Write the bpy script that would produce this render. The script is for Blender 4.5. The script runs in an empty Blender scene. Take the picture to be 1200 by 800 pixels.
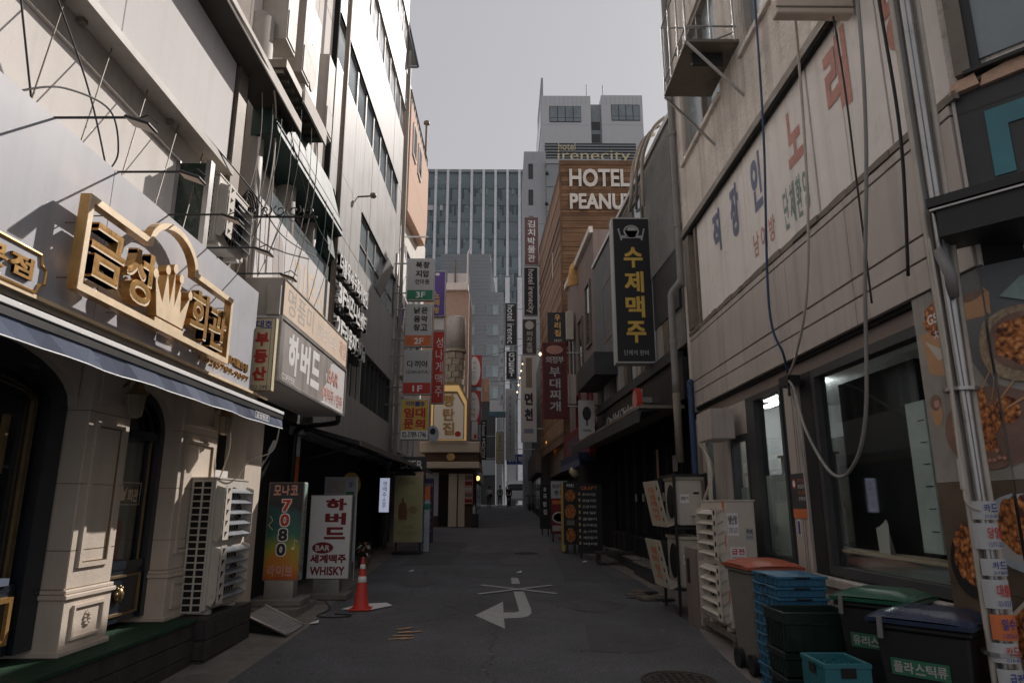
import bpy, bmesh, math, random
from mathutils import Vector, Matrix
random.seed(7)
R = math.radians
S = bpy.context.scene
COL = S.collection

# ---------------------------------------------------------------- camera
cam = bpy.data.cameras.new('camera'); camo = bpy.data.objects.new('camera', cam); COL.objects.link(camo)
cam.sensor_width = 36; cam.lens = 24; cam.clip_end = 2000; cam.clip_start = 0.05
camo.location = (0, 0, 1.7)
camo.rotation_euler = (R(90 + 13.36), 0, -R(0.56))
S.camera = camo
# ---------------------------------------------------------------- sky, sun, exposure
SUN_EL, SUN_AZ = 36.0, 34.3          # azimuth from +Y towards +X
w = bpy.data.worlds.new('World'); S.world = w; w.use_nodes = True
nt = w.node_tree; nt.nodes.clear()
sky = nt.nodes.new('ShaderNodeTexSky'); sky.sky_type = 'NISHITA'; sky.sun_disc = False
sky.sun_elevation = R(SUN_EL); sky.sun_rotation = R(SUN_AZ)
sky.air_density = 1.0; sky.dust_density = 1.5; sky.ozone_density = 1.0; sky.altitude = 0
hs = nt.nodes.new('ShaderNodeHueSaturation'); hs.inputs['Saturation'].default_value = 0.12
tint = nt.nodes.new('ShaderNodeMix'); tint.data_type = 'RGBA'; tint.blend_type = 'MULTIPLY'; tint.inputs['Factor'].default_value = 1
tint.inputs['B'].default_value = (1.46, 1.44, 1.50, 1)
gm = nt.nodes.new('ShaderNodeGamma'); gm.inputs['Gamma'].default_value = 0.2   # thin even high cloud
bg = nt.nodes.new('ShaderNodeBackground'); bg.inputs['Strength'].default_value = 0.15
ow = nt.nodes.new('ShaderNodeOutputWorld')
nt.links.new(sky.outputs[0], hs.inputs['Color']); nt.links.new(hs.outputs[0], gm.inputs[0]); nt.links.new(gm.outputs[0], tint.inputs['A'])
nt.links.new(tint.outputs['Result'], bg.inputs[0]); nt.links.new(bg.outputs[0], ow.inputs[0])
sl = bpy.data.lights.new('sun', 'SUN'); sl.energy = 2.6; sl.angle = R(0.5); sl.color = (1.0, 0.93, 0.87)
so = bpy.data.objects.new('sun', sl); COL.objects.link(so)
sd = Vector((math.sin(R(SUN_AZ)) * math.cos(R(SUN_EL)), math.cos(R(SUN_AZ)) * math.cos(R(SUN_EL)), math.sin(R(SUN_EL))))
so.rotation_euler = sd.to_track_quat('Z', 'Y').to_euler(); so.location = sd * 60
S.view_settings.view_transform = 'Standard'; S.view_settings.look = 'None'
S.view_settings.exposure = 0.72; S.view_settings.gamma = 1.0
try:
    S.cycles.max_bounces = 8; S.cycles.diffuse_bounces = 5; S.cycles.glossy_bounces = 4
    S.cycles.caustics_reflective = True; S.cycles.caustics_refractive = False; S.cycles.use_denoising = True; S.cycles.blur_glossy = 0.0
    S.cycles.sample_clamp_indirect = 30
except Exception:
    pass

# ---------------------------------------------------------------- materials
def mat(name, col, rough=0.7, metal=0.0, var=0.18, scale=2.5, bump=0.0, bscale=60.0, streak=0.0, emit=None, es=1.0, spec=0.5, dirt=None, dirtamt=0.0, coat=0.0):
    m = bpy.data.materials.new(name); m.use_nodes = True
    n = m.node_tree; L = n.links; b = n.nodes['Principled BSDF']
    b.inputs['Roughness'].default_value = rough; b.inputs['Metallic'].default_value = metal
    b.inputs['Specular IOR Level'].default_value = spec
    if coat: b.inputs['Coat Weight'].default_value = coat
    c = (*col, 1)
    if emit:
        b.inputs['Base Color'].default_value = c
        b.inputs['Emission Color'].default_value = (*emit, 1); b.inputs['Emission Strength'].default_value = es
        return m
    tc = n.nodes.new('ShaderNodeTexCoord')
    nz = n.nodes.new('ShaderNodeTexNoise'); nz.inputs['Scale'].default_value = scale; nz.inputs['Detail'].default_value = 6; nz.inputs['Roughness'].default_value = 0.65
    L.new(tc.outputs['Object'], nz.inputs['Vector'])
    mr = n.nodes.new('ShaderNodeMapRange'); mr.inputs['From Min'].default_value = 0.3; mr.inputs['From Max'].default_value = 0.7
    mr.inputs['To Min'].default_value = 1 - var; mr.inputs['To Max'].default_value = 1 + var
    L.new(nz.outputs['Fac'], mr.inputs['Value'])
    vm = n.nodes.new('ShaderNodeVectorMath'); vm.operation = 'SCALE'; vm.inputs[0].default_value = col
    L.new(mr.outputs[0], vm.inputs['Scale'])
    out = vm.outputs[0]
    if streak:
        mp = n.nodes.new('ShaderNodeMapping'); mp.inputs['Scale'].default_value = (7, 7, 0.35)
        L.new(tc.outputs['Object'], mp.inputs['Vector'])
        n2 = n.nodes.new('ShaderNodeTexNoise'); n2.inputs['Scale'].default_value = 1.0; n2.inputs['Detail'].default_value = 5
        L.new(mp.outputs[0], n2.inputs['Vector'])
        m2 = n.nodes.new('ShaderNodeMapRange'); m2.inputs['From Min'].default_value = 0.5; m2.inputs['From Max'].default_value = 0.72
        m2.inputs['To Min'].default_value = 0; m2.inputs['To Max'].default_value = streak
        L.new(n2.outputs['Fac'], m2.inputs['Value'])
        mx = n.nodes.new('ShaderNodeMix'); mx.data_type = 'RGBA'
        L.new(m2.outputs[0], mx.inputs['Factor']); L.new(out, mx.inputs['A'])
        mx.inputs['B'].default_value = (*[x * 0.35 for x in col], 1)
        out = mx.outputs['Result']
    if dirt:
        n3 = n.nodes.new('ShaderNodeTexNoise'); n3.inputs['Scale'].default_value = scale * 3.1; n3.inputs['Detail'].default_value = 8; n3.inputs['Roughness'].default_value = 0.75
        L.new(tc.outputs['Object'], n3.inputs['Vector'])
        m3 = n.nodes.new('ShaderNodeMapRange'); m3.inputs['From Min'].default_value = 0.56; m3.inputs['From Max'].default_value = 0.68; m3.inputs['To Max'].default_value = dirtamt
        L.new(n3.outputs['Fac'], m3.inputs['Value'])
        mx = n.nodes.new('ShaderNodeMix'); mx.data_type = 'RGBA'
        L.new(m3.outputs[0], mx.inputs['Factor']); L.new(out, mx.inputs['A']); mx.inputs['B'].default_value = (*dirt, 1)
        out = mx.outputs['Result']
    L.new(out, b.inputs['Base Color'])
    rr = n.nodes.new('ShaderNodeMapRange'); rr.inputs['To Min'].default_value = max(0.02, rough - 0.12); rr.inputs['To Max'].default_value = min(1, rough + 0.12)
    L.new(nz.outputs['Fac'], rr.inputs['Value']); L.new(rr.outputs[0], b.inputs['Roughness'])
    if bump:
        nb = n.nodes.new('ShaderNodeTexNoise'); nb.inputs['Scale'].default_value = bscale; nb.inputs['Detail'].default_value = 4
        L.new(tc.outputs['Object'], nb.inputs['Vector'])
        bp = n.nodes.new('ShaderNodeBump'); bp.inputs['Strength'].default_value = bump; bp.inputs['Distance'].default_value = 0.02
        L.new(nb.outputs['Fac'], bp.inputs['Height']); L.new(bp.outputs[0], b.inputs['Normal'])
    return m

def glass(name, tint=(0.93, 0.96, 0.95), rough=0.03, see=1.0):
    """pane: mirror-like by Fresnel over a part that lets light through"""
    m = bpy.data.materials.new(name); m.use_nodes = True; n = m.node_tree; n.nodes.clear(); L = n.links
    o = n.nodes.new('ShaderNodeOutputMaterial'); g = n.nodes.new('ShaderNodeBsdfGlossy'); g.inputs['Roughness'].default_value = rough
    t = n.nodes.new('ShaderNodeBsdfTransparent'); t.inputs[0].default_value = (*[x * see for x in tint], 1)
    lw = n.nodes.new('ShaderNodeLayerWeight'); lw.inputs['Blend'].default_value = 0.5
    pw = n.nodes.new('ShaderNodeMath'); pw.operation = 'POWER'; pw.inputs[1].default_value = 4.0
    f = n.nodes.new('ShaderNodeMapRange'); f.inputs['To Min'].default_value = 0.07; f.inputs['To Max'].default_value = 1.0
    L.new(lw.outputs['Facing'], pw.inputs[0]); L.new(pw.outputs[0], f.inputs['Value'])
    x = n.nodes.new('ShaderNodeMixShader')
    L.new(f.outputs[0], x.inputs[0]); L.new(t.outputs[0], x.inputs[1]); L.new(g.outputs[0], x.inputs[2]); L.new(x.outputs[0], o.inputs[0])
    return m

def asphalt():
    m = mat('asphalt', (0.126, 0.128, 0.138), 0.8, var=0.3, scale=0.8, bump=0.9, bscale=190, dirt=(0.15, 0.15, 0.155), dirtamt=0.45)
    n = m.node_tree; L = n.links; b = n.nodes['Principled BSDF']; src = b.inputs['Base Color'].links[0].from_socket
    tc = n.nodes.new('ShaderNodeTexCoord'); v = n.nodes.new('ShaderNodeTexVoronoi'); v.feature = 'DISTANCE_TO_EDGE'; v.inputs['Scale'].default_value = 0.42
    d = n.nodes.new('ShaderNodeTexNoise'); d.inputs['Scale'].default_value = 2.2; d.inputs['Detail'].default_value = 6
    a = n.nodes.new('ShaderNodeMix'); a.data_type = 'VECTOR'; a.inputs['Factor'].default_value = 0.28
    L.new(tc.outputs['Object'], d.inputs['Vector']); L.new(tc.outputs['Object'], a.inputs['A']); L.new(d.outputs['Color'], a.inputs['B']); L.new(a.outputs['Result'], v.inputs['Vector'])
    r = n.nodes.new('ShaderNodeMapRange'); r.inputs['From Min'].default_value = 0.0; r.inputs['From Max'].default_value = 0.006; r.inputs['To Min'].default_value = 0.6; r.inputs['To Max'].default_value = 1.0
    L.new(v.outputs['Distance'], r.inputs['Value'])
    g = n.nodes.new('ShaderNodeTexNoise'); g.inputs['Scale'].default_value = 95; g.inputs['Detail'].default_value = 2; L.new(tc.outputs['Object'], g.inputs['Vector'])
    gr = n.nodes.new('ShaderNodeMapRange'); gr.inputs['From Min'].default_value = .35; gr.inputs['From Max'].default_value = .65; gr.inputs['To Min'].default_value = .45; gr.inputs['To Max'].default_value = 1.6; L.new(g.outputs['Fac'], gr.inputs['Value'])
    mu = n.nodes.new('ShaderNodeMath'); mu.operation = 'MULTIPLY'; L.new(r.outputs[0], mu.inputs[0]); L.new(gr.outputs[0], mu.inputs[1])
    vm = n.nodes.new('ShaderNodeVectorMath'); vm.operation = 'SCALE'; L.new(src, vm.inputs[0]); L.new(mu.outputs[0], vm.inputs['Scale']); L.new(vm.outputs[0], b.inputs['Base Color'])
    return m
m_asph = asphalt()
m_patch = mat('asphalt_repair', (0.102, 0.102, 0.107), 0.85, var=0.15, scale=1.5, bump=0.9, bscale=150)
m_conc = mat('worn_concrete', (0.18, 0.162, 0.144), 0.85, var=0.3, scale=3, bump=0.4, bscale=60, dirt=(0.06, 0.055, 0.05), dirtamt=0.8)
m_paintw = mat('road_paint', (0.42, 0.42, 0.42), 0.7, var=0.12, scale=7, dirt=(0.13, 0.13, 0.14), dirtamt=0.7)
m_orange = mat('patchy_orange', (0.5, 0.3, 0.17), 0.7, var=0.2, scale=12, dirt=(0.07, 0.07, 0.075), dirtamt=1.0)
m_iron = mat('cast_iron', (0.07, 0.06, 0.05), 0.55, 0.6, bump=0.8, bscale=90)
m_grey = mat('fascia_grey', (0.40, 0.405, 0.445), 0.55, var=0.06, scale=1.5, streak=0.12, dirt=(0.3, 0.27, 0.25), dirtamt=0.25)
m_cream = mat('cream_stone', (0.605, 0.517, 0.429), 0.75, var=0.08, scale=2, bump=0.15, bscale=45, streak=0.12)
m_creamw = mat('cream_plaster', (0.82, 0.775, 0.73), 0.9, spec=0.2, var=0.08, scale=1.4, streak=0.18, bump=0.1)
m_white = mat('white_panel', (0.60, 0.58, 0.575), 0.55, var=0.05, scale=0.8, streak=0.06)
m_lbox = mat('blank_light_box', (0.78, 0.755, 0.75), 0.9, spec=0.1, var=0.05, scale=0.8, streak=0.08)
m_whitep = mat('white_print', (0.78, 0.77, 0.76), 0.5, var=0.04, scale=4, dirt=(0.4, 0.38, 0.35), dirtamt=0.3)
m_brown = mat('brown_metal', (0.192, 0.162, 0.132), 0.6, 0.2, var=0.2, dirt=(0.06, 0.05, 0.04), dirtamt=0.6)
m_taupe = mat('taupe_steel', (0.375, 0.338, 0.3), 0.6, var=0.12, streak=0.3)
m_gold = mat('brushed_gold', (0.62, 0.36, 0.13), 0.3, 0.65, var=0.12, scale=9)
m_goldf = mat('pale_gold_face', (0.80, 0.63, 0.42), 0.5, 0.1, var=0.12, scale=9)
m_goldd = mat('dark_gold_trim', (0.30, 0.21, 0.11), 0.4, 0.7, var=0.2, scale=9)
m_navy = mat('navy_lacquer', (0.012, 0.017, 0.026), 0.3, var=0.2, coat=0.3)
m_navyf = mat('blue_grey_awning_cloth', (0.10, 0.125, 0.19), 0.85, var=0.08, bump=0.15, bscale=200)
m_black = mat('black_metal', (0.014, 0.014, 0.015), 0.5, var=0.25)
m_matte = mat('matte_black', (0.008, 0.008, 0.009), 0.95, spec=0.1)
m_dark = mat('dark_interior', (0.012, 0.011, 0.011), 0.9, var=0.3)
m_char = mat('charcoal_panel', (0.0455, 0.0468, 0.0494), 0.6, var=0.2)
m_wood = mat('dark_stained_wood', (0.045, 0.04, 0.037), 0.75, var=0.35, scale=5, bump=0.4, bscale=30, streak=0.3)
m_turf = mat('green_carpet', (0.012, 0.06, 0.026), 0.95, var=0.45, scale=16, bump=1.0, bscale=160)
m_steel = mat('steel', (0.42, 0.41, 0.40), 0.38, 0.9, var=0.15, dirt=(0.15, 0.12, 0.1), dirtamt=0.4)
m_pipe = mat('grey_plastic_pipe', (0.24, 0.23, 0.22), 0.5, var=0.12, streak=0.4)
m_cable = mat('black_cable', (0.02, 0.02, 0.022), 0.6)
m_cablew = mat('white_cable', (0.48, 0.43, 0.37), 0.6)
m_cableb = mat('blue_cable', (0.02, 0.05, 0.12), 0.5)
m_ac = mat('ivory_ac_casing', (0.575, 0.529, 0.46), 0.55, var=0.07, scale=3, dirt=(0.25, 0.2, 0.15), dirtamt=0.35)
m_slat = mat('silver_louvre', (0.34, 0.36, 0.39), 0.35, 0.7, var=0.1)
m_metalw = mat('grey_cladding', (0.36, 0.35, 0.34), 0.5, 0.0, spec=0.35, var=0.08, scale=1.2, streak=0.38)
m_glass = glass('window_glass')
m_glassd = mat('dark_window_glass', (0.016, 0.018, 0.02), 0.07, spec=0.7, var=0.1)
m_glassb = mat('blue_grey_window_glass', (0.20, 0.24, 0.26), 0.12, spec=0.8, var=0.25, scale=0.6)
m_green = mat('dark_green_awning', (0.012, 0.045, 0.04), 0.55, var=0.2)
m_peach = mat('faded_peach_sign', (0.70, 0.55, 0.42), 0.6, var=0.07, scale=3, streak=0.12)
m_cream2 = mat('cream_sign', (0.66, 0.56, 0.36), 0.6, var=0.07, streak=0.1)
m_red = mat('sign_red', (0.50, 0.045, 0.03), 0.6, var=0.1)
m_redd = mat('dark_red', (0.22, 0.015, 0.02), 0.6, var=0.1)
m_redf = mat('faded_red_paint', (0.55, 0.27, 0.22), 0.7, var=0.18, scale=12)
m_bluef = mat('faded_blue_paint', (0.17, 0.19, 0.29), 0.7, var=0.18, scale=12)
m_greenf = mat('faded_green_paint', (0.24, 0.33, 0.30), 0.7, var=0.18, scale=12)
m_greyf = mat('faded_grey_paint', (0.42, 0.38, 0.36), 0.7, var=0.15, scale=12)
m_blueink = mat('blue_ink', (0.03, 0.06, 0.25), 0.6)
m_blk = mat('black_ink', (0.015, 0.015, 0.018), 0.6)
m_gret = mat('grey_sign_face', (0.462, 0.462, 0.462), 0.55, var=0.04)
m_sgreen = mat('sign_green', (0.03, 0.20, 0.11), 0.6)
m_sorange = mat('sign_orange', (0.60, 0.16, 0.05), 0.6)
m_syellow = mat('sign_yellow', (0.68, 0.45, 0.09), 0.6, var=0.1)
m_purple = mat('sign_purple', (0.12, 0.07, 0.30), 0.6)
m_brick = mat('peach_brick', (0.60, 0.39, 0.28), 0.85, var=0.12, scale=20, bump=0.5, bscale=30)
m_beige = mat('beige_render', (0.72, 0.655, 0.59), 0.88, var=0.16, scale=1.6, bump=0.9, bscale=22, streak=0.5, dirt=(0.15, 0.13, 0.11), dirtamt=0.5)
m_mauve = mat('mauve_cladding', (0.50, 0.445, 0.41), 0.5, 0.15, var=0.08, scale=1.2, streak=0.38)
m_mauved = mat('dark_mauve_frame', (0.221, 0.176, 0.156), 0.55, var=0.1)
m_offw = mat('weathered_white_board', (0.84, 0.79, 0.75), 0.6, var=0.06, scale=1.2, streak=0.25, dirt=(0.4, 0.35, 0.3), dirtamt=0.3)

# ---------------------------------------------------------------- mesh helpers
class M:
    def __init__(s): s.v = []; s.f = []; s.mi = []; s.mats = []
    def idx(s, m):
        if m is None: return 0
        if m not in s.mats: s.mats.append(m)
        return s.mats.index(m)
    def add(s, vs, fs, m=None):
        b = len(s.v); s.v += [Vector(v) for v in vs]; i = s.idx(m)
        s.f += [tuple(b + k for k in f) for f in fs]; s.mi += [i] * len(fs); return s
    def box(s, x0, y0, z0, x1, y1, z1, m=None):
        x0, x1 = min(x0, x1), max(x0, x1); y0, y1 = min(y0, y1), max(y0, y1); z0, z1 = min(z0, z1), max(z0, z1)
        return s.add([(x0,y0,z0),(x1,y0,z0),(x1,y1,z0),(x0,y1,z0),(x0,y0,z1),(x1,y0,z1),(x1,y1,z1),(x0,y1,z1)],
                     [(3,2,1,0),(4,5,6,7),(0,1,5,4),(1,2,6,5),(2,3,7,6),(3,0,4,7)], m)
    def hexa(s, p, m=None):   # bottom 4 ccw, top 4 ccw
        return s.add(p, [(3,2,1,0),(4,5,6,7),(0,1,5,4),(1,2,6,5),(2,3,7,6),(3,0,4,7)], m)
    def tube(s, pts, r, n=6, m=None, caps=True):
        pts = [Vector(p) for p in pts]; k = len(pts); vs = []; fs = []
        up = Vector((0.13, 0.31, 0.94)).normalized(); prev = None
        for i, p in enumerate(pts):
            d = (pts[min(i + 1, k - 1)] - pts[max(i - 1, 0)])
            if d.length < 1e-9: d = Vector((0, 0, 1))
            d.normalize()
            a = d.cross(prev if prev is not None else up)
            if a.length < 1e-4: a = d.cross(Vector((1, 0, 0)))
            a.normalize(); b = d.cross(a)
            prev = -b if False else a.cross(d)
            rr = r[i] if isinstance(r, (list, tuple)) else r
            for j in range(n):
                t = 2 * math.pi * j / n
                vs.append(p + a * rr * math.cos(t) + b * rr * math.sin(t))
        for i in range(k - 1):
            for j in range(n):
                fs.append((i * n + j, i * n + (j + 1) % n, (i + 1) * n + (j + 1) % n, (i + 1) * n + j))
        if caps: fs.append(tuple(range(n))[::-1]); fs.append(tuple((k - 1) * n + j for j in range(n)))
        return s.add(vs, fs, m)
    def lathe(s, c, prof, n=12, m=None):
        vs = []; fs = []; k = len(prof)
        for (r, z) in prof:
            for j in range(n):
                t = 2 * math.pi * j / n
                vs.append((c[0] + r * math.cos(t), c[1] + r * math.sin(t), c[2] + z))
        for i in range(k - 1):
            for j in range(n):
                fs.append((i * n + j, i * n + (j + 1) % n, (i + 1) * n + (j + 1) % n, (i + 1) * n + j))
        fs.append(tuple(range(n))[::-1]); fs.append(tuple((k - 1) * n + j for j in range(n)))
        return s.add(vs, fs, m)
    def prism(s, o, r, u, poly, d0, d1, m=None):   # 2-D outline on a plane, given real thickness
        o, r, u = Vector(o), Vector(r), Vector(u); nn = r.cross(u).normalized(); k = len(poly)
        vs = [o + r * a + u * b + nn * d0 for a, b in poly] + [o + r * a + u * b + nn * d1 for a, b in poly]
        fs = [tuple(range(k))[::-1], tuple(range(k, 2 * k))] + [(i, (i + 1) % k, k + (i + 1) % k, k + i) for i in range(k)]
        return s.add(vs, fs, m)
    def build(s, name, parent=None, m=None, bev=0.0, smooth=False):
        me = bpy.data.meshes.new(name)
        off = Vector(parent['_o']) if parent is not None else Vector((0, 0, 0))
        me.from_pydata([v - off for v in s.v], [], s.f)
        if s.mats:
            for x in s.mats: me.materials.append(x)
            me.polygons.foreach_set('material_index', s.mi)
        elif m: me.materials.append(m)
        if bev:
            b = bmesh.new(); b.from_mesh(me)
            bmesh.ops.bevel(b, geom=[e for e in b.edges if len(e.link_faces) == 2 and e.calc_face_angle(0) > 0.6], offset=bev, segments=1, affect='EDGES')
            b.to_mesh(me); b.free()
        if smooth: me.polygons.foreach_set('use_smooth', [True] * len(me.polygons))
        me.update()
        o = bpy.data.objects.new(name, me); COL.objects.link(o)
        if parent is not None:
            o.parent = parent
            o['_o'] = parent['_o']
        else:
            o['_o'] = (0, 0, 0)
        return o

def T(name, label, cat, loc=(0, 0, 0), group=None):
    o = bpy.data.objects.new(name, None); COL.objects.link(o); o.location = loc; o.empty_display_size = 0.2
    o['label'] = label; o['category'] = cat; o['_o'] = tuple(loc)
    if group: o['group'] = group
    return o
def tag(o, label, cat, group=None):
    o['label'] = label; o['category'] = cat
    if group: o['group'] = group
    return o
def kind(o, k='structure'): o['kind'] = k; return o
def B(name, parent, m, x0, y0, z0, x1, y1, z1, bev=0.0): return M().box(x0, y0, z0, x1, y1, z1).build(name, parent, m, bev)
def dup(root, loc, label=None, group=None, rz=None):
    r = root.copy(); COL.objects.link(r); r.location = loc
    if label: r['label'] = label
    if group: r['group'] = group
    if rz is not None: r.rotation_euler = (0, 0, rz)
    for ch in list(root.children):
        c = ch.copy(); COL.objects.link(c); c.parent = r
        for g in list(ch.children):
            d = g.copy(); COL.objects.link(d); d.parent = c
    return r

_tc = {}; _fc = {}
def glyph(body, off=0.0, ext=0.0, res=3):
    k = (body, off, ext, res)
    if k not in _tc:
        if 'c' not in _fc: _fc['c'] = bpy.data.curves.new('lettering', 'FONT'); _fc['o'] = bpy.data.objects.new('lettering', _fc['c'])
        c = _fc['c']; c.body = body; c.offset = 0; c.extrude = ext; c.resolution_u = res; c.align_x = 'CENTER'; c.space_line = 1.1
        me = bpy.data.meshes.new_from_object(_fc['o'])
        vs = [v.co.copy() for v in me.vertices]; fs = [tuple(p.vertices) for p in me.polygons]
        bpy.data.meshes.remove(me)
        if off > 0.012:      # bolder strokes: four shifted copies, each a hair further out
            v0, f0 = vs, fs; vs = []; fs = []
            for i, (dx, dy) in enumerate(((-1, -1), (1, -1), (1, 1), (-1, 1)) if off < 0.03 else ((-1, -1), (0, -1), (1, -1), (1, 0), (0, 0), (-1, 0), (-1, 1), (0, 1), (1, 1))):
                b = len(vs); vs += [Vector((p.x + dx * off, p.y + dy * off, p.z + i * 0.0012)) for p in v0]; fs += [tuple(b + j for j in f) for f in f0]
        _tc[k] = (vs, fs)
    return _tc[k]

class Face:
    """a flat face in the place: origin, right, up; d is the distance out of the face"""
    def __init__(s, o, r, u=(0, 0, 1)):
        s.o = Vector(o); s.r = Vector(r).normalized(); s.u = Vector(u).normalized(); s.n = s.r.cross(s.u).normalized()
    def P(s, a, b, d=0): return s.o + s.r * a + s.u * b + s.n * d
    def rect(s, name, parent, m, a0, b0, a1, b1, d0=0.0, d1=0.01, bev=0.0):
        return M().prism(s.o, s.r, s.u, [(a0, b0), (a1, b0), (a1, b1), (a0, b1)], d0, d1).build(name, parent, m, bev)
    def poly(s, name, parent, m, pts, d0=0.0, d1=0.01):
        return M().prism(s.o, s.r, s.u, pts, d0, d1).build(name, parent, m)
    def frame(s, name, parent, m, a0, b0, a1, b1, t, d0, d1):
        q = M(); 
        for (p0, q0, p1, q1) in ((a0, b0, a1, b0 + t), (a0, b1 - t, a1, b1), (a0, b0 + t, a0 + t, b1 - t), (a1 - t, b0 + t, a1, b1 - t)):
            q.prism(s.o, s.r, s.u, [(p0, q0), (p1, q0), (p1, q1), (p0, q1)], d0, d1)
        return q.build(name, parent, m)
    def _g(s, q, body, a0, b0, a1, b1, d, off, ext, m=None):
        vs, fs = glyph(body, off, 0.1 if ext else 0.0, 3 if ext == 0 or ext > 0.02 else 2)
        if not vs: return
        lx = min(v.x for v in vs); hx = max(v.x for v in vs); ly = min(v.y for v in vs); hy = max(v.y for v in vs)
        sx = (a1 - a0) / max(hx - lx, 1e-6); sy = (b1 - b0) / max(hy - ly, 1e-6)
        q.add([s.P(a0 + (v.x - lx) * sx, b0 + (v.y - ly) * sy, d + (v.z / 0.1 * 0.5 + 0.5) * ext + (v.z * 0.1 if ext == 0 else 0)) for v in vs], fs, m)
    def text(s, name, parent, m, body, a0, b0, a1, b1, d=0.004, off=0.015, ext=0.0):
        q = M(); s._g(q, body, a0, b0, a1, b1, d, off, ext); return q.build(name, parent, m)
    def chars(s, name, parent, m, body, a0, b0, a1, b1, d=0.004, off=0.015, ext=0.0, vertical=False, gap=0.12, split=False):
        q = M(); n = len(body)
        for i, ch in enumerate(body):
            if ch == ' ': continue
            if vertical:
                h = (b1 - b0) / n; c = (a0, b1 - (i + 1) * h + h * gap / 2, a1, b1 - i * h - h * gap / 2)
            else:
                ww = (a1 - a0) / n; c = (a0 + i * ww + ww * gap / 2, b0, a0 + (i + 1) * ww - ww * gap / 2, b1)
            if split: q = M()
            s._g(q, ch, *c, d, off, ext)
            if split: q.build(name, parent, m)
        if not split: return q.build(name, parent, m)

def ell(cx, cy, rx, ry, n=20, a0=0, a1=360):
    return [(cx + rx * math.cos(R(a0 + (a1 - a0) * i / n)), cy + ry * math.sin(R(a0 + (a1 - a0) * i / n))) for i in range(n + (0 if a1 - a0 == 360 else 1))]
def bez(pts, n=8):
    """smooth line through points (Catmull-Rom)"""
    P = [Vector(p) for p in pts]; P = [P[0]] + P + [P[-1]]; out = []
    for i in range(1, len(P) - 2):
        for k in range(n):
            t = k / n; a, b, c, d = P[i - 1], P[i], P[i + 1], P[i + 2]
            out.append(0.5 * ((2 * b) + (c - a) * t + (2 * a - 5 * b + 4 * c - d) * t * t + (3 * b - a - 3 * c + d) * t ** 3))
    out.append(P[-2]); return out
def sag(a, b, s, n=10):
    a, b = Vector(a), Vector(b)
    return [a.lerp(b, i / n) - Vector((0, 0, s * 4 * (i / n) * (1 - i / n))) for i in range(n + 1)]
def cable(label, pts, r=0.008, m=m_cable, group=None, name='cable', cat='cable', smooth=True, n=6):
    o = M().tube(bez(pts) if smooth else pts, r, n).build(name, None, m, smooth=True)
    return tag(o, label, cat, group)
gz = lambda y: 0.025 * y if y < 64 else 1.6
m_gum = mat('gum_spot', (.17, .17, .17), .8); m_gum2 = mat('dark_spot', (.05, .05, .052), .7); m_stain = mat('oil_stain', (.104, .105, .112), .55, var=.25, scale=4, bump=.9, bscale=190)
# ================================================================ GROUND
def strip(name, pts_l, pts_r, dz, m):     # paired edge points (x, y) laid on the slope
    q = M(); n = len(pts_l)
    vs = [(x, y, gz(y) + dz) for x, y in pts_l] + [(x, y, gz(y) + dz) for x, y in pts_r]
    q.add(vs, [(i, n + i, n + i + 1, i + 1) for i in range(n - 1)]); return kind(q.build(name, None, m))
ys = [-40, 0, 10, 20, 30, 40, 50, 64, 120, 700]
gx = [-400, -60, -20, -8, 0, 8, 20, 60, 400]
q = M(); vs = [(x, y, gz(y)) for y in ys for x in gx]
q.add(vs, [(j * 9 + i, j * 9 + i + 1, (j + 1) * 9 + i + 1, (j + 1) * 9 + i) for j in range(len(ys) - 1) for i in range(8)])
kind(q.build('road', None, m_asph))
strip('gutter_left', [(-3.6, 6), (-3.6, 9), (-3.6, 12), (-3.5, 16), (-3.4, 22), (-3.5, 30)], [(-2.45, 6), (-2.42, 9), (-2.62, 12), (-2.75, 16), (-2.9, 22), (-3.2, 30)], 0.004, m_conc)
strip('gutter_right', [(2.15, 4), (2.15, 6), (2.25, 8), (2.5, 10), (2.45, 13), (2.15, 17), (1.95, 24)], [(3.6, 4), (3.6, 6), (3.6, 8), (3.4, 10), (3.3, 13), (3.0, 17), (2.6, 24)], 0.004, m_conc)
def decal(name, label, pts, m, dz=0.008, cat='road marking'):
    o = M().add([(x, y, gz(y) + dz) for x, y in pts], [tuple(range(len(pts)))]).build(name, None, m)
    return kind(o) if label is None else tag(o, label, cat)
def line2(a, b, w):
    a, b = Vector((*a, 0)), Vector((*b, 0)); d = (b - a).normalized(); n = Vector((-d.y, d.x, 0)) * w / 2
    return [tuple((a - n)[:2]), tuple((b - n)[:2]), tuple((b + n)[:2]), tuple((a + n)[:2])]
t = T('turn_arrow_marking', 'white turn-left arrow painted on the asphalt below the crossed lines', 'road marking', (0.1, 9.4, gz(9.4)))
def rm(name, pts, z=0.006): M().add([(x, y, gz(y) + z) for x, y in pts], [tuple(range(len(pts)))]).build(name, t, m_paintw)
rm('arrow_head', [(-0.40, 9.75), (-0.0, 8.87), (-0.03, 10.84)])
rm('arrow_shaft', [(-0.014, 9.95), (0.15, 9.97), (0.20, 10.06), (0.14, 11.85), (0.31, 11.85), (0.37, 10.2), (0.36, 9.9), (0.31, 9.68), (0.21, 9.57), (-0.008, 9.53)])
rm('arrow_tail', [(0.12, 12.75), (0.27, 12.75), (0.245, 13.55), (0.115, 13.55)])
t = T('cross_marking', 'thin white X painted on the asphalt across the tail of the arrow', 'road marking', (0.1, 12, gz(12)))
rm('cross_line', line2((-0.41, 12.59), (0.83, 11.61), 0.10), 0.010); rm('cross_line', line2((-0.42, 11.56), (0.82, 12.54), 0.10), 0.013)
q = M()
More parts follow.
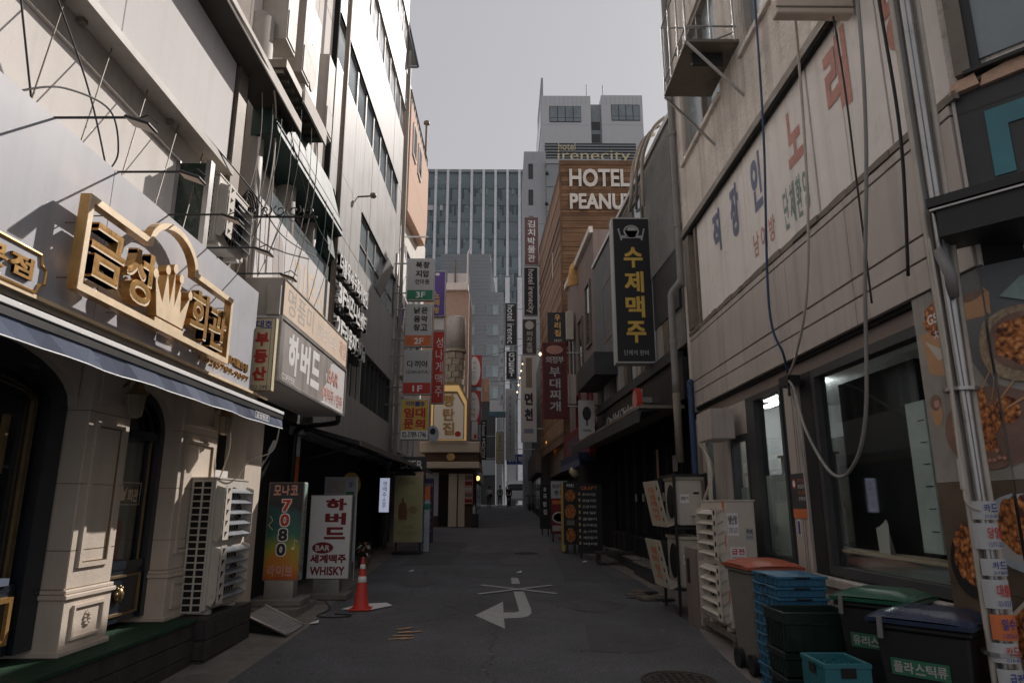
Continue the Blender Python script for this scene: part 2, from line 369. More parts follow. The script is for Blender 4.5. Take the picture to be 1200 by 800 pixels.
for i in range(11):
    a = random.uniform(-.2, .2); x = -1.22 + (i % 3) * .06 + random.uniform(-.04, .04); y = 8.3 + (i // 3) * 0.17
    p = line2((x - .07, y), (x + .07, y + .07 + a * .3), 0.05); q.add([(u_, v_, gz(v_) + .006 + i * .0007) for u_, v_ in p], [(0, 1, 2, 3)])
tag(q.build('orange_stroke_mark', None, m_orange), 'orange scribble on the asphalt left of the arrow', 'road marking')  # short patchy orange strokes, three to a row
def manhole(x, y, r, label, m=m_iron):
    t = T('manhole_cover', label, 'manhole cover', (x, y, gz(y)))
    a = math.atan(0.025)
    M().lathe((x, y, gz(y)), [(r, 0.0), (r, 0.012), (r - .03, 0.014), (r - .035, 0.006)], 28).build('rim', t, m)
    q = M(); M().lathe((x, y, gz(y)), [(r - .045, 0.0), (r - .045, 0.011)], 28).build('lid', t, m)
    k = int(r / 0.07)
    for i in range(-k, k + 1):
        for j in range(-k, k + 1):
            if math.hypot(i, j) * .07 < r - .1: q.box(x + i * .07 - .02, y + j * .07 - .02, gz(y) + .0115, x + i * .07 + .02, y + j * .07 + .02, gz(y) + .019 + .025 * j * .07)
    o = q.build('tread', t, m); o['kind'] = 'stuff'
for nm, pts in (('asphalt_patch', [(1.1, 13.2), (2.1, 13.0), (2.0, 19.5), (1.2, 19.8)]), ('asphalt_patch', [(-2.3, 15.5), (-1.2, 15.8), (-1.1, 22.0), (-2.2, 22.2)]), ('asphalt_patch', [(.9, 7.7), (1.4, 7.65), (1.9, 7.9), (1.85, 8.6), (1.9, 9.2), (1.3, 9.1), (1.0, 9.15), (.95, 8.4)])): decal(nm, None, pts, m_patch, .0035)
manhole(1.55, 6.62, .33, 'round brown manhole cover at the bottom edge of the road')
manhole(0.55, 18.4, .3, 'faint round manhole cover further up the road', m_iron)
q = M().add([(-2.3, 10.2, .265), (-1.9, 10.05, .27), (-1.62, 10.5, .275), (-1.75, 10.7, .285), (-2.1, 10.45, .30)], [(0, 1, 4), (1, 2, 3, 4)]); tag(q.build('torn_paper', None, m_whitep), 'torn white paper scrap lying by the traffic cone', 'litter')
for i, (x, y, l) in enumerate([(0.28, 14.3, 'small white litter scrap above the arrow tail'), (-2.4, 9.2, 'white paper crumb beside the steel ramp'), (-1.9, 14.5, 'white litter scrap on the left edge of the road'), (1.8, 16.2, 'pale litter scrap by the menu boards')]):
    z = gz(y) + .012
    tag(M().add([(x - .05, y - .06, z), (x + .06, y - .03, z + .01), (x + .04, y + .07, z + .03), (x - .05, y + .05, z)], [(0, 1, 2, 3)]).build('litter_scrap', None, m_whitep), l, 'litter')

q = M()
for i in range(420):
    y = random.uniform(4.5, 26); x = random.uniform(-2.3, 2.0); r_ = random.uniform(.008, .03); z = gz(y) + .0042 + i * .000004; a0 = random.uniform(0, 6)
    q.add([(x + r_ * math.cos(a0 + k * 1.05), y + r_ * 1.2 * math.sin(a0 + k * 1.05), z) for k in range(6)], [tuple(range(6))], random.choice((m_patch, m_gum, m_gum2)))
kind(q.build('road_spots', None), 'stuff')
for k, (x, y, rx, ry) in enumerate(((-.9, 6.6, .5, .35), (1.3, 10.6, .4, .6), (-1.6, 13.2, .35, .7), (.4, 16.5, .5, 1.0), (1.55, 8.3, .3, .3), (-.6, 19.5, .6, 1.2))):
    o = M().add([(x + rx * (1 + random.uniform(-.25, .25)) * math.cos(i * .35), y + ry * (1 + random.uniform(-.25, .25)) * math.sin(i * .35), gz(y) + .025 * ry * math.sin(i * .35) + .0045 + k * .0002) for i in range(18)], [tuple(range(18))]).build('road_stain', None, m_stain); kind(o)
# ================================================================ LEFT: RESTAURANT
rb = T('restaurant_building', 'grey fronted restaurant with gold crown sign, cream pillars and dark arched windows', 'building', (-3.6, 5, 0))
B('core_wall', rb, m_creamw, -9, 0.5, 0.0, -4.2, 7.9, 10)
B('upper_wall', rb, m_creamw, -4.2, 0.5, 2.93, -3.3, 7.1, 9.6)
B('fascia_panel', rb, m_grey, -3.28, 0.8, 2.93, -2.9, 4.66, 4.11); B('fascia_panel', rb, m_grey, -3.28, 4.668, 2.93, -2.9, 7.7, 4.11)
B('gold_trim', rb, m_goldf, -2.897, 0.8, 2.915, -2.865, 8.2, 2.94)
B('soffit_panel', rb, m_cream, -3.9, 0.8, 2.86, -2.92, 8.0, 2.925)
F1 = Face((-2.9, 0, 0), (0, 1, 0))
# pale ledges and the blank light box above the fascia
B('ledge', rb, m_taupe, -3.297, 1.0, 5.29, -3.07, 7.08, 5.37); B('wall_band', rb, m_taupe, -3.297, 1.0, 5.04, -3.262, 7.08, 5.287)
wp = B('light_box_panel', rb, m_lbox, -3.297, 1.0, 5.375, -3.16, 4.9, 6.72, .006); B('light_box_panel', rb, m_lbox, -3.297, 4.906, 5.375, -3.16, 7.08, 6.72, .006)
B('eave_beam', rb, mat('dark_brown_soffit', (.06, .052, .045), .8, var=.3), -3.297, 1.0, 6.725, -2.87, 8.6, 6.84); B('eave_edge', rb, m_creamw, -2.867, 1.0, 6.72, -2.85, 8.6, 6.87)  # whole beam in one dark brown tone
B('corner_post', rb, m_brown, -3.3, 7.12, 4.2, -3.12, 7.36, 6.72)
for i, (y0, y1) in enumerate([(4.28, 3.84), (4.87, 4.35), (5.44, 4.87), (6.03, 5.39), (6.58, 5.9)]):
    M().tube([(-3.2, y0, 5.285), (-2.98, y1, 4.11)], .006, 5).build('hanger_rod', rb, m_brown)
for i, y in enumerate([3.2, 4.5, 5.9, 7.0]):
    M().box(-3.26, y, 5.25, -3.2, y + .05, 5.289).build('bracket', rb, m_brown)
# pillars
def pillar(y0, y1, emblem=True):
    B('pillar_shaft', rb, m_cream, -3.9, y0, 1.07, -3.3, y1, 2.86, .008)
    B('pillar_base', rb, m_cream, -3.9, y0 - .012, .6, -3.285, y1 + .012, 1.0, .006)
    B('pillar_plinth', rb, m_cream, -3.9, y0 - .03, .6, -3.265, y1 + .03, .64, .006)
    q = M(); q.box(-3.9, y0 - .035, 1.0, -3.262, y1 + .035, 1.035); q.box(-3.9, y0 - .02, 1.037, -3.278, y1 + .02, 1.068); q.build('pillar_moulding', rb, m_cream, .006)
    f = Face((-3.3, 0, 0), (0, 1, 0))
    f.frame('panel_moulding', rb, m_cream, y0 + .1, 1.22, y1 - .1, 2.35, .035, 0, .022); f.frame('panel_moulding', rb, m_cream, y0 + .1, 2.5, y1 - .1, 2.84, .035, 0, .022)
    f.frame('panel_bead', rb, m_goldd, y0 + .137, 1.257, y1 - .137, 2.313, .008, .001, .012)
    f.frame('base_moulding', rb, m_cream, y0 + .1, .7, y1 - .1, .95, .022, .016, .036)
    for z in (1.35, 1.85, 2.42): B('stone_joint', rb, m_goldd, -3.885, y0 - .0015, z, -3.2985, y1 + .0015, z + .006)
    q = M()
    for k in range(9):
        a = k * 0.7; q.lathe((-3.282, (y0 + y1) / 2 + .03 * math.cos(a), .83 + .045 * math.sin(a)), [(.004, -.02), (.018, 0), (.004, .02)], 6)
    q.build('carved_emblem', rb, m_cream)
pillar(5.44, 6.05); pillar(7.03, 7.92)
B('wall_return', rb, m_dark, -4.2, 7.92, 0, -3.32, 7.95, 2.86)
def arch(y0, y1, zs, zt, name='arched_surround'):
    pts = [(y0, 2.86), (y0, zs)] + [((y0 + y1) / 2 - (y1 - y0) / 2 * math.cos(R(180 * i / 14)), zs + (zt - zs) * math.sin(R(180 * i / 14))) for i in range(1, 14)] + [(y1, zs), (y1, 2.86)]
    Face((-3.5, 0, 0), (0, 1, 0)).poly(name, rb, m_cream, pts, 0, .1)
    def ring(t, d0, d1, nm, mm, off=0.0):
        A = [((y0 + y1) / 2 - ((y1 - y0) / 2 - off) * math.cos(R(180 * i / 16)), zs + (zt - zs - off) * math.sin(R(180 * i / 16))) for i in range(17)]
        Bq = [((y0 + y1) / 2 - ((y1 - y0) / 2 - off - t) * math.cos(R(180 * i / 16)), zs + (zt - zs - off - t) * math.sin(R(180 * i / 16))) for i in range(17)]
        q = M(); f = Face((-3.5, 0, 0), (0, 1, 0))
        A = [(A[0][0], .66)] + A + [(A[-1][0], .66)]; Bq = [(Bq[0][0], .66)] + Bq + [(Bq[-1][0], .66)]
        for i in range(len(A) - 1): q.prism(f.o, f.r, f.u, [A[i], Bq[i], Bq[i + 1], A[i + 1]][::-1] if False else [A[i], A[i + 1], Bq[i + 1], Bq[i]][::-1], d0, d1)
        return q.build(nm, rb, mm)
    return ring
rg = arch(6.05, 7.03, 2.35, 2.76); rg(.09, -.12, .03, 'window_frame', m_navy); rg(.012, -.05, -.03, 'gilt_bead', m_goldd, .11)
f = Face((-3.5, 0, 0), (0, 1, 0))
f.rect('window_panel', rb, m_navy, 6.14, .66, 6.94, 1.12, -.12, 0); f.frame('panel_gilding', rb, m_goldd, 6.2, .72, 6.9, 1.07, .02, .001, .02)
f.rect('window_rail', rb, m_navy, 6.14, 1.122, 6.94, 1.19, -.12, .012)
f.rect('window_pane', rb, m_glass, 6.14, 1.19, 6.94, 2.3, -.09, -.08); f.rect('transom', rb, m_navy, 6.14, 2.3, 6.94, 2.38, -.12, .01)
f.rect('fanlight', rb, m_glassd, 6.14, 2.38, 6.94, 2.72, -.1, -.08)
f.rect('blind', rb, mat('green_beige_blind', (0.20, 0.20, 0.15), .8, streak=.2), 6.14, 1.19, 6.86, 2.28, -.15, -.14)
f.rect('inner_wall', rb, mat('dim_room', (0.06, 0.055, 0.045), .9), 5.5, .6, 7.9, 2.86, -.69, -.68)
q = M(); q.prism(f.o, f.r, f.u, [(6.35, 1.19), (6.38, 1.5), (6.42, 1.58), (6.7, 1.56), (6.74, 1.5), (6.72, 1.19), (6.66, 1.19), (6.62, 1.42), (6.46, 1.42), (6.42, 1.19)], -.138, -.13); q.build('chair_back', rb, m_redd)
f.chars('window_lettering', rb, m_goldf, '금성', 6.28, 1.72, 6.48, 1.84, -.079, .02); f.chars('window_lettering', rb, m_goldf, '회관', 6.66, 1.72, 6.86, 1.84, -.079, .02)
q = M(); q.prism(f.o, f.r, f.u, [(6.51, 1.73), (6.62, 1.73), (6.65, 1.86), (6.595, 1.8), (6.565, 1.89), (6.535, 1.8), (6.485, 1.86)], -.079, -.077); q.build('window_crown', rb, m_goldf)
f.frame('window_lettering', rb, m_goldf, 6.25, 1.69, 6.89, 1.9, .006, -.079, -.077)
q = M(); q.lathe((-3.49, 6.55, .9), [(.01, -.07), (.035, -.04), (.05, .01), (.035, .05), (.01, .07)], 10)
for k in range(8): q.lathe((-3.475, 6.55 + .05 * math.cos(k * .8), .91 + .06 * math.sin(k * .8)), [(.003, -.02), (.016, 0), (.003, .02)], 6)
q.build('lion_emblem', rb, m_goldd, smooth=True)
rg = arch(3.3, 5.42, 2.45, 2.93 - .09, 'arched_surround'); rg(.2, -.12, .03, 'door_frame', m_navy); rg(.012, -.07, -.05, 'gilt_bead', m_goldd, .23); rg(.01, -.07, -.05, 'gilt_bead', m_goldd, .27)
f.rect('door_panel', rb, m_navy, 3.5, .66, 5.2, 1.14, -.1, -.01); f.frame('door_gilding', rb, m_gold, 3.6, .74, 5.16, 1.06, .035, -.009, .02)
f.rect('door_rail', rb, m_navyf, 3.5, 1.142, 5.1, 1.19, -.1, .01)
f.rect('door_pane', rb, m_glassd, 3.5, 1.19, 5.2, 2.7, -.09, -.08)
for (a0, b0, a1, b1) in ((3.6, 1.27, 4.95, 1.30), (3.6, 1.33, 4.95, 1.345)): f.rect('gilt_bead', rb, m_gold, a0, b0, a1, b1, -.079, -.06)
f.frame('gilt_bead', rb, m_gold, 4.2, 1.62, 4.9, 1.92, .016, -.079, -.06)
B('door_pull', rb, m_goldd, -3.46, 4.72, 1.9, -3.42, 4.75, 2.3)
f.rect('inner_wall', rb, m_dark, .8, .6, 5.5, 2.86, -.69, -.68)
B('porch_floor', rb, m_dark, -4.2, .8, 0, -3.5, 7.95, .58)

# deck with carpet and AC plinth
dk = T('timber_deck', 'raised dark timber deck with green carpet top along the restaurant', 'deck', (-3.2, 5, 0))
for k in range(4):
    for (y0, y1) in ((.8, 3.4), (3.41, 5.6), (5.61, 7.2)):
        M().box(-3.075, y0, -.02 + k * .148, -3.045, y1, .12 + k * .148).build('plank', dk, m_wood, .004)
B('frame_board', dk, m_dark, -3.6, .8, -.02, -3.08, 7.2, .57)
B('carpet', dk, m_turf, -3.6, .8, .571, -3.03, 7.6, .598)
pl = T('timber_plinth', 'dark plank box carrying the large ivory air conditioner', 'plinth', (-3.1, 7.8, 0))
for k in range(3):
    B('plank', pl, m_wood, -2.965, 7.22, .03 + k * .185, -2.935, 8.42, .205 + k * .185, .004); B('plank', pl, m_wood, -3.3, 7.205, .03 + k * .185, -2.965, 7.235, .205 + k * .185, .004)
B('core', pl, m_dark, -3.6, 7.24, .02, -2.97, 8.42, .575); B('top_board', pl, m_wood, -3.6, 7.2, .577, -2.94, 8.43, .6)

# ------------------------------------------------ air conditioners
def ac_unit(label, x0, x1, y0, y1, z0, z1, side, style='slats', group=None, stickers=0, name='air_conditioner'):
    """side +1: front looks to +X (left wall), -1: front looks to -X (right wall)"""
    t = T(name, label, 'air conditioner', ((x0 + x1) / 2, (y0 + y1) / 2, z0), group)
    H = z1 - z0; W = y1 - y0
    B('casing', t, m_ac, x0, y0, z0 + .04, x1, y1, z1 - .012, .01); B('top_cover', t, m_ac, x0 - .008, y0 - .008, z1 - .012, x1 + .008, y1 + .008, z1 + .004)
    for yy in (y0 + .1, y1 - .2): B('foot', t, m_ac, x0 - .01, yy, z0, x1 + .01, yy + .07, z0 + .04)
    fr = Face((x1 if side > 0 else x0, y0 if side > 0 else y1, z0), (0, side, 0)); sd_ = Face((x0, y0, z0), (1, 0, 0)); D = x1 - x0
    for lo, hi in (((.06, .5), (.52, .95)) if H > 1 else ((.1, .9),)):
        cz = (lo + hi) / 2 * H; rr = min((hi - lo) * H / 2 - .02, W / 2 - .1)
        fr.poly('fan_opening', t, m_dark, ell(W * .52, cz, rr, rr, 20), .0005, .006)
        q = M()
        for k in range(4): q.prism(fr.o, fr.r, fr.u, ell(W * .52, cz, rr * (1 - k * .22), rr * (1 - k * .22), 20), .01 + k * .003, .013 + k * .003) if k == 9 else None
        for k in range(10):
            a = math.pi * k / 10; q.tube([fr.P(W * .52 - rr * math.cos(a), cz - rr * math.sin(a), .012), fr.P(W * .52 + rr * math.cos(a), cz + rr * math.sin(a), .012)], .003, 4)
        q.build('fan_grille', t, m_ac)
        b0, b1 = lo * H + .02, hi * H - .01; a0, a1 = .06, W - .03
        if style == 'slats':
            fl = .085
            for a in (a0, a1 - .012):
                ho = M().prism(fr.P(a, 0, 0), fr.n, fr.u, [(0, b0), (fl * .55, b0 - .02), (fl, b0 + .05), (fl, b1 - .03), (.0, b1)][::1], -.0 , .012)
                ho.build('deflector_cheek', t, m_ac)
            n = 5
            for k in range(n):
                zz = b0 + (b1 - b0) * (k + .35) / n
                q = M().prism(fr.P(a0 + .012, 0, 0), fr.n, fr.u, [(0.01, zz + .045), (fl, zz - .0), (fl, zz - .007), (0.01, zz + .036)], 0, a1 - a0 - .024)
                # prism grows along n x u = -r or r: shift below
                q.v = [v for v in q.v]
                if (q.v[5] - q.v[0]).dot(fr.r) < 0: q.v = [v + fr.r * (a1 - a0 - .024) for v in q.v]
                q.build('louvre', t, m_slat if side > 0 else m_ac)
        # narrow punched plate in front of the near edge of the louvres
        if style == 'slats':
            q = M(); pw = .15
            q.prism(fr.P(a0 + .004 if side > 0 else a1 - pw, 0, fl + .003), fr.r, fr.u, [(0, b0), (pw, b0), (pw, b1), (0, b1)], 0, .006); q.build('punched_plate', t, m_ac)
            n = 5
            for k in range(n):
                zz = b0 + (b1 - b0) * (k + .2) / n; hh = (b1 - b0) / n * .55
                q = M(); q.prism(fr.P(a0 + .004 if side > 0 else a1 - pw, 0, fl + .0095), fr.r, fr.u, [(.04, zz), (.115, zz + hh), (.04, zz + hh)] if side > 0 else ell(.075, zz + hh * .5, .03, .03, 12), 0, .001); q.build('plate_hole', t, m_dark)
    # coil guard on the side that faces down the street
    if stickers == 0:
        sd_.rect('coil', t, m_dark, .03, .04, D - .03, H - .04, .0005, .003)
        q = M()
        for a in (.02, D / 2 - .008, D - .04): q.prism(sd_.o, sd_.r, sd_.u, [(a, .03), (a + .018, .03), (a + .018, H - .03), (a, H - .03)], .004, .014)
        n = int(H / .07)
        for k in range(n + 1): z = .03 + (H - .075) * k / n; q.prism(sd_.o, sd_.r, sd_.u, [(.02, z), (D - .022, z), (D - .022, z + .014), (.02, z + .014)], .004, .0125)
        q.build('coil_guard', t, m_ac)
    return t, fr, sd_
ac_unit('tall ivory double fan air conditioner on the plank box beside the restaurant', -3.30, -3.04, 7.36, 8.3, .60, 1.97, 1)

# ------------------------------------------------ awning
aw = T('retractable_awning', 'navy and grey retractable awning under the restaurant fascia', 'awning', (-2.8, 5, 2.7))
B('cassette', aw, m_matte, -2.9, .8, 2.68, -2.78, 8.05, 2.83)
M().hexa([(-2.78, .8, 2.76), (-2.51, .8, 2.655), (-2.51, 7.66, 2.655), (-2.78, 7.66, 2.76), (-2.78, .8, 2.775), (-2.51, .8, 2.67), (-2.51, 7.66, 2.67), (-2.78, 7.66, 2.775)]).build('cloth', aw, m_navy)
B('front_bar', aw, m_whitep, -2.515, .8, 2.665, -2.48, 7.66, 2.70, .004); B('front_bar_underside', aw, m_black, -2.512, .8, 2.615, -2.49, 7.66, 2.663)
q = M(); vs = []; n = 34
for i in range(n + 1):
    y = .8 + 6.86 * i / n; s = .012 * math.sin(i * 1.7) + .006 * math.sin(i * .6)
    vs += [(-2.50, y, 2.615), (-2.505 + s, y, 2.515 + .004 * math.sin(i)), (-2.512 + s, y, 2.515 + .004 * math.sin(i)), (-2.507, y, 2.615)]
q.add(vs, [(i * 4, (i + 1) * 4, (i + 1) * 4 + 1, i * 4 + 1) for i in range(n)] + [(i * 4 + 2, (i + 1) * 4 + 2, (i + 1) * 4 + 3, i * 4 + 3) for i in range(n)]); q.build('valance', aw, m_navyf)
M().tube([(-2.505 + .012 * math.sin(i * 1.7) + .006 * math.sin(i * .6), .8 + 6.86 * i / n, 2.512 + .004 * math.sin(i)) for i in range(n + 1)], .005, 5).build('piping', aw, m_whitep)
fa = Face((-2.495, 0, 0), (0, 1, 0)); fa.chars('valance_logo', aw, m_whitep, '금성회관', 6.85, 2.55, 7.2, 2.595, .0, .02); fa.frame('valance_logo', aw, m_whitep, 6.82, 2.54, 7.23, 2.605, .006, 0, .001)

# ------------------------------------------------ gold crown sign on the fascia
gs = T('gold_crown_sign', 'large gold framed restaurant sign with raised letters and a crown', 'sign', (-2.8, 5.4, 3.4))
fg = Face((-2.815, 0, 0), (0, 1, 0))
Y0, Y1, Z0, Z1 = 4.2, 6.64, 3.04, 3.70; tk = .05
def bar(pts, nm='frame_bar'):
    q = M(); q.prism(fg.o, fg.r, fg.u, pts, 0, .065, m_gold); q.prism(fg.o, fg.r, fg.u, pts, .0655, .0715, m_goldf); return q.build(nm, gs)
bar([(Y0, Z0), (Y0 + tk, Z0), (Y0 + tk, Z1), (Y0, Z1)]); bar([(Y1 - tk, Z0), (Y1, Z0), (Y1, Z1), (Y1 - tk, Z1)])
bar([(Y0 + tk, Z0), (Y1 - tk, Z0), (Y1 - tk, Z0 + tk), (Y0 + tk, Z0 + tk)])
bar([(Y0 + tk, Z1 - tk), (4.97, Z1 - tk), (4.97, Z1), (Y0 + tk, Z1)]); bar([(5.83, Z1 - tk), (Y1 - tk, Z1 - tk), (Y1 - tk, Z1), (5.83, Z1)])
A = ell(5.4, Z1 - tk, .43, .3, 16, 180, 0); C_ = ell(5.4, Z1 - tk, .375, .25, 16, 180, 0)
q = M()
for i in range(16):
    pp = [A[i], A[i + 1], C_[i + 1], C_[i]][::-1]
    q.prism(fg.o, fg.r, fg.u, pp, 0, .065, m_gold); q.prism(fg.o, fg.r, fg.u, pp, .0655, .0715, m_goldf)
q.build('crown_arc', gs)
for ch, a0, a1, b0, b1 in (('금', 4.28, 4.68, 3.17, 3.55), ('성', 4.72, 5.08, 3.15, 3.58), ('회', 5.76, 6.1, 3.14, 3.56), ('관', 6.14, 6.52, 3.12, 3.52)):
    q = M(); fg._g(q, ch, a0, b0, a1, b1, .0, .03, .07, m_gold); fg._g(q, ch, a0, b0, a1, b1, .0712, .03, 0, m_goldf); q.build('letter', gs)
cr = [(5.2, 3.14), (5.64, 3.14), (5.72, 3.44), (5.57, 3.26), (5.535, 3.52), (5.46, 3.28), (5.42, 3.56), (5.38, 3.28), (5.3, 3.52), (5.265, 3.26), (5.12, 3.44)]
bar(cr, 'crown_emblem')
for (a, b) in ((5.72, 3.46), (5.535, 3.55), (5.42, 3.60), (5.3, 3.55), (5.12, 3.46)): q = M(); q.prism(fg.o, fg.r, fg.u, ell(a, b, .038, .04, 12), 0, .07, m_gold); q.prism(fg.o, fg.r, fg.u, ell(a, b, .038, .04, 12), .0702, .0715, m_goldf); q.build('crown_ball', gs)
bar([(5.18, 3.09), (5.66, 3.09), (5.66, 3.125), (5.18, 3.125)], 'crown_base')
for (y, z) in ((4.22, 3.12), (4.22, 3.5), (4.5, 3.67), (4.4, 3.4), (4.6, 3.25), (4.9, 3.45), (5.0, 3.2), (5.4, 3.2), (5.9, 3.5), (6.0, 3.2), (6.3, 3.45), (6.6, 3.2), (6.6, 3.6), (4.8, 3.05), (5.5, 3.06), (6.2, 3.06), (6.1, 3.68)): M().tube([(-2.9, y, z), (-2.815, y, z)], .005, 5).build('stand_off_pin', gs, m_brown)
ss = T('gold_bordered_board', 'small gold bordered name board above the awning at the picture edge', 'sign', (-2.88, 3.5, 3.05))
F1.poly('board', ss, m_grey, [(2.4, 2.95), (4.0, 2.95), (4.02, 3.0), (4.07, 3.02), (4.07, 3.11), (4.02, 3.13), (4.0, 3.19), (2.4, 3.19)], .001, .03)
q = M(); po = [(2.4, 3.19), (4.0, 3.19), (4.02, 3.13), (4.07, 3.11), (4.07, 3.02), (4.02, 3.0), (4.0, 2.95), (2.4, 2.95)]
q.tube([F1.P(a, b, .035) for a, b in po], .011, 6); q.build('gold_border', ss, m_gold)
F1.chars('letter', ss, m_gold, '사시미전문점', 2.62, 3.0, 3.95, 3.13, .032, .03, .02, split=True)
F1.chars('fascia_lettering', rb, m_gold, '서울사랑제1호점', 6.62, 3.13, 7.55, 3.215, .003, .02, .012); F1.text('fascia_lettering', rb, m_gold, 'T.02)3789-9097', 6.3, 3.01, 7.6, 3.085, .003, .012, .012)

# ------------------------------------------------ sign lamps over the fascia, lanterns on the pillars
def spot(y, label, yl=0.58):
    t = T('sign_lamp', label, 'lamp', (-2.9, y, 4.1), 'arm lamps over the restaurant fascia')
    M().tube([(-3.0, y, 4.12), (-2.42, y, 4.125)], .009, 6).build('arm', t, m_black)
    q = M(); q.hexa([(-2.44, y - .06, 4.10), (-2.27, y - .07, 4.04), (-2.27, y + .07, 4.04), (-2.44, y + .06, 4.10), (-2.44, y - .05, 4.125), (-2.27, y - .06, 4.065), (-2.27, y + .06, 4.065), (-2.44, y + .05, 4.125)]); q.build('lamp_head', t, m_black, .008)
    M().add([(-2.43, y - .052, 4.094), (-2.28, y - .06, 4.04), (-2.28, y + .06, 4.04), (-2.43, y + .052, 4.094)], [(0, 1, 2, 3)]).build('lens', t, mat('lamp_lens', (.75, .6, .45), .3)) if 'lamp_lens' not in bpy.data.materials else M().add([(-2.43, y - .052, 4.094), (-2.28, y - .06, 4.04), (-2.28, y + .06, 4.04), (-2.43, y + .052, 4.094)], [(0, 1, 2, 3)]).build('lens', t, bpy.data.materials['lamp_lens'])
    M().tube([(-2.42, y + .06, 4.15), (-2.35, y + .06, 4.18), (-2.28, y + .06, 4.12)], .006, 5).build('yoke', t, m_black)
for y, l in ((3.98, 'arm lamp nearest the camera, in front of the hanging rods'), (4.72, 'second arm lamp, beside the top left corner of the gold frame'), (5.5, 'third arm lamp, in front of the bracketed wall unit'), (6.28, 'fourth arm lamp, below the curly iron bracket'), (7.05, 'fifth arm lamp, at the far end of the fascia')): spot(y, l)
def lantern(y, z, label):
    t = T('wall_lantern', label, 'lantern', (-3.25, y, z), 'lanterns on the cream pillars')
    M().tube([(-3.3, y, z + .12), (-3.22, y, z + .2), (-3.17, y, z + .14)], .012, 6).build('bracket', t, m_goldd)
    M().lathe((-3.17, y, z), [(.03, -.15), (.055, -.13), (.075, .05), (.06, .06)], 6).build('glass_body', t, mat('lantern_glass', (.3, .26, .2), .25))
    M().lathe((-3.17, y, z), [(.1, .06), (.06, .1), (.05, .13), (.012, .17), (.006, .2)], 6).build('cap', t, m_goldd)
    q = M()
    for k in range(6): a = k * math.pi / 3; q.tube([(-3.17 + .056 * math.cos(a), y + .056 * math.sin(a), z - .13), (-3.17 + .077 * math.cos(a), y + .077 * math.sin(a), z + .05)], .005, 4)
    q.build('cage', t, m_goldd)
lantern(5.86, 2.56, 'brass lantern on the wide near pillar'); lantern(7.76, 2.6, 'brass lantern on the pillar behind the air conditioner')
# ================================================================ LEFT: OLD OFFICE BLOCK WITH SIGNS
ob = T('old_office_building', 'cream old office block with green awning bands and tangled cables between restaurant and grey cladding', 'building', (-3.6, 9.8, 0))
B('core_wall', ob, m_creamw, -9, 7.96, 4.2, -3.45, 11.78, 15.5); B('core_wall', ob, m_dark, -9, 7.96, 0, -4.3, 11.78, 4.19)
fo = Face((-3.45, 0, 0), (0, 1, 0))
for (a0, a1) in ((7.98, 8.7), (8.72, 9.7), (9.72, 10.75), (10.77, 11.75)):
    for (b0, b1) in ((4.2, 5.3), (5.32, 6.24), (7.5, 8.6), (8.62, 9.7), (9.72, 10.9), (10.92, 12.4), (12.42, 14)): fo.rect('wall_panel', ob, m_creamw, a0, b0, a1, b1, .001, .035, .003)
for (a, b0, b1, r) in ((8.15, 4.2, 8.2, .16), (9.55, 5.5, 7.2, .17), (10.9, 4.9, 7.2, .12)):
    M().lathe((-3.34, a, b0), [(r * .5, -.12), (r, 0), (r, b1 - b0)], 12).build('round_column', ob, m_taupe, smooth=True)
for (z0, z1, y0, y1) in ((6.3, 7.3, 8.0, 11.6),):
    M().hexa([(-3.4, y0, z0), (-2.95, y0, z0 + .1), (-2.95, y1, z0 + .1), (-3.4, y1, z0), (-3.4, y0, z1), (-3.15, y0, z1), (-3.15, y1, z1), (-3.4, y1, z1)]).build('green_awning', ob, m_green)
    for k in range(3): B('awning_rib', ob, m_black, -3.0 - k * .05, y0, z0 + .2 + k * .25, -2.955 - k * .07, y1, z0 + .22 + k * .25)
M().hexa([(-3.4, 11.1, 5.9), (-3.05, 11.1, 5.95), (-3.05, 11.76, 5.95), (-3.4, 11.76, 5.9), (-3.4, 11.1, 7.0), (-3.2, 11.1, 7.0), (-3.2, 11.76, 7.0), (-3.4, 11.76, 7.0)]).build('green_awning', ob, m_green)
B('balcony_slab', ob, m_brown, -3.45, 7.96, 7.3, -2.9, 9.9, 7.42); q = M()
for k in range(9): q.box(-3.4, 8.0 + k * .21, 7.24, -2.95, 8.05 + k * .21, 7.298)
q.build('balcony_joist', ob, m_brown); B('balcony_fascia', ob, m_creamw, -2.9, 8.7, 7.25, -2.87, 9.9, 7.5)
for (y, x1, z0, z1) in ((8.25, -3.05, 7.95, 9.6), (9.2, -3.12, 8.1, 10.3), (10.55, -3.1, 7.9, 9.4)):
    q = M(); q.box(-3.41, y, z0, x1, y + .42, z1); 
    q.box(x1, y + .03, z0 + .05, x1 + .012, y + .39, z0 + .5)
    q.build('vent_duct', ob, m_taupe, .01)
M().lathe((0, 0, 0), [(.01, 0), (.25, .01), (.26, .04), (.05, .07)], 16).build('x', None)  # placeholder removed below
bpy.data.objects.remove(bpy.data.objects['x'])
fo.poly('round_vent_plate', ob, m_brown, ell(9.75, 8.55, .2, .42, 18), .3, .33)
B('vent_box', ob, m_white, -3.41, 9.5, 7.9, -3.14, 10.1, 9.6)
# storey glazing under and over
for (a0, a1, b0, b1) in ((9.85, 10.75, 4.9, 6.2), (8.4, 9.3, 9.7, 10.8)):
    fo.rect('window_pane', ob, m_glassb, a0, b0, a1, b1, .036, .045); fo.frame('window_frame', ob, m_brown, a0, b0, a1, b1, .06, .046, .08)
